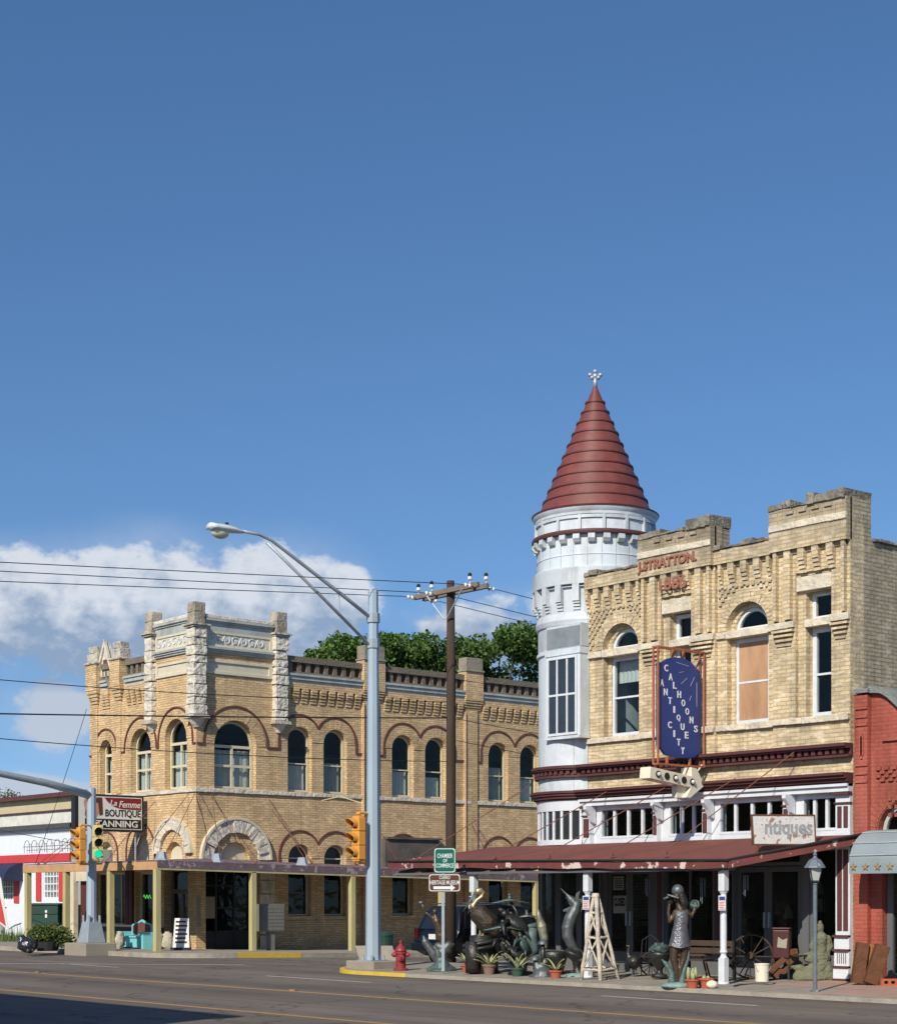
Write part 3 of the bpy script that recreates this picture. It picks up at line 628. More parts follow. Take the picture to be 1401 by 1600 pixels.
# clerestory band
cl = MB(); bays = [(U(936), U(1023.5), 4), (U(1043), U(1100.5), 3), (U(1121), U(1226), 4), (U(1251), U(1309), 3)]
cl.prism(TR, rect(aL-.15, aR, 3.0, 4.2), -.3, -.04, [rect(a, b, 3.38, 4.13) for a, b, n in bays]); P(cl, 'shopfront_wall', MATS['white_paint'], RB)
for a, b, n in bays: window(TR, RB, a, b, 3.38, 4.13, d=-.03, fw=.055, cols=n, glass='glass_clear', bar=.07, dep=.1)
def pilaster(a, b, pan, brk=True):
    m = MB(); m.bt(TR, a, b, -.04, .10, 3.0, 4.18); p = P(m, 'pilaster', MATS['white_paint'], RB)
    q = MB(); w = (b-a)
    for i in range(pan): q.bt(TR, a+w*(.14+i*.86/pan), a+w*(.14+(i+1)*.86/pan)-w*.14, .05, .115, 3.42, 3.88)
    q.bt(TR, a-.02, b+.02, .05, .14, 3.93, 3.965); q.bt(TR, a-.02, b+.02, .05, .2, 4.12, 4.175)
    PS(q, 'panel', MATS['maroon'], p)
    if brk:
        r = MB(); r.prism(lambda u, d, z: TR(d, u, z), [(.0, 3.75), (.12, 3.8), (.2, 3.95), (.34, 4.1), (.34, 4.18), (.0, 4.18)], b+.0, b+.10); P(r, 'bracket', MATS['white_paint'], p)
for x0, x1 in ((914.5, 926), (1024, 1031), (1101, 1110), (1227, 1236.5)): pilaster(U(x0), U(x1), 1)
pilaster(U(1309.5), aR-.01, 2, False)
# shopfront below the awning
sf = MB(); Z0 = .15
sf.bt(TR, aL-.1, U(934), -.45, -.06, Z0, .62); sf.bt(TR, U(1036), U(1112), -.45, -.06, Z0, .7); sf.bt(TR, U(1262), U(1309), -.45, -.06, Z0, .62)
sf.bt(TR, aL-.1, aR, -.45, -.1, 3.0, 3.35); sf.bt(TR, U(934), U(1262), -.5, .05, .1, .34)
PS(sf, 'shopfront_base', MATS['door_grey'], RB)
pf = MB()
for a, b in ((1022, 1036), (1112, 1126), (1252, 1262)): pf.bt(TR, U(a), U(b), -.3, -.02, .34, 3.0)
pf.bt(TR, U(866), U(880), -.3, -.0, .15, 3.0)
pl = PS(pf, 'mullion', MATS['door_grey'], RB)
pq = MB()
for a, b in ((1025.5, 1032), (1115.5, 1122)): pq.bt(TR, U(a), U(b), -.1, -.005, .7, 2.9)
PS(pq, 'panel', MATS['maroon'], pl)
window(TR, RB, U(880), U(934), .62, 3.0, d=-.08, fw=.05, rails=(2.55,), frame='door_grey', glass='glass_clear', name='shop_window')
window(TR, RB, U(1036), U(1112), .7, 3.0, d=-.08, fw=.05, cols=2, rails=(2.62,), frame='door_grey', glass='glass_clear', name='shop_window')
window(TR, RB, U(1262), U(1309), .62, 3.0, d=-.08, fw=.06, frame='door_grey', glass='glass_clear', name='shop_window')
window(TR, RB, U(1126), U(1141), .4, 3.0, d=-.10, fw=.05, rails=(2.5,), frame='door_grey', glass='glass_clear', name='shop_window')
def leafdoor(x0, x1, mat='door_grey', hand=1):
    a, b = U(x0), U(x1); m = MB(); m.prism(TR, rect(a, b, .36, 2.62), -.26, -.20, [rect(a+.10, b-.10, .62, 2.50)]); d = P(m, 'door', MATS[mat], RB)
    q = MB(); q.prism(TR, rect(a+.1, b-.1, .62, 2.5), -.24, -.23); P(q, 'pane', MATS['glass_clear'], d)
    q = MB(); x = b-.06 if hand > 0 else a+.06; q.bt(TR, x-.025, x+.025, -.2, -.14, 1.25, 1.6); P(q, 'handle', MATS['galv'], d)
leafdoor(941, 974, hand=1); leafdoor(974.5, 1008, hand=-1); leafdoor(1143, 1190, hand=1); leafdoor(1190.5, 1243, hand=-1)
dfm = MB()
for x0, x1, x2, x3 in ((934, 941, 1008, 1022), (1141, 1143, 1243, 1252)):
    a, b, c, e = U(x0), U(x1), U(x2), U(x3); dfm.prism(TR, [(a, .34), (b, .34), (b, 2.64), (c, 2.64), (c, .34), (e, .34), (e, 3.0), (a, 3.0)], -.30, -.14, [rect(b, c, 2.72, 2.94)])
PS(dfm, 'door_frame', MATS['door_grey'], RB)
# big end pilaster down to the pavement
ep = MB(); a, b = U(1309.5), aR-.01
ep.bt(TR, a, b, -.2, .10, .15, 3.0); ep.bt(TR, a-.02, b, .1, .16, .15, .42); ep.bt(TR, a-.01, b, .1, .135, .42, 1.12); e_ = P(ep, 'pilaster', MATS['white_paint'], RB)
q = MB(); w = b-a
for i in range(2): q.bt(TR, a+w*(.13+.42*i), a+w*(.45+.42*i), .05, .115, 1.22, 2.95)
for z in (.15, .42, .78, 1.08): q.bt(TR, a-.03, b, .08, .185, z+.001, z+.05)
for i in range(5): q.bt(TR, a+w*(.17+.145*i), a+w*(.22+.145*i), .1, .14, .52, .74)
PS(q, 'panel', MATS['maroon'], e_)
# stock seen dimly through the glass
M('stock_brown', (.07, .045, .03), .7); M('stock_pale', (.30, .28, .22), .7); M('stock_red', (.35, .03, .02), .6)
it = MB()
for x in (U(955), U(1060), U(1090), U(1180), U(1290)):
    it.box(x-.3, x+.3, 31.9, 32.4, .37, 1.0+rn.random()*.8); it.box(x-.35, x+.35, 31.85, 32.45, 1.35, 1.4)
PS(it, 'shelf', MATS['stock_brown'], RB)
it = MB()
for x, z in ((U(1168), 1.45), (U(1065), 1.5), (U(990), 1.3), (U(1215), 2.0), (U(960), 1.7)): it.lathe([(.0, .3), (.05, .3), (.12, .05), (.14, 0), (0, 0)], (x, 31.9, z), 12, caps=False); it.box(x-.2, x+.02, 32.0, 32.1, z-.4, z-.1)
PS(it, 'lamp_shade', MATS['stock_pale'], RB)
# awning of the corner shop
AW0, AW1, AF = -35.15, -23.80, 27.8
AB0, AB1 = -33.9, -22.25                                                     # back corners: the roof is skewed
za, zb_ = 2.86, 2.70                                                         # front edge falls slightly to the right
def rz_(x): return za+(zb_-za)*(x-AW0)/(AW1-AW0)
aw = MB(); n = 14
for i in range(n):
    x0, x1 = AW0+(AW1-AW0)*i/n, AW0+(AW1-AW0)*(i+1)/n; w0, w1 = [.018*sin(3.1*x)+.012*sin(7.7*x) for x in (x0, x1)]
    yb = B0-.12
    u0, u1 = AB0+(AB1-AB0)*i/n, AB0+(AB1-AB0)*(i+1)/n
    aw.add([(x0, AF, rz_(x0)+w0), (x1, AF, rz_(x1)+w1), (u1, yb, 3.26), (u0, yb, 3.26), (x0, AF, rz_(x0)+w0-.04), (x1, AF, rz_(x1)+w1-.04), (u1, yb, 3.22), (u0, yb, 3.22)],
           [(0, 1, 2, 3), (7, 6, 5, 4), (0, 4, 5, 1), (3, 2, 6, 7)]+([(0, 3, 7, 4)] if i == 0 else [])+([(1, 5, 6, 2)] if i == n-1 else []))
P(aw, 'awning_roof', MATS['awning_red'], RB)
fs = MB()
for i in range(n):
    x0, x1 = AW0+(AW1-AW0)*i/n, AW0+(AW1-AW0)*(i+1)/n; w0, w1 = [.018*sin(3.1*x)+.012*sin(7.7*x) for x in (x0, x1)]
    fs.add([(x0, AF-.03, rz_(x0)+w0-.16), (x1, AF-.03, rz_(x1)+w1-.16), (x1, AF-.03, rz_(x1)+w1-.012), (x0, AF-.03, rz_(x0)+w0-.012), (x0, AF-.002, rz_(x0)+w0-.16), (x1, AF-.002, rz_(x1)+w1-.16), (x1, AF-.002, rz_(x1)+w1-.012), (x0, AF-.002, rz_(x0)+w0-.012)],
           [(0, 1, 2, 3), (4, 7, 6, 5), (0, 4, 5, 1), (3, 2, 6, 7), (0, 3, 7, 4), (1, 5, 6, 2)])
for x, u in ((AW0-.03, AB0-.03), (AW1, AB1)): 
    a = rz_(x)
    fs.add([(x, AF, a-.16), (x+.03, AF, a-.16), (u+.03, B0-.13, 3.08), (u, B0-.13, 3.08), (x, AF, a-.0), (x+.03, AF, a-.0), (u+.03, B0-.13, 3.25), (u, B0-.13, 3.25)], [(0, 3, 2, 1), (4, 5, 6, 7), (0, 1, 5, 4), (1, 2, 6, 5), (2, 3, 7, 6), (3, 0, 4, 7)])
P(fs, 'awning_fascia', MATS['fascia_red'], RB)
M('drip_black', (.02, .02, .02), .6)
ge = MB(); ge.tube([(AW0, AF-.045, rz_(AW0)+.012), (AW1+.03, AF-.045, rz_(AW1)+.012), (AW1+.05, AF+.05, rz_(AW1)+.03), (AB1+.05, B0-.2, 3.27)], .028, 6); P(ge, 'drip_edge', MATS['drip_black'], RB)
bm_ = MB(); bm_.box(AW0+.1, AW1-.05, AF+.05, AF+.3, 2.50, 2.56)
for x in [AW0+.2+i*.9 for i in range(13)]: bm_.add([(x, 27.9, 2.48), (x+.05, 27.9, 2.48), (x+1.25, 30.3, 3.08), (x+1.2, 30.3, 3.08), (x, 27.9, 2.60), (x+.05, 27.9, 2.60), (x+1.25, 30.3, 3.2), (x+1.2, 30.3, 3.2)], [(0, 3, 2, 1), (4, 5, 6, 7), (0, 1, 5, 4), (1, 2, 6, 5), (2, 3, 7, 6), (3, 0, 4, 7)])
P(bm_, 'awning_beam', MATS['door_grey'], RB)
PY_ = 28.0
for px in (740, 918, 1130):
    x = fa(px, PY_); m = MB(); q = .082
    m.box(x-q, x+q, PY_-q, PY_+q, .13, .66); m.box(x-q, x+q, PY_-q, PY_+q, 2.06, 2.52)
    m.lathe([(.125, 0), (.12, .04), (.09, .05)], (x, PY_, .105), 12)
    m.lathe([(.09, .66), (.06, .71), (.055, .75), (.082, .77), (.082, .80), (.068, .82), (.070, 1.3), (.062, 2.0), (.078, 2.03), (.09, 2.06)], (x, PY_, 0), 18, caps=False)
    P(m, 'post', MATS['white_paint'], RB, bev=.02)
for (x, w0, wz) in ((fa(770, B0), 0, 4.8), (U(955), .5, 4.55), (U(1045), .5, 4.55), (U(1150), .6, 4.62), (U(1240), .6, 5.1)):
    m = MB(); x0 = max(x, -32.7) ; y = B0-.25 if x > -30.6 else 30.3
    m.tube([(x0+.2, y, wz), (x0-1.6, 28.05, 2.95)], .012, 5); m.lathe([(.05, 0), (.05, .05)], (x0-1.6, 28.05, 2.87), 8); P(m, 'stay_rod', MATS['rusty_rod'], RB)

# turret
tc_ = (TUR[0], TUR[1], 0)
def ring(name, mat, prof, n=56, smooth=True, a0=0, a1=2*pi):
    m = MB(); m.lathe(prof, tc_, n, a0, a1, caps=False); o = P(m, name, MATS[mat], RB, smooth=False)
    if smooth:
        for p in o.data.polygons: p.use_smooth = True
        try: o.data.set_sharp_from_angle(angle=rad(28))
        except Exception: pass
    return o
BASEA = rad(118); ENDA = rad(305)
ring('turret_base', 'door_grey', [(1.45, -.4), (1.45, .62), (1.38, .62)], a0=BASEA, a1=ENDA)
ring('turret_wall', 'door_grey', [(1.44, .62), (1.44, 3.3)], a0=BASEA, a1=rad(215)); ring('turret_wall', 'door_grey', [(1.38, 2.95), (1.46, 2.95), (1.46, 3.3)], a0=rad(214), a1=ENDA)
for k, (p0, p1) in enumerate(((218, 244), (248, 274), (278, 300))): ring('turret_shop_window', 'glass_clear', [(1.41, .6), (1.41, 2.97)], n=8, a0=rad(p0), a1=rad(p1))
for p0 in (215, 246, 276, 299): m = MB(); m.box(1.36, 1.47, -.07, .07, .6, 3.0); m.xf(Matrix.Translation((TUR[0], TUR[1], 0)) @ Matrix.Rotation(rad(p0), 4, 'Z')); P(m, 'mullion', MATS['door_grey'], RB)
ring('turret_wall', 'metal_bright', [(1.45, 4.19), (1.45, 8.02), (1.50, 8.05), (1.50, 8.12), (1.46, 8.15)])
ring('turret_wall', 'metal_white', [(1.46, 8.15), (1.46, 8.70), (1.50, 8.74), (1.53, 8.85), (1.50, 8.97), (1.46, 9.04), (1.46, 9.72), (1.60, 9.725), (1.60, 10.12), (1.56, 10.16), (1.48, 10.17)])
ring('turret_wall', 'metal_bright', [(1.48, 10.17), (1.48, 10.45), (1.495, 10.46), (1.495, 10.48), (1.48, 10.49), (1.48, 11.0), (1.50, 11.0), (1.50, 11.44), (1.53, 11.46), (1.54, 11.52), (1.58, 11.57), (1.60, 11.61), (1.61, 11.64)])
ring('roof_eave', 'cone_edge', [(1.55, 11.64), (1.625, 11.642), (1.63, 11.67), (1.60, 11.69), (1.40, 11.725)])
sm = MB()
for i in range(26):
    an = 2*pi*(i+.2)/26; k = len(sm.v); sm.box(1.455, 1.486, -.006, .006, 10.18, 10.98); sm.box(1.455, 1.468, -.006, .006, 9.06, 9.3) if i % 2 else None; sm.box(1.57, 1.607, -.006, .006, 9.73, 10.12) if i % 3 == 0 else None; sm.box(1.43, 1.457, -.006, .006, 4.6, 5.85) if i % 3 == 0 else None; sm.xf(Matrix.Translation((TUR[0], TUR[1], 0)) @ Matrix.Rotation(an, 4, 'Z'), k)
P(sm, 'sheet_seam', MATS['grey_trim'], RB)
ring('turret_molding', 'maroon', [(1.5, 10.96), (1.62, 10.97), (1.63, 11.02), (1.61, 11.07), (1.5, 11.08)])
m = MB(); cp = [(1.44, 11.72)]; zt_, zb2 = 15.08, 11.72; edges = MB()
kz = [11.72, 12.02, 12.31, 12.61, 12.90, 13.2, 13.49, 13.78, 14.06, 14.34, 14.60]
def rr(z): return 1.44*(15.12-z)/(15.12-11.72)
m.lathe([(rr(11.72), 11.72)]+[q for z in kz[1:] for q in ((rr(z)+.012, z-.002), (rr(z)+.035, z), (rr(z)+.035, z+.03), (rr(z+.03), z+.034))]+[(.02, 15.1)], tc_, 64)
P(m, 'cone_roof', MATS['cone_red'], RB); o = COL.objects[-1]
for p in o.data.polygons: p.use_smooth = True
o.data.set_sharp_from_angle(angle=rad(25))
for z in kz[1:]: edges.lathe([(rr(z)+.01, z-.024), (rr(z)+.042, z-.024), (rr(z)+.042, z-.001), (rr(z)+.01, z-.001)], tc_, 64, caps=False)
P(edges, 'roof_seam', MATS['cone_edge'], RB, smooth=False)
m = MB(); m.tube([(TUR[0], TUR[1], 15.0), (TUR[0], TUR[1], 15.28)], [.06, .045], 8)
m.ell((TUR[0], TUR[1], 15.3), (.07, .07, .07))
for dx, dz in ((.13, .03), (-.13, .03), (.0, .12), (.08, -.04), (-.08, -.04)):
    v = cam.matrix_basis.to_3x3() @ Vector((1, 0, 0)) if False else Vector((CY, SY, 0))
    m.ell((TUR[0]+v.x*dx, TUR[1]+v.y*dx, 15.3+dz), (.06, .06, .055), 8, 6)
P(m, 'finial', MATS['galv'], RB, smooth=True)
br = MB(); pn = MB(); NB = 26
for i in range(NB):
    an = 2*pi*(i+.5)/NB; Mx = Matrix.Translation((TUR[0], TUR[1], 0)) @ Matrix.Rotation(an, 4, 'Z')
    k = len(br.v); br.prism(lambda u, d, z: (u, d, z), [(1.45, 10.74), (1.56, 10.76), (1.62, 10.84), (1.60, 10.955), (1.45, 10.955)], -.085, .085); br.xf(Mx, k)
NB = 16
for i in range(NB):
    an = 2*pi*(i+.35)/NB; Mx = Matrix.Translation((TUR[0], TUR[1], 0)) @ Matrix.Rotation(an, 4, 'Z')
    k = len(br.v); br.box(1.46, 1.56, -.035, .035, 11.075, 11.44); br.xf(Mx, k)
br.lathe([(1.49, 11.36), (1.545, 11.36), (1.545, 11.43), (1.49, 11.43)], tc_, 56, caps=False)
for i in range(20):
    an = 2*pi*(i+.5)/20
    if rad(25) < an < rad(75): continue
    Mx = Matrix.Translation((TUR[0], TUR[1], 0)) @ Matrix.Rotation(an, 4, 'Z'); k = len(br.v)
    br.box(1.45, 1.595, -.09, .09, 9.30, 9.724)
    for j, d in enumerate((.11, .075, .04)): br.box(1.45, 1.45+d, -.09+.0*j, .09, 9.30-.075*(j+1)+.02, 9.30-.075*j)
    br.xf(Mx, k)
br.lathe([(1.45, 9.66), (1.53, 9.66), (1.53, 9.69), (1.45, 9.69)], tc_, 56, caps=False)
P(br, 'turret_bracket', MATS['metal_white'], RB)
# flat strip between turret and brick
m = MB(); m.bt(TR, -30.98, -30.56, -.6, .02, 3.0, 4.2); m.bt(TR, -30.9, -30.56, -.6, .03, 4.2, 8.02); P(m, 'corner_strip', MATS['metal_bright'], RB)
m = MB(); m.bt(TR, -30.9, -30.56, -.6, .03, 8.02, 9.72); m.bt(TR, -31.0, -30.56, -.6, .09, 9.72, 10.15); P(m, 'corner_strip', MATS['metal_white'], RB)
TW = TF(30.13); ua, ub = fa(857, 30.13), fa(903.5, 30.13)
m = MB(); m.bt(TW, ua-.08, ub+.08, -.3, .0, 8.15, 8.72); p = P(m, 'turret_panel', MATS['metal_white'], RB)
M('grey_panel', (.20, .23, .25), .55, .2, 3, .2, 8, stain=(.30, .32, .32), stain_amt=.5)
m = MB(); m.bt(TW, ua-.06, ub+.06, -.02, .012, 8.17, 8.66); P(m, 'panel', MATS['grey_panel'], p)
m = MB(); m.bt(TW, ua-.1, ub+.1, -.3, .05, 7.97, 8.13); m.bt(TW, ua-.08, ub+.08, -.3, .02, 5.95, 7.97); m.bt(TW, ua-.1, ub+.1, -.3, .06, 5.88, 5.95)
P(m, 'window_surround', MATS['metal_bright'], RB)
M('glass_dark', (.03, .035, .04), .08, .3, 1.5, spec=.8)
w = window(TW, RB, ua, ub, 5.97, 7.93, d=.07, fw=.06, cols=3, rails=(6.98,), glass='glass_dark', dep=.05, bar=.05)
# clerestory windows round the turret
NW = 9
for i in range(NW):
    a0 = rad(208)+i*rad(10.4); a1 = a0+rad(9.0)
    m = MB(); m.lathe([(1.40, 3.36), (1.44, 3.36), (1.44, 4.12), (1.40, 4.12)], tc_, 3, a0, a1, caps=False)
    gobj = P(m, 'turret_window', MATS['glass_dark'], RB)
fr = MB()
for i in range(NW+1):
    an = rad(207.3)+i*rad(10.4); k = len(fr.v); fr.box(1.38, 1.47, -.035, .035, 3.3, 4.2); fr.xf(Matrix.Translation((TUR[0], TUR[1], 0)) @ Matrix.Rotation(an, 4, 'Z'), k)
fr.lathe([(1.38, 3.25), (1.49, 3.25), (1.49, 3.38), (1.38, 3.38)], tc_, 30, rad(120), rad(302), caps=False); fr.lathe([(1.38, 4.10), (1.48, 4.10), (1.50, 4.36), (1.38, 4.36)], tc_, 30, rad(120), rad(302), caps=False)
fr.lathe([(1.44, 3.3), (1.44, 4.2)], tc_, 10, rad(120), rad(207), caps=False)
P(fr, 'turret_window_frame', MATS['white_paint'], RB)
# ------------------------------------------------------------------ LEFT BUILDING (corner bank block)
AS, BF = -52.9, 33.1
TL, TM = TS(AS), TF(BF); US = lambda px: sb(px, AS); UF = lambda px: fa(px, BF)
LB = E('brick_bank_building', (-56, 42, 0), 'two-storey ochre brick corner block with white rock-faced corner piers and arched windows', 'building')
BEND, AEND = 54.0, -60.62; ZR = 10.0
upS = [(US(a), US(b)) for a, b in ((450.5, 486), (505.7, 541.5), (612, 646.5), (664, 697), (763, 793.5), (812.5, 842))]
upS += [(upS[4][0]+(BEND-US(763))*.5, 0)][:0]
r_ = .55
cS = [(a+b)/2 for a, b in upS]
TURW = (US(336), US(399)); tw_c = (TURW[0]+TURW[1])/2
holes = [arch(c-r_, c+r_, 5.88, 7.76) for c in cS]+[arch(tw_c-.90, tw_c+.90, 5.88, 7.46)]
gS = [c for i, c in enumerate(cS) if i != 3]
holes += [arch(c-.52, c+.52, 1.25, 3.42) for c in gS]
sc_c = US(367.5)
holes += [[(US(312), -.3), (US(398), -.3), (US(398), 3.05), (US(312), 3.05)], arch(sc_c-.62, sc_c+.62, 3.33, 3.34)]
b36 = US(426)
m = MB(); m.prism(TL, [(BF, -.6), (BEND, -.6), (BEND, 10.3), (b36, 10.3), (b36, 11.9), (BF, 11.9)], -.40, 0, holes); P(m, 'wall', MATS['ochre_brick'], LB)
fw = [(UF(257.5), UF(292), 7.66), (UF(204), UF(236), 7.5), (UF(156), UF(174.5), 7.55)]
afr = UF(241)
fc = UF(272); fc2 = UF(220); fc3 = UF(166)
holes = [arch(a, b, 5.88, z) for a, b, z in fw]
holes += [[(UF(256), -.3), (UF(300), -.3), (UF(300), 3.05), (UF(256), 3.05)], arch(fc-.55, fc+.55, 3.33, 3.42), arch(fc2-.6, fc2+.6, 3.0, 3.72), arch(fc3-.5, fc3+.5, 3.0, 3.6)]
m = MB(); m.prism(TM, [(AEND, -.6), (AS-.401, -.6), (AS-.401, 11.9), (afr, 11.9), (afr, 10.3), (AEND, 10.3)], -.40, 0, holes[:3]+holes[4:]+[[(UF(256), .0), (AS-.55, .0), (AS-.55, 3.05), (UF(256), 3.05)], rect(UF(212), UF(238), .9, 2.9), rect(UF(147), UF(200), .9, 2.9)])
m.bt(TM, AS-.4, AS-.001, -.40, -.001, 3.06, 11.9); m.bt(TM, AS-.4, AS-.001, -.40, -.001, -.6, 3.05); P(m, 'front_wall', MATS['ochre_brick'], LB)
m = MB(); m.box(AEND, AS-.4, BEND-.4, BEND, -.6, 10.2); m.box(AEND, AEND+.3, BF+.4, BEND-.4, -.6, 10.2); P(m, 'rear_wall', MATS['ochre_brick'], LB)
m = MB(); m.box(AEND+.3, AS-.4, BF+.4, BEND-.4, 9.9, 10.05); m.box(AEND+.3, AS-.4, BF+.4, BEND-.4, 4.9, 5.05); m.box(afr+.4, AS-.4, BF+.4, b36-.4, 11.3, 11.4); P(m, 'roof', MATS['roof_tar'], LB)
m = MB(); m.box(afr, afr+.35, BF+.4, b36, 10, 11.9); m.box(afr+.35, AS-.4, b36-.35, b36, 10, 11.9); P(m, 'turret_rear_wall', MATS['ochre_brick'], LB)
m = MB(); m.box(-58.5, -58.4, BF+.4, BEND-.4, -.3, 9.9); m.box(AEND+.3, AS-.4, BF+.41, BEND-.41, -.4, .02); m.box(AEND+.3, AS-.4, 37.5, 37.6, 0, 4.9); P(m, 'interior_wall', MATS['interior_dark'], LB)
# rings and red hood moulds
def ring_arch(T, c, zs, ri, ro, n, seed, mat='ochre_brick', d0=0, d1=.02, a0=0, a1=pi, gap=.012):
    m = MB(); vouss(m, T, c, zs, ri, ro, n, d0, d1, .007, gap, a0, a1, seed); return P(m, 'arch', MATS[mat], LB)
def hood(T, pts, w=.058, d=.05): m = MB(); m.strip(T, pts, w, 0, d); return P(m, 'hood_mould', MATS['mold_red'], LB)
for i, c in enumerate(cS): ring_arch(TL, c, 7.76, r_+.004, r_+.36, 26, i)
for i in (0, 2, 4):
    c0, c1 = cS[i], cS[i+1]; h = (c1-c0)/2; R_ = .97; th = math.acos(min(1, h/R_)); R1 = min(.97, .5*(c1-c0)+.16)
    hp = (hp if i else [(BF+.02, 7.46), (tw_c-1.37, 7.46)]+arcp(tw_c, 7.5, 1.37, pi, 0, 30)+[(tw_c+1.37, 7.46)])+[(c0-R_, 7.46)]+arcp(c0, 7.8, R_, pi, th, 16)+arcp(c1, 7.8, R_, pi-th, 0, 16)[1:]+[(c1+R_, 7.46)]
hood(TL, hp)
for i, c in enumerate(gS): ring_arch(TL, c, 3.42, .524, .87, 24, 20+i)
for i, j in ((0, 1), (2, 2), (3, 4)):
    c0, c1 = gS[i], gS[j]
    if i == j: pts = [(c0-.93, 2.9)]+arcp(c0, 3.5, .93, pi, 0, 20)+[(c0+.93, 2.9)]
    else:
        h = (c1-c0)/2; th = math.acos(min(1, h/.95)); pts = [(c0-.95, 3.0)]+arcp(c0, 3.5, .95, pi, th, 16)+arcp(c1, 3.5, .95, pi-th, 0, 16)[1:]+[(c1+.95, 3.0)]
    hood(TL, pts)
ring_arch(TL, tw_c, 7.46, .904, 1.30, 34, 40)
for a, b, z in fw:
    c, r = (a+b)/2, (b-a)/2; ring_arch(TM, c, z, r+.004, r+.32, 26, int(-a*7))
cf = [((a+b)/2, (b-a)/2, z) for a, b, z in fw]
hp = [(AEND, 7.46)]
for c, r, z in cf[::-1]: R_ = r+.42; hp += [(c-R_, 7.46)]+arcp(c, z, R_, pi, 0, 24)+[(c+R_, 7.46)]
hood(TM, hp+[(AS-.02, 7.46)])
# Romanesque stone arches over the two entrances
def stone_arch(T, c, zs, ri, ro, n, seed):
    m = MB(); vouss(m, T, c, zs, ri, ro, n, 0, .12, .035, .02, 0, pi, seed); m.jit(.018, seed); o = P(m, 'stone_arch', MATS['white_stone'], LB)
    m = MB(); m.strip(T, arcp(c, zs, ro+.05, pi, 0, 40), .09, 0, .15); P(m, 'arch_moulding', MATS['stucco_cream'], o)
stone_arch(TL, sc_c, 3.33, .98, 1.43, 15, 1); stone_arch(TM, fc, 3.55, .86, 1.22, 13, 2)
ring_arch(TL, sc_c, 3.33, .63, .95, 22, 50, d1=.012); ring_arch(TM, fc, 3.42, .56, .83, 20, 51, d1=.012)
m = MB(); m.prism(TL, arch(sc_c-.62, sc_c+.62, 3.2, 3.34), -.25, -.20); m.prism(TM, arch(fc-.56, fc+.56, 3.2, 3.42), -.25, -.2); PS(m, 'lunette', MATS['stucco_cream'], LB)
ring_arch(TM, fc2, 3.72, .604, .98, 22, 52, d1=.015); ring_arch(TM, fc3, 3.6, .504, .86, 20, 53, d1=.015)
hood(TM, [(fc2-1.04, 3.1)]+arcp(fc2, 3.65, 1.04, pi, 0, 24)+[(fc2+1.04, 3.1)]); hood(TM, [(fc3-.92, 3.1)]+arcp(fc3, 3.55, .92, pi, 0, 24)+[(fc3+.92, 3.1)])
m = MB(); m.prism(TM, arch(fc2-.6, fc2+.6, 3.0, 3.72), -.3, -.25); m.prism(TM, arch(fc3-.5, fc3+.5, 3.0, 3.6), -.3, -.25); PS(m, 'lunette', MATS['stucco_cream'], LB)
# strings
s = MB(); stones(s, TL, BF-.06, BEND, 5.72, 5.86, 0, .06, .8); PS(s, 'string_course', MATS['white_stone'], LB, bev=.015)
s = MB(); stones(s, TM, AEND, AS-.002, 5.72, 5.86, 0, .06, .8); PS(s, 'string_course', MATS['white_stone'], LB, bev=.015)
m = MB(); m.bt(TL, US(400), BEND, 0, .05, .98, 1.1); m.bt(TL, US(428), BEND, 0, .03, -.4, .98); P(m, 'base_course', MATS['ochre_brick'], LB)
# windows
for i, c in enumerate(cS): window(TL, LB, c-.53, c+.53, 5.9, 7.76, True, d=-.20, fw=.07, rails=(6.95,), frame='sash_cream', curtain=(5.95, (6.9, 7.05, 6.9, 6.75, 7.3, 6.9)[i], 'curtain_white' if i % 3 != 1 else 'curtain_grey'))
w = window(TL, LB, tw_c-.88, tw_c+.88, 5.9, 7.46, True, d=-.22, fw=.08, cols=2, ztr=7.42, rails=(6.72,), frame='sash_cream', curtain=(5.95, 7.3, 'curtain_white'), bar=.09)
for k, (a, b, z) in enumerate(fw):
    window(TM, LB, a+.02, b-.02, 5.9, z, True, d=-.22, fw=.075, cols=(2 if b-a > 1.2 else 1), ztr=z-.12, rails=(6.72,), frame='sash_cream', curtain=(5.95, 7.3, 'curtain_white'), bar=.08)
for c in gS: window(TL, LB, c-.5, c+.5, 1.27, 3.42, True, d=-.20, fw=.06, rails=(2.95, 3.42), frame='sash_cream')
window(TM, LB, UF(212), UF(238), .9, 2.9, d=-.2, fw=.08, frame='sash_cream', name='shop_window', glass='glass_clear')
window(TM, LB, UF(147), UF(200), .9, 2.9, d=-.2, fw=.06, cols=3, frame='sash_cream', name='shop_window')
M('bulkhead', (.03, .032, .035), .7); M('maroon_panel', (.09, .025, .022), .7); M('tan_panel', (.30, .24, .15), .8, .1)
m = MB(); m.bt(TM, AEND, UF(256), 0, .06, -.3, .85); P(m, 'bulkhead', MATS['bulkhead'], LB)
m = MB(); m.bt(TM, AEND, UF(256), 0, .08, .85, .93); P(m, 'sill', MATS['stucco_cream'], LB)
m = MB(); 
for x in (201, 207): m.bt(TM, UF(x)-.12, UF(x)+.12, .0, .1, .93, 3.0)
PS(m, 'column', MATS['maroon_panel'], LB)
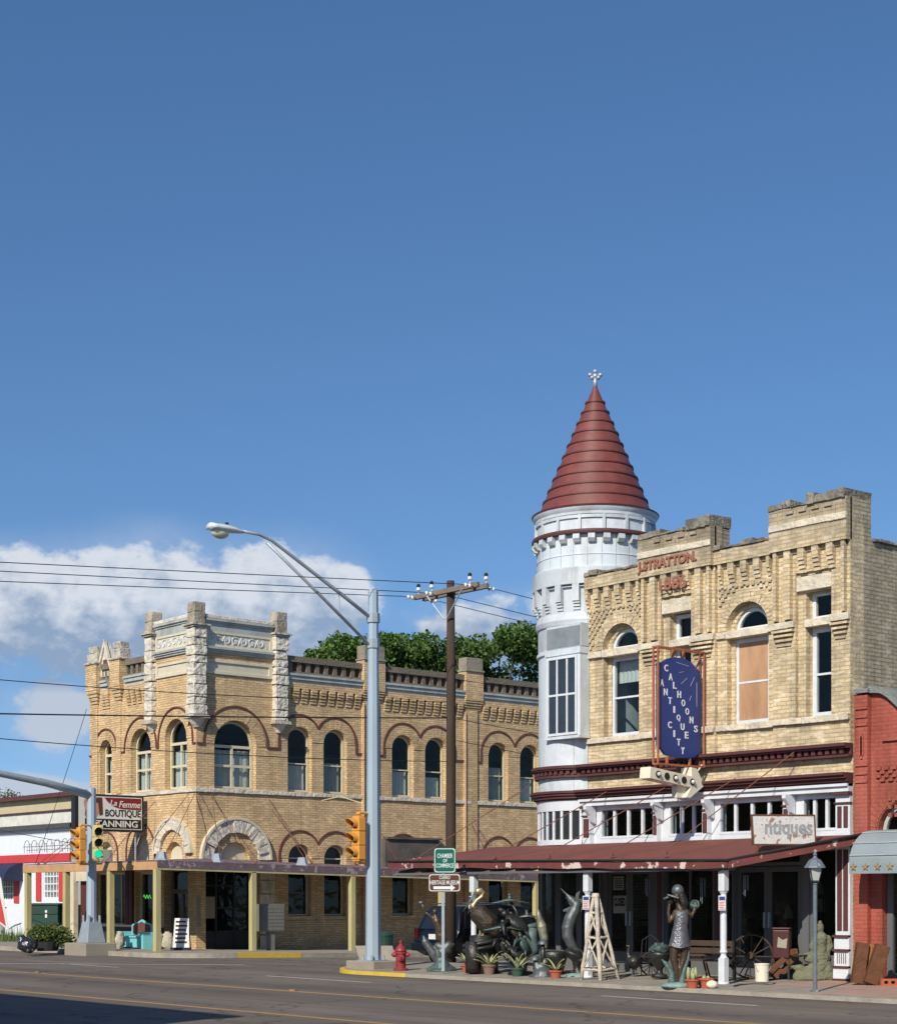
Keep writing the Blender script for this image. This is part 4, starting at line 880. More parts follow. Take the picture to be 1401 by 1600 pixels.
# dark corner shopfront
m = MB(); a, b = US(313), US(398)
for z in (.7, 1.55, 2.35): m.bt(TL, a, b, -.30, -.22, z, z+.05)
for x in (a, (a*2+b)/3, (a+2*b)/3, b-.06): m.bt(TL, x, x+.06, -.31, -.21, 0, 3.05)
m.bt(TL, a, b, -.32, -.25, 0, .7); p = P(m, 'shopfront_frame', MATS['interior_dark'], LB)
m = MB(); m.bt(TL, a, b, -.28, -.27, .7, 3.0); P(m, 'pane', MATS['glass'], p)
m = MB(); m.bt(TL, US(307), US(313), -.02, .03, .9, 2.0); P(m, 'notice_board', MATS['tan_panel'], LB)
m = MB(); m.bt(TL, a+.12, a+.72, -.2, -.17, 1.2, 1.98); P(m, 'notice_board', MATS['tan_panel'], LB)
m = MB(); a, b = UF(258), AS-.55; m.prism(TM, rect(a, b, 0, 3.0), -.34, -.26, [rect(a+.12, (a+b)/2-.08, .3, 2.1), rect((a+b)/2+.05, b-.1, .3, 2.1), rect(a+.12, b-.1, 2.25, 2.9)]); p = P(m, 'entrance_frame', MATS['interior_wall'], LB)
m = MB(); m.bt(TM, a+.1, b-.1, -.31, -.3, .3, 2.9); P(m, 'pane', MATS['glass'], p)
m = MB(); stones(m, TL, US(404), US(427), 0, .5, 0, .1, .4)
for k in range(6): stones(m, TL, US(404), US(427), .1+.5*k, .57+.5*k, 0, .10, .4)
P(m, 'stone_pier', MATS['limestone'], LB, bev=.02)
# cornice, parapet, corbels on the street side
def run(T, u0, u1, lname=''):
    m = MB(); m.bt(T, u0, u1, 0, .20, 10.19, 10.27); m.bt(T, u0, u1, 0, .15, 10.05, 10.19); m.bt(T, u0, u1, 0, .08, 9.93, 10.05); P(m, 'cornice', MATS['grey_trim'], LB)
    m = MB(); m.bt(T, u0, u1, -.3, .10, 10.70, 10.92); k = max(2, round((u1-u0)/.41)); s_ = (u1-u0)/k
    m.bt(T, u0, u1, -.1, .04, 10.27, 10.36)
    for i in range(k+1):
        x = u0+i*s_; m.bt(T, max(u0, x-.085), min(u1, x+.085), -.1, .035, 10.36, 10.70)
    P(m, 'parapet', MATS['dark_coping2'], LB)
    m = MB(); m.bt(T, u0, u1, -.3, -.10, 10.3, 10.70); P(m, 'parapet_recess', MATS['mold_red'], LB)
    m = MB()
    for i in range(k):
        x = u0+(i+.5)*s_; m.bt(T, x-.13, x+.13, 0, .15, 9.62, 9.73)
        for j, d in enumerate((.13, .10, .07, .04)): m.bt(T, x-.13, x+.13, 0, d, 9.62-.11*(j+1)+.02, 9.62-.11*j-.001)
    m.bt(T, u0, u1, 0, .12, 9.73, 9.93); P(m, 'corbel', MATS['ochre_brick'], LB)
M('dark_coping2', (.20, .165, .12), .95, .35, 4, .8, 15, stain=(.10, .09, .075), stain_amt=.6, sscale=2)
piers = [(US(564), US(597)), (US(723), US(750)), (US(723)*2-US(564)+.9, US(750)*2-US(597)+.9)]
u = US(438)
for a, b in piers+[(BEND, BEND)]:
    if a > u+.3 and u < BEND: run(TL, u+.01, min(a, BEND)-.01)
    u = b
for a, b in piers:
    if b > BEND: continue
    m = MB(); m.bt(TL, a, b, -.3, .20, 9.9, 11.05)
    for j, d in enumerate((.17, .13, .09, .05)): m.bt(TL, a+.02*j, b-.02*j, 0, d, 9.9-.1*(j+1)+.015, 9.9-.1*j-.001)
    w_ = (b-a)*.78; m.bt(TL, a+.02, a+w_, 0, .07, 7.2, 9.5); m.bt(TL, a+.02, a+w_, 0, .07, -.3, 7.2); p = P(m, 'pier', MATS['ochre_brick'], LB)
    m = MB(); m.bt(TL, a-.04, b+.04, -.32, .26, 11.05, 11.12); m.bt(TL, a+.02, b-.02, -.3, .2, 11.12, 11.62); P(m, 'pier_cap', MATS['stone_grey'] if 'stone_grey' in MATS else M('stone_grey', (.30, .26, .20), .95, .2, 4, .6, 15, stain=(.14, .12, .10), stain_amt=.6), p, bev=.02)
    m = MB(); m.tube([TL(a+.06, .10, 5.6), TL(a+.06, .10, 9.4)], .03, 6); m.tube([TL(a+.06, .10, -.1), TL(a+.06, .10, 5.6)], .03, 6); P(m, 'pipe', M('pink_pipe', (.55, .36, .22), .6), p)
run(TM, UF(198)+.02, afr-.02); run(TM, UF(155)+.3, UF(173)-.02)
# end piers of the front with rough stone heads, and small gable between
for a, b in ((UF(141.5), UF(158)), (UF(179), UF(194.5))):
    m = MB(); m.bt(TM, a, b, -.3, .22, 9.95, 10.95)
    for j, d in enumerate((.2, .16, .12, .08, .04)): m.bt(TM, a+.05*j, b-.05*j, 0, d, 9.95-.13*(j+1)+.01, 9.95-.13*j-.001)
    m.bt(TM, max(a+.2, AEND), b-.2, 0, .06, 5.9, 9.3); p = P(m, 'pier', MATS['ochre_brick'], LB)
    m = MB(); m.bt(TM, a-.06, b+.06, -.36, .28, 10.95, 11.05)
    k = len(m.v); m.bt(TM, a+.03, b-.03, -.28, .20, 11.05, 11.38); m.bt(TM, a+.10, b-.10, -.24, .14, 11.38, 11.66); m.jit(.05, 3, k); P(m, 'pier_cap', MATS['lichen_white'] if 'lichen_white' in MATS else M('lichen_white', (.50, .45, .37), .95, .3, 5, 1.0, 9, stain=(.12, .11, .09), stain_amt=.85, sscale=2.6), p, bev=.04)
g0, g1 = UF(153), UF(178)
m = MB(); m.prism(TM, [(g0, 10.45), (g1, 10.45), ((g0+g1)/2, 11.75)], -.2, .02); m.strip(TM, [(g0, 10.45), ((g0+g1)/2, 11.75), (g1, 10.45)], .12, 0, .10); p = P(m, 'gable', MATS['white_stone'], LB)
m = MB(); m.bt(TM, (g0+g1)/2-.15, (g0+g1)/2+.15, .02, .035, 10.75, 11.1); P(m, 'panel', MATS['mold_red'], p)
# corner turret: three rock-faced piers, frieze, panels, coping
def rock_pier(x0, x1, y0, y1, ztop=11.55, zb=8.45):
    m = MB(); z = zb; q = random.Random(int(x0*31+y0*17))
    while z < ztop-.05:
        h = q.uniform(.24, .5); z1 = min(ztop, z+h)
        if ztop-z1 < .15: z1 = ztop
        j = [q.uniform(-.028, .03) for _ in range(4)]; n0 = len(m.v)
        # rock face: subdivided block
        for (ax, sgn) in ((0, 1), (1, -1)): pass
        m.box(x0-j[0], x1+j[1], y0-j[2], y1+j[3], z+.014, z1-.014); z = z1
    o = P(m, 'rock_pier', MATS['white_stone'], LB)
    for md, (t, kw) in {'bevel': ('BEVEL', dict(width=.02, segments=1)), 'sub': ('SUBSURF', dict(levels=3, render_levels=3, subdivision_type='SIMPLE')), 'dis': ('DISPLACE', dict(strength=.07, mid_level=.5))}.items():
        a = o.modifiers.new(md, t)
        for k_, v_ in kw.items(): setattr(a, k_, v_)
        if t == 'DISPLACE':
            tx_ = bpy.data.textures.get('rock') or bpy.data.textures.new('rock', 'CLOUDS'); tx_.noise_scale = .14; a.texture = tx_; a.texture_coords = 'LOCAL'
    m = MB(); e = .09
    for k, (zz, ee) in enumerate(((ztop, .05), (ztop+.07, .11), (zb-.12, .09), (zb-.06, .06))): m.box(x0-ee, x1+ee, y0-ee, y1+ee, zz, zz+.062)
    PS(m, 'moulding', MATS['stucco_cream'] if False else MATS['dark_coping3'] if 'dark_coping3' in MATS else M('dark_coping3', (.50, .45, .37), .95, .3, 4, .8, 15, stain=(.12, .11, .09), stain_amt=.8, sscale=3), o)
    m = MB(); cx_, cy_ = (x0+x1)/2, (y0+y1)/2; rx = (x1-x0)/2; m.lathe([(rx*.45, 0), (rx*.95, .2), (rx*1.2, .32)], (cx_, cy_, zb-.44), 10); P(m, 'pendant', MATS['white_stone'], o)
    m = MB(); k = .24; m.box(cx_-k, cx_+k, cy_-k, cy_+k, ztop+.13, ztop+.55); m.box(cx_-k*.95, cx_+k*.95, cy_-k*.95, cy_+k*.95, ztop+.55, ztop+.92); m.jit(.025, 7)
    P(m, 'finial', M('lichen_stone', (.42, .36, .28), .95, .45, 5, 1.0, 10, stain=(.09, .08, .06), stain_amt=.85, sscale=2.5, zst=.5), o, bev=.03)
rock_pier(AS-.30, AS+.24, BF-.24, BF+.30)
rock_pier(AS-.25, AS+.24, US(416.5)+.25, US(416.5)+.80)
rock_pier(afr-.35, afr+.15, BF-.24, BF+.3)
def tface(T, u0, u1):
    m = MB(); m.bt(T, u0, u1, -.45, .13, 11.95, 12.08); m.bt(T, u0, u1, -.4, .02, 11.75, 11.95)
    o = P(m, 'turret_coping', MATS['white_stone'], LB, bev=.02)
    m = MB(); m.bt(T, u0, u1, 0, .16, 11.86, 11.94); m.bt(T, u0, u1, 0, .10, 11.79, 11.86); m.bt(T, u0, u1, .0, .05, 11.5, 11.79); m.bt(T, u0, u1, 0, .17, 10.86, 10.94); m.bt(T, u0, u1, 0, .12, 10.79, 10.86); m.bt(T, u0, u1, 0, .07, 10.72, 10.79); P(m, 'turret_moulding', MATS['grey_trim'], LB)
    m = MB(); m.prism(T, rect(u0, u1, 10.94, 11.5), 0, .055, [rect(u0+.12, u1-.12, 11.03, 11.42)]); m.bt(T, u0+.11, u1-.11, 0, .018, 11.0, 11.45); fz_ = P(m, 'frieze', MATS['stucco_cream'], LB)
    m = MB(); q = random.Random(4); x = u0+.22; k = 0
    while x < u1-.3:
        sgn = 1 if k % 2 else -1; z0 = 11.22
        pts = [(x+.16*(1-t/14)*cos(sgn*t*.6+1.0)+.0, z0+.15*(1-t/16)*sin(sgn*t*.6+1.0)) for t in range(12)]
        m.strip(T, pts, .035, .018, .05); m.strip(T, [(x+.14, z0-.14*sgn), (x+.22, z0+.02), (x+.3, z0+.15*sgn)], .03, .018, .045); m.ell(T(x, .03, z0), (.03, .03, .03), 6, 4); x += .36; k += 1
    P(m, 'scrollwork', M('scroll_white', (.62, .64, .66), .8), fz_)
    m = MB(); m.prism(T, rect(u0+.02, u1-.02, 9.98, 10.48), 0, .06, [rect(u0+.16, u1-.16, 10.08, 10.40)]); m.bt(T, u0+.1, u1-.1, 0, .012, 10.05, 10.42); P(m, 'stucco_panel', MATS['stucco_cream'], LB)
tface(TL, BF+.32, US(416.5)+.24); tface(TM, afr+.16, AS-.31)
# side board where the neighbour awning meets the wall, air conditioner
m = MB(); m.bt(TL, US(596), US(680), .0, .22, 2.95, 4.22); m.bt(TL, US(598), US(684), .0, .30, 4.22, 4.30); P(m, 'board_box', M('weathered_board', (.115, .10, .085), .9, .3, 2, .3, 20, stain=(.06, .05, .045), stain_amt=.6), LB)
m = MB(); m.bt(TM, UF(163), UF(174), -.1, .45, 3.32, 3.78); p = P(m, 'air_conditioner', MATS['galv'], LB, bev=.02)
m = MB()
for k in range(6): m.bt(TM, UF(163)+.06, UF(174)-.06, .45, .457, 3.38+.06*k, 3.40+.06*k)
P(m, 'grille', MATS['steel_black'], p)
# awning on wooden posts round the corner
ax, ay, axl = -50.5, 30.1, -60.3
sl = lambda y: -.019*max(0, y-31)
m = MB(); m.add([(axl, ay, 3.20), (ax, ay, 3.20), (AS, BF, 3.34), (axl, BF, 3.34), (axl, ay, 3.16), (ax, ay, 3.16), (AS, BF, 3.30), (axl, BF, 3.30)], [(0, 1, 2, 3), (7, 6, 5, 4), (0, 4, 5, 1), (1, 5, 6, 2), (2, 6, 7, 3), (3, 7, 4, 0)])
m.add([(ax, ay, 3.199), (ax, BEND, 3.2+sl(BEND)), (AS, BEND, 3.34+sl(BEND)), (AS, BF, 3.339), (ax, ay, 3.16), (ax, BEND, 3.16+sl(BEND)), (AS, BEND, 3.3+sl(BEND)), (AS, BF, 3.30)], [(0, 1, 2, 3), (7, 6, 5, 4), (0, 4, 5, 1), (1, 5, 6, 2), (2, 6, 7, 3)])
P(m, 'awning_roof', MATS['beam_purple'], LB)
m = MB(); m.box(axl, ax-.05, ay, ay+.10, 2.88, 3.155); P(m, 'awning_beam', MATS['beam_wood'], LB, bev=.008)
m = MB(); m.add([(ax-.045, ay, 2.95), (ax+.0, ay, 2.95), (ax+.0, BEND, 2.95+sl(BEND)), (ax-.045, BEND, 2.95+sl(BEND)), (ax-.045, ay, 3.155), (ax, ay, 3.155), (ax, BEND, 3.155+sl(BEND)), (ax-.045, BEND, 3.155+sl(BEND))], [(0, 3, 2, 1), (4, 5, 6, 7), (0, 1, 5, 4), (1, 2, 6, 5), (2, 3, 7, 6), (3, 0, 4, 7)])
P(m, 'awning_fascia', MATS['beam_purple'], LB)
m = MB(); m.add([(ax-.10, ay, 2.88), (ax-.01, ay, 2.88), (ax-.01, BEND, 2.88+sl(BEND)), (ax-.10, BEND, 2.88+sl(BEND)), (ax-.10, ay, 2.948), (ax-.01, ay, 2.948), (ax-.01, BEND, 2.948+sl(BEND)), (ax-.10, BEND, 2.948+sl(BEND))], [(0, 3, 2, 1), (4, 5, 6, 7), (0, 1, 5, 4), (1, 2, 6, 5), (2, 3, 7, 6), (3, 0, 4, 7)])
P(m, 'awning_beam', MATS['post_wood'], LB)
for px in (43, 103, 172): 
    x = fa(px, ay+.1); m = MB(); m.box(x-.10, x+.10, ay+.02, ay+.22, .0, 2.9); P(m, 'post', MATS['post_wood'], LB, bev=.01)
for px in (245.5, 395, 550, 690, 837):
    y = sb(px, ax-.1); m = MB(); m.box(ax-.21, ax-.01, y-.10, y+.10, gz(ax, y)-.1, 2.9+sl(y)); P(m, 'post', MATS['post_wood'], LB, bev=.01)
for (T, u0, z0, x1, y1) in ((TL, US(309), 5.75, ax-.3, sb(330, ax-.3)), (TL, US(326), 5.7, ax-.3, sb(398, ax-.3)), (TL, US(330), 5.7, ax-.3, sb(345, ax-.3)), (TL, US(419), 5.6, ax-.3, sb(482, ax-.3)), (TL, US(424), 5.2, ax-.3, sb(492, ax-.3)),
                            (TL, US(575), 5.2, ax-.3, sb(630, ax-.3)), (TL, US(735), 5.0, ax-.3, sb(765, ax-.3)), (TL, US(740), 5.0, ax-.3, sb(800, ax-.3)),
                            (TM, UF(306), 5.7, fa(254, ay+.4), ay+.4), (TM, UF(295), 5.65, fa(212, ay+.4), ay+.4), (TM, UF(243), 5.5, fa(165, ay+.4), ay+.4), (TM, UF(180), 5.4, fa(70, ay+.4), ay+.4), (TM, UF(150), 5.0, fa(60, ay+.4), ay+.4)):
    m = MB(); q = T(u0, .02, z0); e = (x1, y1, 3.2+sl(y1)); m.tube([q, e], .012, 5); m.ell(e, (.07, .07, .06), 8, 5); P(m, 'stay_rod', MATS['rusty_rod'], LB)
for x, y in ((fa(252, ay+.35), ay+.35), (ax-.35, sb(338, ax-.35)), (ax-.35, sb(472, ax-.35))):
    m = MB(); m.lathe([(.26, 0), (.2, .08), (.14, .3), (.0, .3)], (x, y, 3.19+sl(y)), 6); P(m, 'roof_vent', MATS['galv'], LB)
m = MB(); x0 = UF(141)
m.bt(TM, -62.1, -61.75, -.1, .1, -.3, 3.15); P(m, 'annex_pilaster', MATS['stucco_cream'], LB)
m = MB(); m.bt(TM, -61.74, AEND-.01, -.3, -.2, -.3, 2.6); P(m, 'side_door', MATS['maroon_panel'], LB)
m = MB(); m.bt(TM, -61.74, AEND-.01, -.3, -.0, 2.6, 3.2); P(m, 'transom', MATS['stucco_cream'], LB)
# neon sign glowing in the shop window
m = MB(); cx_, z_ = UF(224), 1.98; 
m.tube([TM(cx_-.28+.05*i, -.17, z_+.07*sin(i*1.6)) for i in range(12)], .014, 5); P(m, 'neon_tube', EM('neon_green', (.08, .55, .05), 1.2), LB)
# cut sign board of the boutique
SG = E('boutique_sign', (-56.3, 31.5, 0), 'dark-framed double-sided boutique sign projecting above the wooden awning', 'shop sign')
TG = TS(-56.3); g0, g1 = sb(113.5, -56.3), sb(222, -56.3); gz0, gz1 = 4.36, 5.70
P(MB().bt(TG, g0, g1, -.14, .14, gz0, gz1), 'sign_box', MATS['steel_black'], SG, bev=.03)
M('sign_white', (.70, .70, .66), .5, .04); M('sign_maroon', (.20, .016, .022), .5, .05); M('sign_black', (.012, .012, .012), .5)
w_ = g1-g0
P(MB().bt(TG, g0+.16, g1-.10, .141, .150, gz0+.08, gz1-.08), 'sign_face', MATS['sign_white'], SG)
f0, f1 = g0+.16, g1-.10; fwid = f1-f0
m = MB(); c0 = f0+fwid*.40; pts = [(c0, gz1-.11)]+[(c0+(f1-.03-c0)*t, gz1-.11-.42*(1-(1-t)**5)) for t in [i/12 for i in range(1, 13)]]+[(f1-.03, gz1-.11)]; m.prism(TG, pts, .150, .154); P(m, 'red_field', MATS['sign_maroon'], SG)
m = MB(); m.bt(TG, f0+.25, f1-.03, .150, .154, gz0+.11, gz0+.45); P(m, 'black_field', MATS['sign_black'], SG)
m = MB(); txt(m, TG, 'La', f0+fwid*.49, f0+fwid*.60, gz1-.40, gz1-.19, .154, .158, .25, bold=.01); txt(m, TG, 'Femme', f0+fwid*.63, f1-.06, gz1-.46, gz1-.22, .154, .158, .3, bold=.01); P(m, 'script_lettering', MATS['sign_white'], SG)
m = MB(); txt(m, TG, 'BOUTIQUE', f0+fwid*.415, f1-.05, gz0+.49, gz0+.80, .150, .156, bold=.025); P(m, 'black_lettering', MATS['sign_black'], SG)
m = MB(); txt(m, TG, '& TANNING', f0+fwid*.14, f1-.18, gz0+.16, gz0+.40, .154, .158, bold=.02); P(m, 'white_lettering', MATS['sign_white'], SG)
M('skin_print', (.55, .30, .16), .6); M('hair_print', (.10, .04, .02), .6); M('bikini_print', (.20, .17, .04), .6)
m = MB(); m.prism(TG, [(f0+.26, gz1-.12), (f0+.34, gz1-.2), (f0+.42, gz1-.32), (f0+.80, gz1-.25), (f0+.86, gz0+.7), (f0+.7, gz0+.45), (f0+.28, gz0+.45), (f0+.24, gz0+.8), (f0+.20, gz1-.3)], .150, .153); P(m, 'painted_figure', MATS['skin_print'], SG)
m = MB(); m.prism(TG, [(f0+.36, gz1-.12), (f0+.95, gz1-.12), (f0+.98, gz0+.6), (f0+.84, gz0+.55), (f0+.78, gz1-.32), (f0+.44, gz1-.3)], .153, .155); P(m, 'painted_hair', MATS['hair_print'], SG)
m = MB(); m.prism(TG, arcp(f0+.46, gz0+.62, .22, 0, 2*pi, 16)[:-1], .153, .156); P(m, 'painted_dress', MATS['bikini_print'], SG)
m = MB(); m.tube([TG(g1-.28, 0, 3.3), TG(g1-.28, 0, gz0)], .035, 8); m.tube([TG(g1-.28, 0, 3.75), TG(g1-.05, 0, gz0)], .02, 6); m.tube([TG(g0+.4, 0, 3.2), TG(g0+.4, 0, gz0)], .035, 8); m.tube([TG(g1-.02, 0, 4.9), TG(g1+.9, 0, 4.9)], .03, 6); P(m, 'support', MATS['galv'], SG)
# ------------------------------------------------------------------ white shop building far left
WB = E('white_shop_building', (-80, 40, 0), 'low white and red painted shop with dark corrugated eave at the far left', 'building')
BW = 38.0; TW_ = TF(BW); UW = lambda px: fa(px, BW); GW = -.1
M('wall_white', (.70, .74, .78), .7, .05, 2, .1, 20); M('paint_red', (.55, .05, .05), .6, .08); M('corrugated', (.07, .07, .075), .6, .3, 6); M('wall_tan', (.50, .42, .27), .8, .08); M('navy_canvas', (.02, .03, .07), .8, .2)
wl, wr = -108, UW(110)
w1 = (UW(67), UW(91)); w2 = (UW(3), UW(21))
m = MB(); m.prism(TW_, rect(wl, wr, -.8, 5.3), -.3, 0, [rect(*w1, 1.9, 3.32), rect(*w2, 1.8, 3.1)]); P(m, 'wall', MATS['wall_white'], WB)
m = MB(); m.box(wr-.3, wr, BW+.3, 55, -.8, 5.2); m.box(wl, wr-.3, 54.7, 55, -.8, 5.2); m.box(wl, wl+.3, BW+.3, 54.7, -.8, 5.2); P(m, 'side_wall', MATS['wall_white'], WB)
P(MB().box(wl+.3, wr-.3, BW+.3, 54.7, 5.0, 5.2), 'roof', MATS['roof_tar'], WB)
m = MB(); x = wl
while x < wr+.3: m.add([(x, BW-.25, 5.18), (x+.2, BW-.25, 5.18), (x+.1, BW-.25, 5.10), (x, BW+.1, 5.30), (x+.2, BW+.1, 5.30), (x+.1, BW+.1, 5.26), (x+.0, BW-.25, 5.32), (x+.2, BW-.25, 5.32), (x+.2, BW+.1, 5.40), (x, BW+.1, 5.40)], [(0, 2, 1), (0, 3, 5, 2), (2, 5, 4, 1), (0, 1, 7, 6), (6, 7, 8, 9), (0, 6, 9, 3)]); x += .2
P(m, 'corrugated_eave', MATS['corrugated'], WB)
m = MB(); m.box(wl, wr+1.5, BW+.9, BW+1.2, 5.0, 6.1); P(m, 'upper_wall', M('wall_grey', (.62, .60, .54), .8), WB)
m = MB(); m.box(wl, wr+1.5, BW+.82, BW+1.2, 6.1, 6.68); P(m, 'tan_fascia', MATS['wall_tan'], WB)
m = MB(); m.box(wl, wr+1.5, BW+.5, BW+1.25, 6.68, 6.88); m.box(wl, wr+1.5, BW+.8, BW+1.2, 6.04, 6.1); P(m, 'red_trim', MATS['maroon'], WB)
m = MB(); m.bt(TW_, wl, wr+.02, 0, .06, 3.62, 4.0); P(m, 'red_band', MATS['paint_red'], WB)
for (a, b), z0, z1 in ((w1, 1.9, 3.32), (w2, 1.8, 3.1)):
    w = window(TW_, WB, a, b, z0, z1, d=-.05, fw=.08, frame='wall_white', glass='glass', cols=5, rails=(z0+.36, z0+.7, z0+1.05), curtain=(z0, z1, 'wall_tan'), bar=.05)
    for x0, x1 in ((a-.62, a-.12), (b+.12, b+.62)):
        P(MB().bt(TW_, x0, x1, 0, .05, z0-.1, z1+.05), 'shutter', MATS['paint_red'], w)
m = MB(); n = 12
m.prism(lambda u, d, z: TW_(d, u, z), [(0, 2.75)]+[(1.0*sin(pi/2*i/n), 2.75+.85*cos(pi/2*i/n)) for i in range(n, -1, -1)], UW(4)-.3, UW(36)); P(m, 'barrel_awning', MATS['navy_canvas'], WB)
m = MB()
m.tube([TW_(UW(18), .6, .9), TW_(UW(28), .9, 1.3), TW_(UW(40), 1.0, 1.5)], .03, 6)
for i in range(5):
    x = UW(18+5*i); m.tube([TW_(x, .6+.1*i, 0), TW_(x, .6+.1*i, .9+.14*i)], .02, 5)
P(m, 'handrail', MATS['steel_black'], WB)
m = MB()
for i in range(9): 
    x = UW(44)+.75*i; m.tube([(x, BW-.2, 4.05), (x, BW-.2, 4.4)]+[(x+.27-.27*cos(pi*k/6), BW-.2, 4.4+.25*sin(pi*k/6)) for k in range(1, 7)]+[(x+.54, BW-.2, 4.05)], .012, 5)
m.tube([(UW(44)-.1, BW-.2, 4.35), (UW(44)+6.8, BW-.2, 4.35)], .012, 5); P(m, 'wire_cresting', MATS['steel_black'], WB)
# ------------------------------------------------------------------ RED BUILDING, right edge
RD = E('red_brick_building', (-15, 36, 0), 'single-storey red painted brick shop with scrolled parapet at the right edge', 'building')
TD = TF(30.46); UD = lambda px: fa(px, 30.46); x0 = aR+.015; xr = -10
xa, xb = UD(1361), UD(1372)
prof = [(x0, 0), (xr, 0), (xr, 5.6)]+[(-20.9+.0, 5.62)]+[(xb+(-20.9-xb)*(1-t), 5.62+.62*(.5-.5*cos(pi*t))) for t in [i/8 for i in range(1, 9)]]+[(x0, 6.24)]
c_ = UD(1410); 
m = MB(); m.prism(TD, prof, -.4, 0, [arch(c_-.62, c_+.62, 3.05, 3.3), rect(UD(1378), UD(1378)+2.3, .15, 2.75)]); P(m, 'wall', MATS['red_brick'], RD)
m = MB(); x0 += .13; m.prism(TD, rect(x0, xa, 0, 6.2), .001, .14); 
for z in (5.9, 5.72, 5.55, 4.7, 4.52, 4.35): m.bt(TD, x0, xa, .14, .14+.03+.01*(z % .3), z, z+.05)
m.prism(TD, rect(x0+.15, xa-.12, 4.85, 5.4), .14, .17, [rect(x0+.22, xa-.19, 4.92, 5.33)])
for r in range(4):
    for k in range(12):
        x = xa+.15+k*.2+(.1 if r % 2 else 0); m.bt(TD, x, x+.11, 0, .05, 4.6-.08*r, 4.67-.08*r)
        if k < 9 and r < 3: m.bt(TD, xa+.45+k*.16, xa+.53+k*.16, 0, .05, 3.95-.17*r, 4.03-.17*r)
m.bt(TD, xa+.3, xr, 0, .06, 5.2, 5.28)
P(m, 'pilaster', MATS['red_brick'], RD)
m = MB(); x0 -= .13; m.bt(TD, x0, xa+.05, -.42, .02, 6.24, 6.33); m.bt(TD, x0+.13, xa+.05, .02, .20, 6.241, 6.33)
pp = [(xb+(-20.9-xb)*(1-t), 5.62+.62*(.5-.5*cos(pi*t))+.05) for t in [i/10 for i in range(11)]]; m.strip(TD, [(xr, 5.68)]+pp+[(xa, 6.30)], .13, -.42, .12); P(m, 'coping', M('slate_coping', (.17, .19, .18), .8, .3, 4, .5, 12, stain=(.30, .31, .28), stain_amt=.5), RD)
m = MB(); m.box(xr-.3, xr, 30.8, 45, 0, 5.5); m.box(x0, xr-.3, 44.7, 45, 0, 5.5); m.box(x0, xr-.3, 30.8, 44.7, 5.0, 5.2); m.box(x0, xr-.3, 34, 34.1, 0, 5); P(m, 'roof', MATS['roof_tar'], RD)
window(TD, RD, c_-.6, c_+.6, 3.07, 3.3, True, d=-.15, fw=.08, frame='grey_trim')
ring = MB(); vouss(ring, TD, c_, 3.3, .64, .95, 20, 0, .02, .004, .01); P(ring, 'arch', MATS['red_brick'], RD)
a = UD(1380); window(TD, RD, a, a+2.25, .2, 2.7, d=-.12, fw=.14, cols=3, frame='door_grey', glass='glass_clear', name='shop_window')
m = MB(); m.bt(TD, UD(1345), UD(1378), .0, .16, .15, .75); P(m, 'plinth', MATS['concrete'], RD)
m = MB(); AC, ACF = -22.0, 29.50; n = 10
pr = [(30.3-.8*sin(pi/2*i/n), 2.62+.72*cos(pi/2*i/n)) for i in range(n+1)]+[(29.5, 2.42), (29.53, 2.42)]+[(30.3-.77*sin(pi/2*i/n), 2.62+.69*cos(pi/2*i/n)) for i in range(n, -1, -1)]
m.prism(lambda u, d, z: (d, u, z), pr, AC, -12)
M('awning_metal', (.26, .31, .33), .5, .1, 2, .1, 10, metal=.1, stain=(.36, .38, .37), stain_amt=.3); aw_ = P(m, 'canopy', MATS['awning_metal'], RD)
m = MB()
for f in (.28, .6, .85): y = 30.3-.8*sin(pi/2*f)-.01; z = 2.62+.72*cos(pi/2*f)+.01; m.box(AC, -12, y-.012, y+.012, z-.008, z+.012)
P(m, 'seam', MATS['grey_trim'], aw_)
m = MB(); m.prism(lambda u, d, z: (d, u, z), [(30.3, 2.5), (30.3, 3.3)]+[(30.3-.78*sin(pi/2*i/n), 2.62+.68*cos(pi/2*i/n)) for i in range(1, n+1)]+[(29.52, 2.5)], AC+.004, AC+.03); P(m, 'canopy_end', MATS['awning_metal'], aw_)
for k in range(16):
    x = AC+.12+k*.30; m = MB(); pts = [(x+(.085 if i % 2 == 0 else .035)*sin(2*pi*i/10), 2.56+(.085 if i % 2 == 0 else .035)*cos(2*pi*i/10)) for i in range(10)]
    m.prism(TF(29.49), pts, 0, .02); P(m, 'star', M('brass_star', (.42, .30, .14), .5, .2, metal=.4), aw_)
# the block across the street that throws the shadow on the road
OB = E('tan_brick_building', (-30, 4, 0), 'tall tan brick block across the street whose shadow falls on the road', 'building')
m = MB(); m.box(-75, -18.8, -8, 4.4, -.5, 8.4); m.box(-75, -60, -8, 4.4, 8.4, 8.6); P(m, 'wall', MATS['ochre_brick'], OB)
m = MB(); m.box(-75.1, -18.7, 4.3, 4.55, 8.1, 8.5); P(m, 'cornice', MATS['grey_trim'], OB)
m = MB()
for i in range(9): m.box(-72+i*5.5, -69+i*5.5, 4.41, 4.44, .6, 3.2)
P(m, 'window', MATS['glass_dark'], OB)
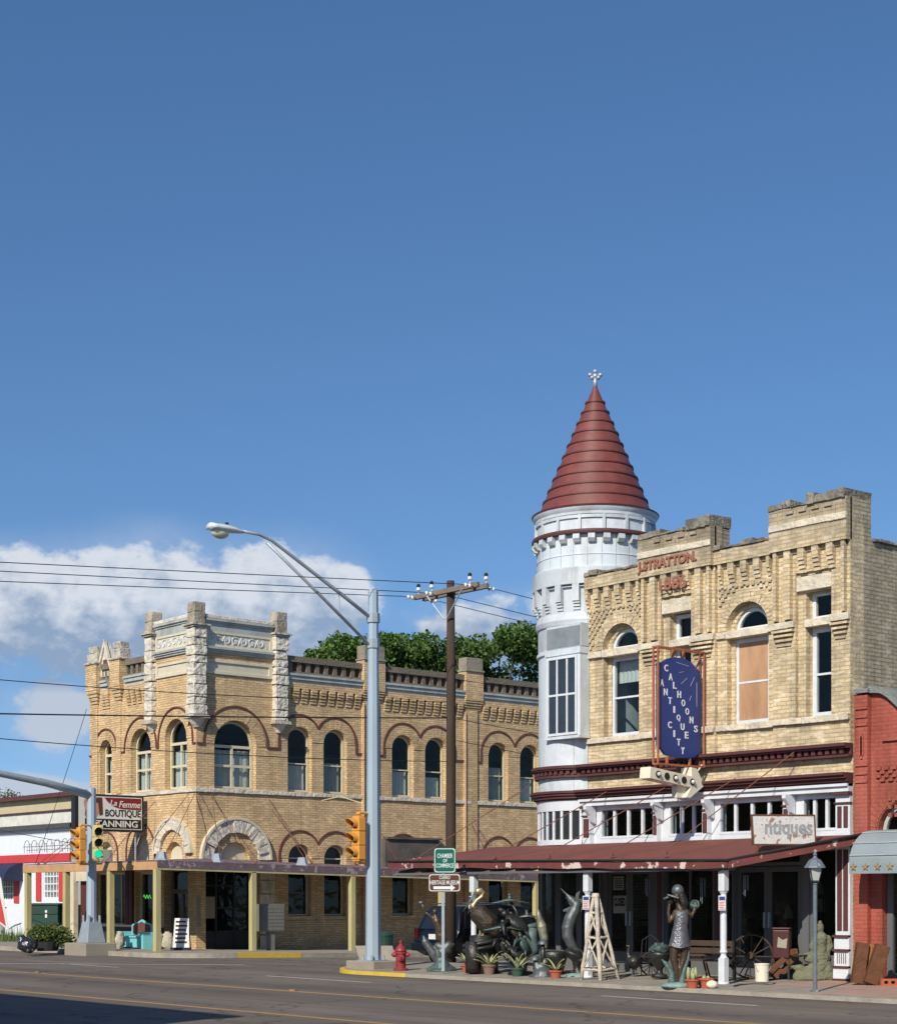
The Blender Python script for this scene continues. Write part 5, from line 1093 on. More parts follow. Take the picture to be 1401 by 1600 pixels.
# ------------------------------------------------------------------ props placed on the pavement
class Prop:
    def __init__(s, name, px, py, label, cat, h=1.75, group=None, D=None, z=None, rz=None):
        a, b, d = gp(px, py, h)
        if h == 1.75 and not D and z is None:
            for _ in range(8): a, b, d = gp(px, py, EYE-(.15+pz(-30, b)))
            h = EYE-(.15+pz(-30, b))
        if D: a, b = pd(px, D); d = D
        s.S = F/d; s.px, s.py = px, py; s.loc = (a, b, EYE-h if z is None else z)
        s.rz = YAW if rz is None else rz; s.o = bpy.data.objects.new(name, None); COL.objects.link(s.o); s.o['loc0'] = (0.0, 0.0, 0.0)
        tag(s.o, label, cat, group)
    def p(s, x, y, d=0): return (( x-s.px)/s.S, d, (s.py-y)/s.S)
    def part(s, mb, name, mat, parent=None, **k): return P(mb, name, MATS[mat], parent or s.o, **k)
    def done(s): s.o.location = s.loc; s.o.rotation_euler.z = s.rz; return s.o
def organic(pr, name, caps, ells, mat, vox=.016, parent=None, smooth=6):
    m = MB()
    for c in caps:
        pts, rs = c; pts = [pr.p(*q) for q in pts]; m.tube(pts, [r for r in rs], 10)
        for q, r in zip(pts, rs): m.ell(q, (r*1.01,)*3, 10, 6)
    for c, r, rot in ells:
        m.ell(pr.p(*c), r, 14, 9, Matrix.Rotation(rot, 3, 'Y') if rot else None)
    o = pr.part(m, name, mat, parent, smooth=True)
    a = o.modifiers.new('remesh', 'REMESH'); a.mode = 'VOXEL'; a.voxel_size = vox; a.use_smooth_shade = True
    b = o.modifiers.new('smooth', 'SMOOTH'); b.iterations = smooth; b.factor = .5
    return o
M('bronze_dark', (.040, .036, .034), .42, .3, 6, .3, 25, metal=.6, stain=(.10, .13, .12), stain_amt=.5, sscale=4, spec=.6)
M('bronze_green', (.085, .135, .125), .5, .3, 6, .3, 25, metal=.4, stain=(.07, .07, .065), stain_amt=.7, sscale=5)
M('bronze_grey', (.13, .145, .15), .45, .2, 6, .25, 25, metal=.5, stain=(.06, .06, .06), stain_amt=.5, sscale=5)
M('bronze_gold', (.42, .33, .18), .35, .2, 6, .2, 25, metal=.6, stain=(.12, .10, .07), stain_amt=.5, sscale=6)
M('verdigris', (.22, .33, .30), .7, .2, 6, .3, 25)
M('bronze_brown', (.095, .064, .044), .4, .2, 6, .2, 25, metal=.5)
M('moss_stone', (.17, .172, .105), .95, .3, 6, .9, 20, stain=(.12, .14, .07), stain_amt=.7, sscale=4)
M('terracotta', (.42, .10, .05), .8, .12, 5); M('pot_brown', (.22, .14, .11), .8, .12, 5); M('pot_green', (.03, .09, .06), .7, .12, 5)
M('driftwood', (.56, .49, .40), .9, .25, 8, .5, 25, stain=(.25, .20, .16), stain_amt=.5, sscale=6)
M('sky_blue_paint', (.20, .56, .60), .6, .12, 5); M('hydrant_red', (.27, .03, .038), .45, .2, 6, .1, 20, stain=(.16, .03, .03), stain_amt=.5, sscale=5)
M('agave', (.33, .35, .18), .6, .2, 8); M('dumpster_green', (.018, .055, .045), .45, .15, 2, .1, 10, stain=(.03, .04, .03), stain_amt=.5)
# hydrant
q = Prop('fire_hydrant', 626, 1517, 'red cast-iron fire hydrant beside the yellow kerb', 'fire hydrant')
m = MB(); m.lathe([(.19, 0), (.19, .05), (.13, .07), (.125, .40), (.155, .42), (.155, .47), (.125, .48)], n=18); q.part(m, 'barrel', 'hydrant_red', smooth=False, bev=.006)
m = MB(); m.lathe([(.15, .48), (.15, .51), (.125, .56), (.08, .62), (.035, .66), (.03, .70), (.04, .72), (.02, .77)], n=18); q.part(m, 'bonnet', 'hydrant_red', smooth=True)
for s_ in (-1, 1): m = MB(); m.tube([(s_*.10, 0, .40), (s_*.20, 0, .40)], .065, 10); m.tube([(s_*.20, 0, .40), (s_*.235, 0, .40)], .04, 5); q.part(m, 'side_outlet', 'hydrant_red')
m = MB(); m.tube([(0, -.10, .34), (0, -.22, .34)], .085, 12); m.tube([(0, -.22, .34), (0, -.26, .34)], .04, 5); q.part(m, 'front_outlet', 'hydrant_red'); q.done()
# street-name style sign
def arrow(x0, x1, z, h, hh): return [(x0, z-h), (x1-hh*1.3, z-h), (x1-hh*1.3, z-hh), (x1, z), (x1-hh*1.3, z+hh), (x1-hh*1.3, z+h), (x0, z+h)]
M('sign_green', (.0, .115, .075), .4, .04); M('sign_brown', (.10, .038, .018), .4, .04); M('sign_text', (.72, .74, .74), .4, .03)
q = Prop('direction_sign', 692, 1520, 'green chamber of commerce sign over brown museum sign with arrow on a thin post', 'street sign', D=42.0)
m = MB(); m.box(-.035, .035, -.02, .03, 0, q.p(0, 1330)[2]); q.part(m, 'post', 'galv')
def plate(x0, x1, y0, y1, mat, nm, lines, arr=None):
    X0, _, Z1 = q.p(x0, y0); X1, _, Z0 = q.p(x1, y1); r = .05
    rr_ = lambda e: [(X0+r+e-(r)*(cos(t)) , Z1-r-e+r*sin(t)) for t in [0, pi/4, pi/2]]+[(X1-r-e+r*sin(t), Z1-r-e+r*cos(t)) for t in [0, pi/4, pi/2]]+[(X1-r-e+r*cos(t), Z0+r+e-r*sin(t)) for t in [0, pi/4, pi/2]]+[(X0+r+e-r*sin(t), Z0+r+e-r*cos(t)) for t in [0, pi/4, pi/2]]
    m = MB(); m.prism(TI, rr_(0), .021, .026); p = q.part(m, nm, mat)
    m = MB(); m.prism(TI, rr_(.018), .026, .029, [rr_(.034)])
    for (s, a, b, c, d) in lines: A_, _, D_ = q.p(a, c); B_, _, C_ = q.p(b, d); txt(m, TI, s, A_, B_, C_, D_, .026, .029, bold=.008)
    if arr: A_, _, z = q.p(arr[0], arr[2]); B_ = q.p(arr[1], 0)[0]; m.prism(TI, arrow(A_, B_, z, .035, .085), .026, .029)
    q.part(m, 'lettering', 'sign_text', p)
plate(677.5, 712, 1327, 1366.5, 'sign_green', 'green_plate', [('CHAMBER', 683, 707, 1336, 1343), ('OF', 692, 698.5, 1344.5, 1350), ('COMMERCE', 681, 708.5, 1351.5, 1358)])
plate(669, 719.5, 1367.5, 1396, 'sign_brown', 'brown_plate', [('CUERO', 686, 703, 1370.5, 1376), ('HERITAGE MUSEUM', 671.5, 717.5, 1378, 1384.5)], (677, 711, 1389.5))
q.done()
# street lamp
q = Prop('street_lamp', 1273, 1550, 'short blue-grey lantern street lamp at the kerb before the stone fountain', 'street lamp')
M('lamp_post_paint', (.12, .15, .18), .5, .2, 8, .1, 30, chip=(.42, .45, .48), chip_th=.60, chip_scale=5); M('frosted', (.42, .44, .42), .3, .05)
m = MB(); m.lathe([(.10, 0), (.10, .02), (.045, .05), (.042, 1.6), (.042, 2.08), (.055, 2.10), (.04, 2.14)], n=12); q.part(m, 'post', 'lamp_post_paint')
m = MB(); m.lathe([(.085, 2.16), (.155, 2.42)], n=4, a0=pi/4, a1=pi/4+2*pi, caps=True); q.part(m, 'lantern_glass', 'frosted')
m = MB(); m.lathe([(.21, 2.41), (.20, 2.44), (.12, 2.56), (.05, 2.60), (.03, 2.64), (.045, 2.67), (.0, 2.74)], n=8); q.part(m, 'lantern_cap', 'lamp_post_paint')
m = MB()
for i in range(4): a = pi/4+i*pi/2; m.tube([(.09*cos(a), .09*sin(a), 2.15), (.165*cos(a), .165*sin(a), 2.42)], .010, 5)
m.lathe([(.10, 2.13), (.10, 2.165), (.05, 2.165)], n=4, a0=pi/4, a1=pi/4+2*pi); q.part(m, 'lantern_frame', 'steel_black'); q.done()
# traffic signals
M('lens_dark', (.03, .012, .01), .25, .1); EM('lens_green', (.0, .55, .28), 1.3)
def signal(par, px, name_lit=None, yaw=0, pos=(0, 0, 0), mat='signal_yellow', label=None):
    """three-section head, front faces local -y, z=0 at its middle; parts of its pole"""
    Mx = Matrix.Translation(pos) @ Matrix.Rotation(yaw, 4, 'Z')
    h = MB(); 
    for i in range(3): h.box(-.17, .17, -.02, .2, -.55+.37*i, -.55+.362*i+.355)
    h.box(-.14, .14, -.0, .18, -.6, .58); h.xf(Mx); hd = P(h, 'signal_head', MATS[mat], par, bev=.015, label=label)
    for i in range(3):
        z = -.37+.37*i; v = MB(); n = 14; r = .145; L_ = .26
        vs = []; fs = []
        for j in range(n+1):
            a = -rad(35)+(pi+rad(70))*j/n; l = L_*(.55+.45*max(0, sin(a)))
            vs += [(r*cos(a), -.02, z+r*sin(a)), (r*cos(a), -.02-l, z+r*sin(a)), ((r-.012)*cos(a), -.02, z+(r-.012)*sin(a)), ((r-.012)*cos(a), -.02-l, z+(r-.012)*sin(a))]
        for j in range(n): k = 4*j; fs += [(k, k+4, k+5, k+1), (k+2, k+3, k+7, k+6), (k+1, k+5, k+7, k+3)]
        v.add(vs, fs); v.xf(Mx); P(v, 'visor', MATS[mat], hd)
        lq = MB(); lq.ell((0, -.02, z), (.13, .035, .13), 16, 8); lq.xf(Mx); P(lq, 'lens', MATS['lens_green' if (name_lit == i) else 'signal_black'], hd, smooth=True)
    b = MB(); b.tube([Mx @ Vector((0, .1, .62)), Mx @ Vector((0, .1, .66)), Mx @ Vector((.0, .35, .66))], .035, 6); b.tube([Mx @ Vector((0, .1, -.64)), Mx @ Vector((.0, .35, -.64))], .035, 6); b.ell(Mx @ Vector((0, .1, .64)), (.07, .07, .05), 8, 5); b.ell(Mx @ Vector((0, .1, -.63)), (.07, .07, .05), 8, 5)
    PS(b, 'bracket', MATS['signal_yellow'], hd)
cx_, cy_ = pd(583, 45)
TP = E('traffic_pole', (cx_, cy_, .15), 'tall grey octagonal steel pole with cobra-head street light and yellow side-on traffic signal', 'traffic light pole')
m = MB(); m.lathe([(.215, 0), (.215, .03), (.205, .03), (.13, 9.55), (.135, 9.56), (.13, 9.62), (.03, 9.72)], (cx_, cy_, .28), 8); P(m, 'pole', MATS['galv_blue'], TP)
m = MB(); m.box(cx_-.62, cx_+.55, cy_-.42, cy_+.42, .05, .30); P(m, 'footing', MATS['concrete'], TP, bev=.02)
m = MB()
for i in range(4): a = pi/4+i*pi/2; m.lathe([(.035, 0), (.035, .14), (.0, .15)], (cx_+.27*cos(a), cy_+.27*sin(a), .3), 6)
m.box(cx_-.3, cx_+.3, cy_-.3, cy_+.3, .30, .325); P(m, 'bolt', MATS['galv'], TP)
pA = lambda px, py: (cx_, sb(px, cx_), sz(px, py, cx_))
up_ = [pA(577, 964), pA(540, 934), pA(500, 903), pA(455, 868), pA(425, 845), pA(405, 835), pA(378, 830)]
m = MB(); m.tube(up_, [.05, .05, .048, .045, .042, .04, .038], 8); P(m, 'lamp_arm', MATS['galv'], TP, smooth=True)
m = MB(); m.tube([pA(577, 1008), pA(500, 930), pA(417, 848)], .042, 8); P(m, 'lamp_arm', MATS['galv'], TP, smooth=True)
m = MB(); m.tube([pA(529.5, 929), pA(529.5, 958)], .02, 6); P(m, 'arm_strut', MATS['galv'], TP)
for py in (966, 1006):
    m = MB(); p_ = pA(583, py); m.lathe([(.175, -.12), (.175, .12)], p_, 8); P(m, 'collar', MATS['galv'], TP)
M('lamp_head_paint', (.62, .66, .66), .4, .06); M('lamp_globe', (.52, .54, .40), .15, .05, spec=.8)
h0, h1 = Vector(pA(380, 831)), Vector(pA(328, 828)); c = (h0+h1)/2; ln = (h0-h1).length
m = MB(); k = []
for i in range(9):
    t = i/8; y = h0.y+(h1.y-h0.y)*t; w = .07+.13*sin(min(1, t*1.25)*pi*.62); k.append((y, w))
vs = []; fs = []; n = 12
for y, w in k:
    for j in range(n): a = 2*pi*j/n; vs.append((cx_+w*cos(a), y, c.z+.02+(w*.62 if sin(a) > 0 else w*.30)*sin(a)))
for i in range(8):
    for j in range(n): fs.append((i*n+j, i*n+(j+1) % n, (i+1)*n+(j+1) % n, (i+1)*n+j))
fs += [tuple(range(n)), tuple(range(8*n, 9*n))]; m.add(vs, fs); lh = P(m, 'lamp_head', MATS['lamp_head_paint'], TP, smooth=True)
m = MB(); m.ell((cx_, h1.y+(h0.y-h1.y)*.30, c.z-.07), (.15, .24, .15), 16, 9); P(m, 'lamp_globe', MATS['lamp_globe'], lh, smooth=True)
m = MB(); m.lathe([(.045, 0), (.045, .08)], (cx_, c.y, c.z+.12), 8); P(m, 'photocell', MATS['steel_black'], lh)
zc = EYE+(1405-1310)/F*44.6
sx_, sy_ = pd(556, 44.7)
signal(TP, 0, None, 0, (sx_+.05, sy_-.05, zc))                       # faces the main street (-y)
m = MB(); m.tube([(sx_, sy_+.3, zc+.66), (cx_, cy_, zc+.66)], .035, 6); m.tube([(sx_, sy_+.3, zc-.64), (cx_, cy_, zc-.64)], .035, 6); m.tube([(cx_-.1, cy_-.25, zc+.9), (cx_-.6, cy_-.6, zc+1.1), (cx_-1.3, cy_-.7, zc+1.02)], .014, 5); P(m, 'bracket', MATS['signal_pale'], TP)
# left corner pole with mast arm
lx, ly = pd(143, 58.5)
LP = E('mast_arm_pole', (lx, ly, .15), 'grey steel corner pole with long mast arm and two traffic signals, one showing green', 'traffic light pole')
m = MB(); m.box(lx-.75, lx+.72, ly-.62, ly+.55, -.02, .42); P(m, 'footing', MATS['concrete'], LP, bev=.03)
m = MB(); m.lathe([(.50, .42), (.34, 1.10), (.34, 1.13)], (lx, ly, 0), 4, rad(45), rad(405)); m.lathe([(.2, 1.1), (.2, 1.2)], (lx, ly, 0), 8); P(m, 'pedestal', MATS['galv'], LP, bev=.02)
m = MB()
for i in range(4): a = pi/4+i*pi/2; m.lathe([(.04, 0), (.04, .22)], (lx+.28*cos(a), ly+.28*sin(a), 1.13), 6)
P(m, 'bolt', MATS['galv'], LP)
m = MB(); m.lathe([(.175, 1.13), (.155, 5.5), (.15, 5.62), (.05, 5.68)], (lx, ly, 0), 10); P(m, 'pole', MATS['galv_blue'], LP)
pB = lambda px, py: (lx, sb(px, lx), sz(px, py, lx))
m = MB(); e1 = Vector(pB(0, 1209)); s0 = Vector((lx, ly, 5.38)); m.tube([s0, s0.lerp(e1, .5)+Vector((0, 0, .06)), e1, e1+(e1-s0)*.9+Vector((0, 0, -.35))], [.14, .125, .11, .09], 10); P(m, 'mast_arm', MATS['galv'], LP, smooth=True)
zl = EYE+(1405-1321)/F*58
fx1 = pd(122, 57.6); signal(LP, 0, None, 0, (fx1[0], fx1[1], zl), mat='signal_yellow', label='orange three-light signal head seen side-on')
fx2 = pd(153, 57.8); signal(LP, 0, 0, YAW+rad(20), (fx2[0], fx2[1], zl+.08), mat='signal_pale', label='pale three-light signal head showing green')
m = MB(); 
for z in (zl+.66, zl-.62): m.tube([(fx1[0], fx1[1]+.3, z), (lx, ly, z), (fx2[0]-.1, fx2[1]+.2, z)], .03, 6)
P(m, 'bracket', MATS['signal_pale'], LP)
# leaning concrete slab and trash can behind the pole
q = Prop('concrete_slab', 585, 1509, 'pale slanted concrete slab leaning behind the tall grey pole', 'slab')
m = MB(); m.add([q.p(553, 1479, .5), q.p(612, 1479, .5), q.p(622, 1513, .25), q.p(563, 1509, .25), q.p(553, 1479, .62), q.p(612, 1479, .62), q.p(622, 1513, .37), q.p(563, 1509, .37)], [(0, 1, 2, 3), (7, 6, 5, 4), (0, 4, 5, 1), (1, 5, 6, 2), (2, 6, 7, 3), (3, 7, 4, 0)])
q.part(m, 'slab', 'concrete', bev=.01); q.done()
q = Prop('trash_can', 601, 1485, 'dark green round litter bin behind the tall grey pole', 'bin', D=57); q.loc = (*pd(602, 57), gz(*pd(602, 57))+.02)
m = MB(); m.lathe([(.24, 0), (.27, .72), (.27, .75)], n=16); q.part(m, 'body', 'dumpster_green'); m = MB(); m.lathe([(.29, .75), (.29, .8), (.2, .88), (.0, .9)], n=16); q.part(m, 'lid', 'dumpster_green'); q.done()
# utility pole
ux, uy = pd(704, 48); UPZ = 10.7
UP = E('utility_pole', (ux, uy, .1), 'weathered wooden utility pole with double crossarm and white insulators', 'utility pole')
m = MB(); m.tube([(ux, uy, -.1), (ux, uy, 4), (ux+.02, uy, 8), (ux, uy, UPZ)], [.158, .145, .125, .105], 12); m.jit(.006, 1); P(m, 'pole', MATS['pole_wood'], UP, smooth=True)
arms = []
for dy in (-.17, .17):
    m = MB(); m.box(ux-1.38, ux+1.35, uy+dy-.055, uy+dy+.055, 10.33, 10.47); P(m, 'crossarm', MATS['arm_wood'], UP, bev=.01)
for s_ in (-1, 1): m = MB(); m.tube([(ux+s_*.75, uy-.23, 10.35), (ux+s_*.05, uy-.19, 9.62)], .022, 5); P(m, 'brace', MATS['galv'], UP)
M('porcelain', (.70, .70, .68), .2, .05); 
def insul(x, y, z, dy=None):
    m = MB()
    if dy is None: m.tube([(x, y, z), (x, y, z+.12)], .012, 5); m.lathe([(.06, .1), (.07, .13), (.05, .16), (.05, .19)], (x, y, z), 10); P(m, 'insulator', MATS['porcelain'], UP); m = MB(); m.lathe([(.05, .2), (.06, .24), (.03, .29)], (x, y, z), 8); P(m, 'insulator_cap', MATS['steel_black'], UP)
    else:
        for k in range(2): m.ell((x, y+dy*(.14+.14*k), z), (.06, .04, .06), 10, 6); m.tube([(x, y, z), (x, y+dy*.5, z)], .012, 5)
        P(m, 'insulator', MATS['porcelain'], UP, smooth=True)
for x, y in ((-1.2, -.17), (-.62, -.17), (-.25, .17), (1.0, -.17), (1.28, .17)): insul(ux+x, uy+y, 10.47)
WX = (-1.25, -.45, 1.2)
for x in WX: insul(ux+x, uy-.22, 10.36, -1); insul(ux+x, uy+.22, 10.36, 1)
# wires
def wire(p0, p1, sag, label, group, r=.011, n=18):
    p0, p1 = Vector(p0), Vector(p1); m = MB(); m.tube([p0.lerp(p1, i/n)+Vector((0, 0, -4*sag*(i/n)*(1-i/n))) for i in range(n+1)], r, 5)
    return tag(P(m, 'overhead_wire', MATS['wire_black'], smooth=True), label, 'wire', group)
tops = ('top wire', 'middle wire', 'lowest wire')
for x, yy, l in zip(WX, (907, 891, 877), ('lower', 'middle', 'upper')):
    px_ = 0; a = ux+x; b = sb(px_, a); z = sz(px_, yy, a); e = Vector((a, b, z)); s0 = Vector((a, uy-.7, 10.36)); d = e-s0; wire(s0, s0+d*2.0, .02, f'{l} of the three thin power lines crossing the clouds left of the utility pole', 'power lines left of the pole')
    wire((a, uy+.7, 10.36), (a, uy+45, 10.0), .8, f'thin power line running right from the crossarm, {l} of three', 'power lines right of the pole')
for (y0_, y1_, l, r) in ((1055, 1097, 'highest', .011), (1111.5, 1122, 'thickest, middle', .018), (1147, 1190, 'lowest', .011)):
    a = ux; b = sb(0, a); z = sz(0, y0_, a); z1 = EYE+(1405-y1_)/F*47.9; s0 = Vector((ux, uy-.15, z1)); e = Vector((a, b, z)); d = e-s0; n_ = .28 if r < .015 else .06
    wire(s0, s0+d*1.6+Vector((0, 0, .25 if r < .015 else 0)), n_, f'{l} of the three slack cables left of the utility pole', 'slack cables left of the pole', r)
for (z, z2, s_) in ((6.9, 6.0, .5), (6.3, 5.5, .7), (8.0, 8.3, .5)): wire((ux, uy+.12, z), (ux-.1, uy+38, z2), s_, 'thin slack cable running right from the utility pole past brick upper windows', 'slack cables right of the pole', .010)
a1_, b1_ = pd(150, 58); wire((-60.7, 33.0, 9.3), (-64.0, 32.5, 3.3), .1, 'thin cable hanging down the left end of the brick block', 'cables by the brick block', .012)
wire((-56.5, 30.2, 3.9), (-70, 22, 7.6), .3, 'thin guy wire slanting across the white shop front', 'cables by the brick block', .012)
# ------------------------------------------------------------------ projecting blue sign, arrow, antiques board
M('sign_blue', (.007, .036, .20), .5, .08, 4, spec=.6); M('frame_rust', (.36, .12, .06), .7, .25, 6); M('cream_enamel', (.74, .69, .54), .5, .08, 5); M('bulb_glass', (.55, .55, .50), .1, .05, spec=.9)
SA = -26.7; TB = TS(SA); sbb = lambda px: sb(px, SA); szz = lambda px, py: sz(px, py, SA)
BS = E('blue_projecting_sign', (SA, 29.5, 0), 'tall dark blue sign with stepping white letters hung in a rusty frame', 'shop sign')
l0, l1 = sbb(1026.5), sbb(1091.5); zt, zb3 = szz(1060, 1028), szz(1060, 1184)
w_ = l1-l0; h_ = zt-zb3
pts = [(l0+(x-168)/385*w_, zt-(y-180)/940*h_) for x, y in ((168, 1025), (210, 1065), (232, 1100), (300, 1120), (440, 1120), (500, 1108), (553, 1062), (553, 285), (530, 272), (508, 272), (510, 250), (470, 212), (420, 188), (360, 180), (310, 182), (262, 200), (225, 228), (212, 240), (168, 250))]
P(MB().prism(TB, pts, -.04, .04), 'sign_panel', MATS['sign_blue'], BS)
m = MB()
def put(s, pts_):
    for ch, (x, y) in zip(s, pts_):
        X = l0+(12+(x-168)*.90)/(553-168)*w_; Z = zt-(y-180)/(1120-180)*h_; txt(m, TB, ch, X, X+(.05 if ch == 'I' else .118), Z-.155, Z, .04, .05, bold=.02)
put('CALHOONS', [(213, 262), (258, 340), (300, 415), (345, 495), (388, 572), (428, 648), (472, 725), (518, 805)])
put('ANTIQUE', [(170, 405), (207, 487), (252, 563), (305, 642), (338, 718), (380, 797), (422, 872)])
put('CITY', [(250, 790), (305, 868), (340, 945), (382, 1022)])
P(m, 'lettering', MATS['sign_text'], BS)
m = MB()
for (x0_, y0_, x1_, y1_) in ((330, 228, 445, 250), (355, 322, 398, 308), (375, 425, 428, 365), (460, 440, 498, 348), (452, 575, 468, 528), (520, 395, 520, 625)):
    f_ = lambda x, y: (l0+(x-168)/(553-168)*w_, zt-(y-180)/(1120-180)*h_)
    m.strip(TB, [f_(x0_, y0_), f_(x1_, y1_)], .012, .04, .047)
P(m, 'neon_remains', MATS['galv'], BS)
fl, fr_ = sbb(1023), sbb(1095); f0_, f1_ = zb3-.18, zt+.18
for dd in (-.05, .09):
    m = MB(); m.strip(TB, [(fl, f0_), (fl, f1_), (fr_, f1_), (fr_, f0_)], .035, dd-.02, dd+.02, closed=True); P(m, 'frame', MATS['frame_rust'], BS)
m = MB()
for u, z in ((fl, f0_), (fl, f1_), (fr_, f0_), (fr_, f1_)): m.bt(TB, u-.02, u+.02, -.05, .09, z-.02, z+.02)
m.bt(TB, l0+.3, l0+.34, -.03, .03, f0_, zb3); m.bt(TB, l1-.34, l1-.3, -.03, .03, f0_, zb3); m.bt(TB, l0+.5, l0+.54, -.03, .03, zt-.05, f1_); m.bt(TB, l1-.54, l1-.5, -.03, .03, zt-.05, f1_)
m.bt(TB, fr_-.02, 30.6, -.2, -.15, f1_-.4, f1_-.34); m.bt(TB, fr_-.02, 30.6, -.2, -.15, f0_+.3, f0_+.36); PS(m, 'bracket', MATS['frame_rust'], BS)
AR = E('arrow_sign', (SA, 29.5, 0), 'cream arrow-shaped bulb sign pointing right below the blue sign', 'shop sign')
a0_, a1_ = sbb(1007), sbb(1090); zA = szz(1045, 1217)
ang = -.11
def ra(u, z): c, s = cos(ang), sin(ang); du, dz = u-(a0_+a1_)/2, z; return ((a0_+a1_)/2+du*c-dz*s, zA+du*s+dz*c)
pts = [ra(a0_, -.13), ra(a1_-.40, -.13), ra(a1_-.54, -.38), ra(a1_-.40, -.38), ra(a1_+.06, -.02), ra(a1_-.24, .33), ra(a1_-.44, .33), ra(a1_-.40, .13), ra(a0_, .13)]
P(MB().prism(TB, pts, -.16, .16), 'arrow_box', MATS['cream_enamel'], AR, bev=.01)
for i in range(5):
    u, z = ra(a0_+.26+.285*i, 0); m = MB(); m.prism(TB, arcp(u, z, .08, 0, 2*pi, 16)[:-1], .16, .175); s_ = P(m, 'bulb_socket', MATS['steel_black'], AR)
    if i in (0, 2, 4): P(MB().ell(TB(u, .185, z), (.05, .05, .05), 10, 6), 'bulb', MATS['bulb_glass'], s_, smooth=True)
m = MB(); m.bt(TB, a0_+1.0, a0_+1.35, -.10, .05, 4.2, zA-.15); m.tube([TB(a1_-.2, 0, zA), TB(30.4, 0, zA+.5)], .02, 5); P(m, 'support', MATS['cream_enamel'], AR)
M('old_board', (.56, .54, .52), .9, .25, 5, .3, 25, chip=(.27, .17, .13), chip_th=.55, chip_scale=5); M('faded_letter', (.26, .27, .28), .9, .3, 10)
q = Prop('antiques_board', 1225, 1345, 'peeling white board with faded grey letters standing on the maroon awning roof', 'shop sign', D=36.5, z=EYE+60/F*36.5, h=1.0, rz=YAW+rad(5))
q.loc = (q.loc[0], q.loc[1], EYE+(1405-1345)/F*36.5); S_ = q.S
m = MB(); m.prism(TI, [q.p(1176, 1320)[::2], q.p(1275, 1320)[::2], q.p(1273, 1274)[::2], q.p(1173, 1274)[::2]], -.08, .0); bd = q.part(m, 'board', 'old_board', bev=.005)
m = MB(); m.strip(TI, [q.p(1176, 1320)[::2], q.p(1275, 1320)[::2], q.p(1273, 1274)[::2], q.p(1173, 1274)[::2]], .03, -.085, .012, closed=True); q.part(m, 'edging', 'rust', bd)
m = MB(); A_ = q.p(1194, 1300); B_ = q.p(1270, 1285); txt(m, TI, 'ntiques', A_[0], B_[0], A_[2]-.15, B_[2]+.04, .0, .006, bold=.03); q.part(m, 'lettering', 'faded_letter', bd)
m = MB()
for x in (1184, 1267): m.tube([q.p(x, 1322, .03), q.p(x-4, 1347, .03)], .025, 6)
q.part(m, 'leg', 'rust'); q.done()
# parking notices on the white posts
M('notice_blue', (.03, .05, .22), .5); M('notice_red', (.5, .05, .06), .5)
for px, nm in ((740, 'pelican'), (918, 'swordfish'), (1130, 'bronze girl')):
    x = fa(px, PY_); o_ = {740: .85, 918: .85, 1130: .0}[px]
    r = E('parking_notice', (x, PY_-.2, 1.5), {740: 'small white and blue notice on the white post behind the pelican statue', 918: 'small white and blue notice on the white post beside the swordfish statue', 1130: 'small white notice with blue and red print on the rightmost white awning post'}[px], 'notice', 'parking notices on awning posts')
    T = lambda u, d, z, x=x: (x+u*CY+d*SY, PY_-.07+u*SY-d*CY, z)
    z0 = 1.66
    p = P(MB().bt(T, -.075, .075, .09, .10, z0, z0+.31), 'plate', MATS['sign_white'], r)
    m = MB(); m.bt(T, -.06, .06, .10, .103, z0+.21, z0+.29); P(m, 'blue_panel', MATS['notice_blue'], p)
    m = MB()
    for k in range(5): m.bt(T, -.06, .055-.02*(k % 2), .10, .103, z0+.02+.036*k, z0+.036+.036*k)
    P(m, 'red_print', MATS['notice_red'], p)
CS = E('closed_sign', (U(960), B0+.1, 1.6), 'closed sign with bold black letters in the glass door of the shop', 'notice')
x0_, x1_ = U(949), U(969)
p = P(MB().bt(TR, x0_, x1_, -.21, -.20, 1.55, 1.98), 'card', M('card_dim', (.36, .36, .34), .7), CS)
m = MB(); txt(m, TR, 'CLOSED', x0_+.03, x1_-.03, 1.72, 1.93, -.20, -.197, bold=.05); P(m, 'lettering', MATS['sign_black'], p)
CS = E('door_notice', (U(958), B0+.1, 2.2), 'printed paper notice near the top of the glass door of the shop', 'notice')
p = P(MB().bt(TR, U(949), U(965), -.21, -.20, 2.12, 2.45), 'paper', MATS['card_dim'], CS)
m = MB()
for k in range(5): m.bt(TR, U(949)+.04, U(965)-.04, -.2, -.197, 2.16+.055*k, 2.185+.055*k)
P(m, 'print', MATS['sign_black'], p)
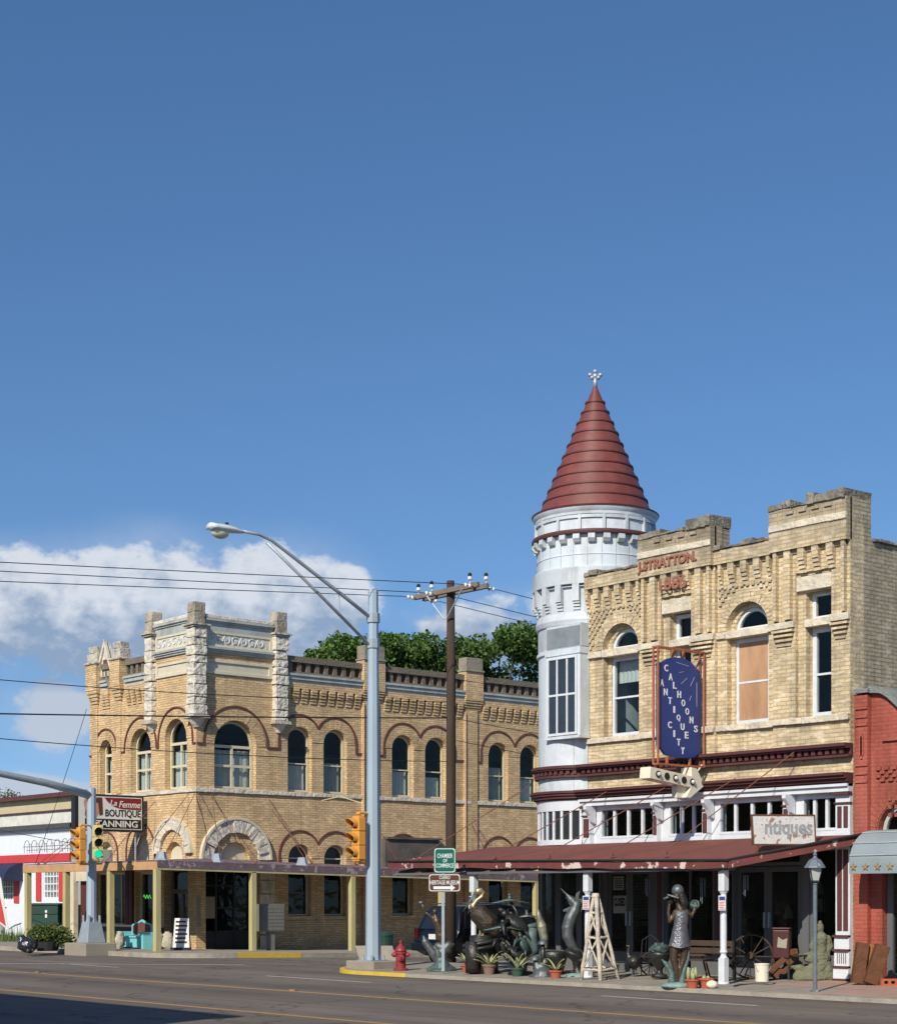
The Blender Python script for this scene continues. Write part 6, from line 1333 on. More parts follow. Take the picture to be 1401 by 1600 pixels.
# ------------------------------------------------------------------ statues
q = Prop('pelican_statue', 752, 1522, 'large bronze pelican with pale neck perched on a dark cluster of pilings', 'statue')
def piling(nm, x, w, y0, y1, d, tilt=0):
    m = MB(); a, b = q.p(x+tilt, y0, d), q.p(x, y1, d); m.tube([b, tuple((i+j)/2 for i, j in zip(a, b)), a], [w, w*.95, w*.93], 12); m.jit(.012, int(x)); q.part(m, nm, 'bronze_dark', smooth=True)
piling('piling', 752, .30, 1462, 1522, .1); piling('piling', 739, .20, 1472, 1520, -.12); piling('piling', 766, .20, 1468, 1521, .28)
m = MB()
for z in (.62, .74): m.tube([(.40*cos(a)-.02, .12+.38*sin(a), z+.07*cos(a)) for a in [2*pi*i/20 for i in range(21)]], .045, 7)
q.part(m, 'rope', 'bronze_dark', smooth=True)
organic(q, 'body', [([(742, 1421), (750, 1430), (762, 1443), (772, 1454), (779, 1463)], [.12, .25, .27, .19, .04])], [((757, 1440), (.36, .25, .22), rad(52))], 'bronze_brown2' if M('bronze_brown2', (.060, .046, .036), .45, .25, 8, .5, 30, metal=.5) and 0 else 'bronze_brown2', .02)
organic(q, 'neck', [([(741, 1424), (739, 1415), (745, 1407), (753, 1401), (755, 1395), (751, 1391), (746, 1392)], [.10, .075, .06, .052, .052, .06, .065])], [((747.5, 1393.5), (.10, .07, .08), 0)], 'bronze_gold', .013)
m = MB(); m.tube([q.p(744, 1395), q.p(735, 1408), q.p(723, 1425)], [.045, .035, .006], 8); q.part(m, 'upper_bill', 'bronze_grey', smooth=True)
m = MB(); m.tube([q.p(744, 1397), q.p(739, 1411), q.p(731, 1428)], [.045, .05, .008], 8); q.part(m, 'lower_bill', 'bronze_grey', smooth=True)
for x in (749, 754): m = MB(); m.tube([q.p(x+2, 1450), q.p(x, 1463)], .03, 7); m.tube([q.p(x, 1462.5), q.p(x-5, 1463.5)], .03, 6); q.part(m, 'leg', 'bronze_gold')
q.done()
# mermaid with dolphin, behind the sign post
q = Prop('mermaid_statue', 690, 1518, 'green bronze mermaid figure with raised arm above a curved fish behind the sign post', 'statue')
organic(q, 'base', [([(672, 1517), (690, 1512), (708, 1517)], [.10, .22, .10]), ([(690, 1512), (688, 1500), (694, 1492)], [.2, .12, .10])], [((690, 1517), (.34, .30, .08), 0)], 'bronze_green', .025)
organic(q, 'dolphin', [([(685, 1508), (677, 1490), (664, 1472), (661, 1462)], [.07, .12, .09, .02]), ([(683, 1502), (691, 1488), (700, 1478), (709, 1476)], [.08, .15, .12, .03])], [((692, 1482), (.24, .13, .13), rad(25))], 'bronze_grey', .02)
organic(q, 'body', [([(686, 1466), (687, 1452), (682, 1440), (680, 1432)], [.10, .12, .11, .06]), ([(688, 1462), (692, 1472), (690, 1488)], [.12, .09, .04]), ([(677, 1436), (670, 1430), (666, 1427)], [.045, .04, .03]), ([(684, 1436), (690, 1444), (686, 1450)], [.045, .04, .035]), ([(679, 1430), (679, 1426)], [.035, .04])], [((679.5, 1425), (.065, .07, .085), 0)], 'bronze_brown', .014)
m = MB(); m.tube([q.p(663, 1423), q.p(659, 1412)], [.02, .025], 6); m.ell(q.p(658, 1411), (.08, .05, .05), 8, 6); q.part(m, 'fluke', 'bronze_grey', smooth=True)
q.done()
# sea life group: turtles, rays and dolphins
q = Prop('sea_life_sculpture', 815, 1524, 'tall bronze group of turtles, rays and a leaping dolphin beside the pelican', 'statue')
def turtle(x, y, s, rot, d=0, mat='bronze_dark', fl=1):
    Mr = Matrix.Translation(q.p(x, y, d)) @ Matrix.Rotation(rot, 4, 'Y') @ Matrix.Rotation(.5, 4, 'X')
    m = MB(); m.ell((0, 0, 0), (.26*s, .19*s, .10*s), 14, 8); m.xf(Mr); b = q.part(m, 'turtle_shell', mat, smooth=True)
    m = MB(); m.tube([(-.22*s, 0, 0), (-.33*s, 0, .03*s)], [.05*s, .06*s], 8); m.ell((-.36*s, 0, .04*s), (.075*s, .05*s, .05*s), 8, 6)
    for sy in (-1, 1): m.tube([(-.15*s, sy*.12*s, 0), (-.22*s, sy*.30*s, -.03*s), (-.10*s, sy*.50*s, -.08*s)], [.05*s, .055*s, .012*s], 7); m.tube([(.18*s, sy*.10*s, 0), (.32*s, sy*.2*s, -.03*s)], [.04*s, .015*s], 6)
    m.xf(Mr); q.part(m, 'flippers', mat, b, smooth=True)
def ray(x, y, s, d=0, mat='bronze_green'):
    m = MB(); n = 12; vs = []
    for i in range(n+1):
        t = i/n*2-1; z = -.10*abs(t)**1.5*s+.03*abs(t)**6*s; c = (1-abs(t)**1.3)*.16*s+.015; vs += [(t*.50*s, -c, z-.01), (t*.50*s, c*.8, z-.01), (t*.50*s, 0, z+.05*s*(1-abs(t))+.01)]
    fs = []
    for i in range(n): k = 3*i; fs += [(k, k+3, k+5, k+2), (k+2, k+5, k+4, k+1), (k, k+1, k+4, k+3)]
    m.add(vs, fs); m.tube([(0, .1*s, 0), (0, .4*s, -.1*s)], [.02*s, .004], 5); m.tube([(0, 0, .0), (-.02, -.02, .13*s)], [.08*s, .035*s], 8); m.ell((-.02, -.02, .14*s), (.045*s,)*3, 8, 6)
    m.xf(Matrix.Translation(q.p(x, y, d))); q.part(m, 'ray', mat, smooth=True)
ray(797, 1407, .88, 0); ray(786, 1449, .95, -.15); ray(824, 1432, .80, .1, 'bronze_grey')
turtle(808, 1442, 1.3, .55, 0); turtle(789, 1478, .95, 1.2, .1); turtle(806, 1488, .95, .5, -.1); turtle(818, 1476, .8, 1.1, -.1, 'bronze_green'); turtle(803, 1455, .7, .9, -.1, 'bronze_brown')
organic(q, 'dolphin', [([(840, 1420), (842, 1434), (846, 1448), (850, 1466), (852, 1480)], [.015, .08, .12, .10, .05])], [((842, 1436), (.07, .10, .22), rad(-8))], 'bronze_gold2' if M('bronze_gold2', (.30, .29, .20), .5, .3, 6, .3, 25, metal=.4, stain=(.10, .10, .09), stain_amt=.6, sscale=5) and 0 else 'bronze_gold2', .018)
m = MB(); m.tube([q.p(838, 1446), q.p(826, 1448), q.p(812, 1453)], [.07, .055, .008], 7); m.tube([q.p(832, 1450), q.p(830, 1466), q.p(836, 1484), q.p(834, 1494)], [.10, .14, .09, .04], 10); m.tube([q.p(826, 1462), q.p(815, 1466), q.p(808, 1471)], [.05, .05, .01], 7); q.part(m, 'second_dolphin', 'verdigris2' if M('verdigris2', (.10, .15, .14), .6, .3, 6, .4, 25, metal=.3) and 0 else 'verdigris2', smooth=True)
m = MB()
for (a, b) in (((815, 1522), (800, 1490)), ((818, 1522), (822, 1470)), ((812, 1524), (793, 1500)), ((822, 1470), (808, 1430)), ((808, 1440), (798, 1410)), ((800, 1490), (790, 1470)), ((822, 1500), (840, 1480))): m.tube([q.p(*a), q.p((a[0]+b[0])/2+4, (a[1]+b[1])/2), q.p(*b)], [.05, .04, .03], 7)
m.ell(q.p(815, 1522), (.35, .3, .08), 14, 6); q.part(m, 'seaweed_stem', 'bronze_dark', smooth=True); q.done()
q = Prop('mushroom_fountain', 848, 1527, 'small grey bronze fountain of toadstools on a rocky mound at the kerb', 'fountain')
organic(q, 'mound', [([(848, 1527), (846, 1512)], [.26, .12]), ([(839, 1512), (838, 1500)], [.10, .04]), ([(856, 1520), (862, 1526)], [.1, .12])], [((848, 1526), (.34, .26, .08), 0)], 'bronze_grey', .02)
for x, y, r, b in ((848, 1476, .12, 1512), (836, 1501, .11, 1515), (851, 1505, .08, 1518)):
    m = MB(); m.tube([q.p(x, b), q.p(x, y)], [.06, .045], 8); s_ = q.part(m, 'toadstool_stem', 'bronze_dark', smooth=True); m = MB(); m.lathe([(r, 0), (r*.95, .04), (r*.6, .10), (0, .12)], q.p(x, y), 14, caps=False); m.lathe([(r, 0), (.03, -.0)], q.p(x, y), 14, caps=False); q.part(m, 'toadstool_cap', 'bronze_grey', s_, smooth=True)
q.done()
# swordfish
q = Prop('swordfish_statue', 903, 1526, 'grey bronze swordfish leaping upright from a coral base near the white post', 'statue')
organic(q, 'body', [([(886, 1399), (892, 1406), (900, 1414), (897, 1424), (891, 1436), (887, 1450), (887, 1463), (892, 1476), (901, 1486), (912, 1492)], [.035, .09, .13, .15, .155, .15, .14, .12, .07, .05]),
                    ([(886, 1399), (880, 1393), (871, 1383.5)], [.035, .02, .006])], [], 'bronze_grey', .016)
m = MB(); 
for pts in ([(900, 1396), (906, 1392), (903, 1404), (912, 1406), (906, 1416), (896, 1412)], [(893, 1424), (880, 1425), (879, 1422), (890, 1417)], [(902, 1424), (912, 1412), (915, 1402), (911, 1418), (904, 1432)], [(888, 1398), (883, 1404), (886, 1404)], [(890, 1404), (888, 1412), (892, 1417), (890, 1410)], [(884, 1456), (880, 1462), (885, 1466)]):
    m.prism(TI, [q.p(*p)[::2] for p in pts], -.015, .015)
PS(m, 'fins', MATS['bronze_grey'], q.o)
organic(q, 'coral', [([(889, 1489), (900, 1494), (908, 1498)], [.12, .16, .12]), ([(900, 1496), (901, 1512), (903, 1522)], [.12, .09, .14])], [((897, 1492), (.26, .2, .09), rad(20)), ((908, 1501), (.16, .16, .09), 0)], 'bronze_dark', .02, smooth=2)
m = MB(); m.lathe([(.36, 0), (.34, .05), (.2, .10), (.0, .12)], q.p(903, 1528), 18); q.part(m, 'base', 'verdigris', smooth=True); q.done()
# bronze girl
q = Prop('girl_statue', 1056, 1543, 'life-size bronze girl in a cap and short silvery dress with both arms raised', 'statue')
M('silver_dress', (.15, .15, .165), .35, .25, 8, .5, 22, metal=.5, stain=(.10, .10, .11), stain_amt=.5, sscale=6)
organic(q, 'body', [([(1062, 1476), (1061, 1462), (1062, 1446), (1064, 1432), (1063, 1422)], [.12, .12, .09, .10, .09]),             # torso
                    ([(1063, 1424), (1060, 1414), (1058, 1408)], [.09, .055, .05]),                                                   # neck
                    ([(1054, 1480), (1052, 1500), (1056, 1515), (1058, 1535)], [.10, .078, .07, .042]), ([(1058, 1535), (1055, 1540)], [.04, .035]),
                    ([(1069, 1478), (1068, 1498), (1063, 1514), (1061, 1534)], [.10, .075, .062, .042]), ([(1061, 1535), (1059, 1541)], [.04, .03]),
                    ([(1055, 1426), (1050, 1436), (1046, 1440), (1044, 1428), (1045, 1416)], [.062, .05, .045, .038, .034]),             # left arm bent up
                    ([(1071, 1424), (1080, 1431), (1084, 1424), (1086, 1416)], [.062, .048, .042, .036]),
                    ([(1045, 1416), (1046, 1410)], [.035, .03]), ([(1086, 1416), (1083, 1410)], [.035, .03])],
        [((1057, 1400), (.085, .10, .115), 0), ((1054.5, 1402), (.03, .05, .03), 0)], 'bronze_brown', .013, smooth=4)
for i, (x, y) in enumerate(((1043, 1411), (1045, 1409), (1047, 1409), (1049, 1411))): m = MB(); m.tube([q.p(x, y+3, -.02), q.p(x, y, -.03), q.p(x+.8, y-1.5, -.05)], [.011, .010, .008], 6); q.part(m, 'finger', 'bronze_brown', smooth=True)
for i, (x, y) in enumerate(((1082, 1410), (1084, 1408), (1086, 1409), (1088, 1411))): m = MB(); m.tube([q.p(x, y+3, -.02), q.p(x, y, -.03), q.p(x-.8, y-1.5, -.05)], [.011, .010, .008], 6); q.part(m, 'finger', 'bronze_brown', smooth=True)
m = MB(); n = 26; vs = []
prof = [(1423, .128), (1428, .150), (1436, .150), (1446, .142), (1456, .165), (1466, .19), (1474, .215), (1480, .235)]
for (y, r) in prof:
    cx1 = {1423: 1064, 1428: 1064, 1436: 1064, 1446: 1063, 1456: 1062, 1466: 1062, 1474: 1061.5, 1480: 1061}[y]
    for j in range(n): a = 2*pi*j/n; rr3 = r*(1+.05*sin(5*a+y*.3)*(y > 1450)); p = q.p(cx1, y+(1.5*sin(3*a) if y == 1480 else 0)); vs.append((p[0]+rr3*cos(a), p[1]+rr3*.78*sin(a), p[2]))
m.add(vs, [(i*n+j, i*n+(j+1) % n, (i+1)*n+(j+1) % n, (i+1)*n+j) for i in range(len(prof)-1) for j in range(n)]+[tuple(range(n))])
o = q.part(m, 'dress', 'silver_dress', smooth=True)
organic(q, 'hair', [([(1064, 1400), (1068, 1412), (1068, 1424)], [.09, .10, .06])], [], 'bronze_dark', .016)
m = MB(); m.ell(q.p(1058.5, 1392), (.125, .13, .13), 16, 10); q.part(m, 'cap', 'bronze_grey', smooth=True)
m = MB(); m.prism(lambda u, d, z: (u, z, d), [(-.13, -.10), (.10, -.16), (.10, .05), (-.10, .05)], 0, .025); m.xf(Matrix.Translation(q.p(1050, 1402, -.05)) @ Matrix.Rotation(rad(18), 4, 'Y')); q.part(m, 'cap_peak', 'bronze_grey')
m = MB(); m.ell(q.p(1053, 1404.5, -.085), (.022, .03, .022), 8, 6); m.ell(q.p(1053.5, 1407.5, -.075), (.028, .015, .010), 8, 6); q.part(m, 'face', 'bronze_brown', smooth=True)
for x in (1052, 1056): q.part(MB().ell(q.p(x, 1402, -.085), (.012, .008, .007), 8, 6), 'eye', 'steel_black', smooth=True)
m = MB(); m.tube([q.p(1036, 1405), q.p(1050, 1400)], [.02, .028], 8); q.part(m, 'flute', 'bronze_grey', smooth=True)
m = MB(); m.ell(q.p(1086, 1414, .05), (.10, .09, .10), 10, 8); m.jit(.012, 3); q.part(m, 'ribbon_bow', 'verdigris2')
m = MB(); m.lathe([(.31, 0), (.29, .05), (.2, .09), (0, .11)], q.p(1056, 1543), 22); m.jit(.01, 2); q.part(m, 'base', 'verdigris', smooth=True)
organic(q, 'plant_support', [([(1050, 1542), (1049, 1522), (1040, 1506), (1034, 1500)], [.10, .07, .05, .02]), ([(1064, 1542), (1068, 1518), (1075, 1496), (1076, 1482)], [.10, .06, .04, .03])], [], 'verdigris2', .018); q.done()
# seated mossy stone figure
q = Prop('seated_stone_figure', 1270, 1532, 'mossy greenish stone fountain figure seated on rocks behind the street lamp', 'statue')
organic(q, 'rocks', [([(1245, 1514), (1262, 1518), (1280, 1515)], [.06, .12, .16]), ([(1248, 1527), (1270, 1526), (1296, 1528)], [.14, .2, .16]), ([(1236, 1511), (1250, 1514)], [.03, .1]), ([(1288, 1504), (1291, 1516), (1296, 1527)], [.12, .15, .12]), ([(1270, 1508), (1284, 1506)], [.10, .16])], [((1270, 1529), (.38, .28, .10), 0)], 'moss_stone', .022, smooth=1)
organic(q, 'figure', [([(1282, 1492), (1283, 1478), (1283, 1467), (1282, 1459)], [.14, .11, .14, .07]), ([(1282, 1460), (1281, 1452)], [.065, .07]), ([(1293, 1467), (1297, 1480), (1290, 1492), (1280, 1494)], [.08, .075, .065, .05]), ([(1273, 1468), (1268, 1480), (1270, 1490), (1258, 1492)], [.075, .07, .06, .04]), ([(1288, 1496), (1272, 1500), (1262, 1498)], [.14, .13, .1])],
        [((1281, 1450), (.085, .09, .11), 0), ((1281, 1442), (.045, .05, .05), 0), ((1276, 1451), (.02, .02, .03), 0)], 'moss_stone', .016, smooth=3)
m = MB(); m.lathe([(.03, .0), (.16, .02), (.20, .06)], q.p(1247, 1496), 12, caps=False); q.part(m, 'bowl', 'moss_stone', smooth=True); q.done()
# white timber derrick
q = Prop('timber_derrick', 937, 1531, 'whitewashed rustic wooden derrick trellis standing on the pavement', 'garden ornament')
ft = [(907, 1532, -.05), (936, 1533, -.40), (966, 1532, .0), (940, 1529, .45)]; tp = (930, 1399)
def lerp3(a, b, t): return tuple(i+(j-i)*t for i, j in zip(a, b))
tops_ = [q.p(tp[0]+dx, tp[1], dy) for dx, dy in ((-2.5, -.03), (0, -.07), (3, 0), (0, .07))]; feet = [q.p(x, y, d) for x, y, d in ft]
legs = []
def stick(a, b, r, nm, seed=1):
    m = MB(); k = 6; rn2 = random.Random(seed); m.tube([Vector(a).lerp(Vector(b), i/k)+Vector([rn2.uniform(-.012, .012) for _ in range(3)]) for i in range(k+1)], r, 7); q.part(m, nm, 'driftwood', smooth=True)
for i in range(4): stick(feet[i], tops_[i], .042 if i != 1 else .05, 'leg', i)
lev = [.13, .50, .79]
for t in lev:
    for i in range(4): j = (i+1) % 4; stick(lerp3(feet[i], tops_[i], t), lerp3(feet[j], tops_[j], t), .028, 'rail', int(t*100)+i)
for (t0, t1) in ((.13, .50), (.50, .79)):
    for i in range(4):
        j = (i+1) % 4; stick(lerp3(feet[i], tops_[i], t0), lerp3(feet[j], tops_[j], t1), .022, 'brace', int(t0*100)+i+7); stick(lerp3(feet[j], tops_[j], t0), lerp3(feet[i], tops_[i], t1), .022, 'brace', int(t0*100)+i+17)
m = MB(); m.tube([q.p(930, 1402), q.p(930, 1396)], [.10, .08], 8); q.part(m, 'cap', 'driftwood'); q.done()
# ------------------------------------------------------------------ potted plants
def pot(px, py, r, h, mat, label, kind, seed, nl=9, ll=.5):
    q = Prop('potted_plant', px, py, label, 'potted plant', group=None); rn2 = random.Random(seed)
    m = MB(); m.lathe([(r*.72, 0), (r*.95, h*.8), (r*1.08, h*.8), (r*1.08, h), (r*.95, h), (r*.9, h*.9), (0, h*.88)], n=18, caps=False); m.lathe([(0, .0), (r*.72, 0)], n=18, caps=False); q.part(m, 'pot', mat)
    m = MB()
    if kind == 'agave':
        for i in range(nl):
            a = 2*pi*i/nl+rn2.uniform(-.2, .2); l = ll*rn2.uniform(.7, 1.1); e = rn2.uniform(.5, 1.3); w = .045; dx, dy = cos(a), sin(a); vs = []
            for k in range(6):
                t = k/5; rr4 = l*t*cos(e*(1-.25*t)); z = h*.9+l*t*sin(e)*(1-.25*t*t); ww = w*(1-t)**.7*(1 if t > .1 else .7)
                vs += [(dx*rr4-dy*ww, dy*rr4+dx*ww, z), (dx*rr4, dy*rr4, z-.02), (dx*rr4+dy*ww, dy*rr4-dx*ww, z)]
            m.add(vs, [f for k in range(5) for f in ((3*k, 3*k+1, 3*k+4, 3*k+3), (3*k+1, 3*k+2, 3*k+5, 3*k+4))])
        q.part(m, 'leaves', 'agave', recalc=False)
    else:
        for i in range(nl): x, y = rn2.uniform(-.6, .6)*r, rn2.uniform(-.6, .6)*r; hh = ll*rn2.uniform(.5, 1); m.tube([(x, y, h*.85), (x, y, h*.85+hh*.6), (x, y, h*.85+hh)], [.035, .04, .015], 8)
        q.part(m, 'cactus', 'agave', smooth=True)
    return q.done()
pot(729, 1520, .13, .20, 'terracotta', 'small red pot with a spiky agave left of the pelican pilings', 'agave', 1)
pot(764, 1523, .16, .24, 'pot_brown', 'brown-grey pot with a spreading agave in front of the pelican pilings', 'agave', 2, 11, .52)
pot(808, 1526, .15, .20, 'pot_green', 'dark green pot with a pale agave in front of the sea life statue', 'agave', 3, 11, .55)
pot(868, 1529, .14, .18, 'terracotta', 'small red pot with a young agave left of the swordfish base', 'agave', 4, 6, .42)
pot(1081, 1545, .14, .19, 'terracotta', 'red pot of thin cactus just right of the bronze girl', 'cactus', 5, 7, .28)
pot(1102, 1544, .17, .20, 'terracotta', 'wide red pot beside the foot of the white post', 'cactus', 6, 3, .10)
q = Prop('gourd', 1112, 1545, 'small round pale gourd at the foot of the white post', 'ornament'); m = MB(); m.ell((0, 0, .08), (.12, .10, .085), 14, 8); q.part(m, 'body', 'cream_enamel', smooth=True); q.part(MB().tube([(.02, 0, .14), (.0, 0, .2)], [.02, .012], 6), 'stem', 'arm_wood'); q.done()
# wagon wheel, bucket, red cooler, rusty steel pieces
q = Prop('wagon_wheel', 1180, 1524, 'dark iron-rimmed wagon wheel leaning in the shade behind the white bucket', 'wagon wheel', rz=YAW-rad(22)); q.loc = (*pd(1172, 38.0), .14)
c = Vector((0, .05, .50)); tilt = Matrix.Translation(c) @ Matrix.Rotation(rad(-12), 4, 'X')
m = MB(); m.tube([(.48*cos(a), 0, .48*sin(a)) for a in [2*pi*i/36 for i in range(37)]], .022, 7); m.xf(tilt); q.part(m, 'rim', 'pole_wood', smooth=True)
for i in range(12): a = 2*pi*i/12; m = MB(); m.tube([(.07*cos(a), 0, .07*sin(a)), (.47*cos(a), 0, .47*sin(a))], .014, 6); m.xf(tilt); q.part(m, 'spoke', 'pole_wood')
m = MB(); m.tube([(0, -.12, 0), (0, .1, 0)], .08, 10); m.xf(tilt); q.part(m, 'hub', 'pole_wood'); q.done()
q = Prop('bucket', 1190, 1534, 'white plastic bucket standing before the wagon wheel', 'bucket'); m = MB(); m.lathe([(.14, 0), (.155, .36), (.165, .36), (.165, .385), (.15, .385), (.13, .03), (0, .03)], n=20, caps=False); q.part(m, 'body', 'cream_enamel')
m = MB(); m.tube([(.16*cos(a), .16*sin(a)*.3-.16, .34-.16*sin(a)) for a in [pi*i/10 for i in range(11)]], .006, 5); q.part(m, 'handle', 'galv'); q.done()
q = Prop('red_cooler', 1221, 1520, 'old red metal drinks cooler with pale emblem against the shopfront', 'cooler', D=38.2); q.rz = rad(30); q.loc = (*pd(1221, 37.75), .15); k = q.S
m = MB(); m.box(-.19, .19, -.13, .17, .45, 1.08); q.part(m, 'body', M('cooler_red', (.055, .010, .009), .5, .2, 6, stain=(.04, .012, .01), stain_amt=.5) and 'cooler_red', bev=.03); m = MB(); m.box(-.20, .20, -.14, .18, 1.085, 1.13); q.part(m, 'lid', 'cooler_red', bev=.02)
m = MB(); m.prism(TI, [(-.08, .70), (.12, .68), (.14, .90), (.04, .86), (-.06, .93)], .13, .135); q.part(m, 'emblem', 'stock_pale'); 
for sx in (-.16, .16): m = MB(); m.box(sx-.02, sx+.02, -.1, .1, 0, .45); q.part(m, 'leg', 'steel_black')
q.done()
q = Prop('rusty_steel_zigzag', 1215, 1532, 'rusty bent steel beam sculpture lying in front of the stone figure', 'sculpture')
m = MB(); m.strip(TI, [q.p(1194, 1528)[::2], q.p(1236, 1488)[::2], q.p(1246, 1487)[::2]], .12, -.3, .02); q.part(m, 'beam', 'rust', bev=.008)
m = MB(); m.strip(TI, [q.p(1210, 1528)[::2], q.p(1217, 1518)[::2], q.p(1225, 1519)[::2], q.p(1237, 1509)[::2]], .11, -.35, -.02); q.part(m, 'beam', 'rust', bev=.008)
m = MB(); m.strip(TI, [q.p(1229, 1507)[::2], q.p(1243, 1496)[::2]], .12, -.1, .03); q.part(m, 'beam', 'rust', bev=.008); q.done()
q = Prop('rusty_steel_beams', 1363, 1541, 'rusty square steel beams leaning against the red brick wall', 'sculpture')
for (x0_, y0_, x1_, y1_, w, d, mt) in ((1345, 1538, 1354, 1474, .24, .25, 'rust'), (1355, 1534, 1366, 1476, .12, .35, 'rust2'), (1362, 1538, 1382, 1478, .28, .05, 'rust'), (1372, 1537, 1388, 1482, .10, .25, 'rust2')):
    M('rust2', (.34, .16, .05), .8, .35, 5, .3, 30, metal=.2, stain=(.16, .07, .04), stain_amt=.6, sscale=4)
    m = MB(); a, b = q.p(x0_, y0_), q.p(x1_, y1_); m.strip(TI, [a[::2], b[::2]], w, -d-.22, -d); q.part(m, 'beam', mt, bev=.01)
q.done()
q = Prop('red_plinth_grate', 1392, 1541, 'low red brick edging with square holes by the red shop door', 'edging'); m = MB(); m.prism(TI, rect(-.2, 1.2, 0, .14), -.2, 0, [rect(-.14+.14*i, -.06+.14*i, .04, .10) for i in range(9)]); q.part(m, 'edging', 'terracotta'); q.done()
# hose on the pavement, bench and cart in the shade
q = Prop('garden_hose', 1160, 1543, 'black hose snaking across the pavement past the white post', 'hose'); m = MB(); m.tube([q.p(1146, 1541)]+[(x/q.S, .5+.4*sin(x*.05), .02) for x in range(0, 60, 5)]+[(.9, 1.2, .02), (.2, 1.9, .02)], .016, 6); q.part(m, 'tube', 'steel_black', smooth=True); q.done()
q = Prop('old_bench', 1105, 1517, 'dark slatted wooden bench in the shade behind the white post', 'bench', D=39.3); q.loc = (*pd(1100, 37.8), .15); q.rz = 0
for z, y in ((.42, -.15), (.42, 0.0), (.42, .15), (.62, .24), (.78, .26)): m = MB(); m.box(-.75, .75, y-.055, y+.055, z-.02, z+.02) if z < .5 else m.box(-.75, .75, y-.015, y+.015, z-.06, z+.06); q.part(m, 'slat', 'stock_brown')
for x in (-.65, .65): m = MB(); m.box(x-.03, x+.03, -.2, -.14, 0, .42); m.box(x-.03, x+.03, .2, .26, 0, .85); m.box(x-.03, x+.03, -.2, .26, .55, .6); q.part(m, 'leg', 'steel_black')
q.done()
q = Prop('iron_chair', 1000, 1512, 'dark iron garden chair in the shade by the shop doors', 'chair', D=40.5); q.loc = (*pd(1008, 39.8), .15); q.rz = .3
m = MB(); m.lathe([(.22, .42), (.22, .45)], n=16); q.part(m, 'seat', 'steel_black')
m = MB(); m.tube([(-.2, .2, .44), (-.2, .25, .8), (0, .27, .92), (.2, .25, .8), (.2, .2, .44)], .014, 6); 
for x in (-.1, 0, .1): m.tube([(x, .21, .44), (x, .26, .88)], .008, 5)
q.part(m, 'backrest', 'steel_black')
for x in (-.17, .17):
    for y in (-.17, .17): q.part(MB().tube([(x, y, .43), (x*1.2, y*1.2, 0)], .012, 6), 'leg', 'steel_black')
q.done()
q = Prop('stone_urn', 1020, 1515, 'dark weathered urn standing in the shade left of the bronze girl', 'urn', D=39.5); q.loc = (*pd(1030, 38.6), .15)
m = MB(); m.lathe([(.18, 0), (.18, .06), (.08, .1), (.07, .18), (.2, .35), (.24, .5), (.26, .56), (.22, .56), (.0, .5)], n=18); q.part(m, 'body', 'bronze_dark', smooth=True); m = MB(); m.ell((0, 0, .62), (.22, .22, .14), 12, 8); m.jit(.05, 3); q.part(m, 'shrub', 'bronze_green'); q.done()
q = Prop('goose_statue', 992, 1514, 'dark bronze goose standing by the shop doors', 'statue', D=40); q.loc = (*pd(990, 39.6), .14)
organic(q, 'body', [([(985, 1495), (992, 1492), (1001, 1490)], [.06, .17, .05]), ([(986, 1492), (983, 1478), (985, 1468), (981, 1467)], [.08, .045, .045, .03])], [], 'bronze_dark', .018)
for x in (990, 995): q.part(MB().tube([q.p(x, 1497), q.p(x, 1513), q.p(x-3, 1513.5)], .02, 6), 'leg', 'bronze_grey')
q.done()
q = Prop('small_wagon_wheel', 1027, 1514, 'small dark spoked wheel propped low in the shade left of the bronze girl', 'wagon wheel', D=39.6); q.loc = (*pd(1018, 39.9), .14)
m = MB(); m.tube([(.27*cos(a), 0, .27+.27*sin(a)) for a in [2*pi*i/24 for i in range(25)]], .02, 6); q.part(m, 'rim', 'pole_wood', smooth=True)
for i in range(8): a = pi*i/8; q.part(MB().tube([(-.26*cos(a), 0, .27-.26*sin(a)), (.26*cos(a), 0, .27+.26*sin(a))], .011, 5), 'spoke', 'pole_wood')
q.done()
q = Prop('wooden_table', 1085, 1514, 'dark low wooden table with splayed legs in the shade right of the bronze girl', 'table', D=38); q.loc = (*pd(1078, 38.4), .14)
q.part(MB().box(-.45, .45, -.25, .25, .50, .55), 'top', 'stock_brown')
for x in (-.36, .36):
    for y in (-.18, .18): q.part(MB().tube([(x*.8, y, .5), (x*1.15, y*1.2, 0)], .022, 6), 'leg', 'rust')
q.done()
q = Prop('dark_planter', 872, 1510, 'round dark planter in the shade behind the toadstool fountain', 'planter', D=42); q.loc = (*pd(866, 41.2), .14)
m = MB(); m.lathe([(.2, 0), (.3, .35), (.33, .5), (.3, .52), (.0, .46)], n=18); q.part(m, 'pot', 'bronze_dark', smooth=True)
q.part(MB().ell((0, 0, .49), (.26, .26, .05)), 'earth', 'stock_brown'); q.done()
for k, (px, zz, ln, lb) in enumerate(((1012, 2.35, .35, 'left'), (1098, 2.35, .5, 'middle'), (1165, 2.4, .4, 'right'))):
    x = fa(px, 28.6); r = E('wind_chime', (x, 28.6, zz), f'dark wind chime hanging under the maroon awning, {lb} one of three', 'wind chime', 'wind chimes under the awning')
    m = MB(); m.tube([(x, 28.6, zz+.35), (x, 28.6, zz)], .006, 4); m.lathe([(.07, 0), (.07, .015)], (x, 28.6, zz), 10); P(m, 'top_plate', MATS['steel_black'], r)
    for j in range(5): a = j*2*pi/5; P(MB().tube([(x+.05*cos(a), 28.6+.05*sin(a), zz), (x+.05*cos(a), 28.6+.05*sin(a), zz-ln*(.7+.1*j))], .012, 5), 'tube', MATS['bronze_grey'], r)
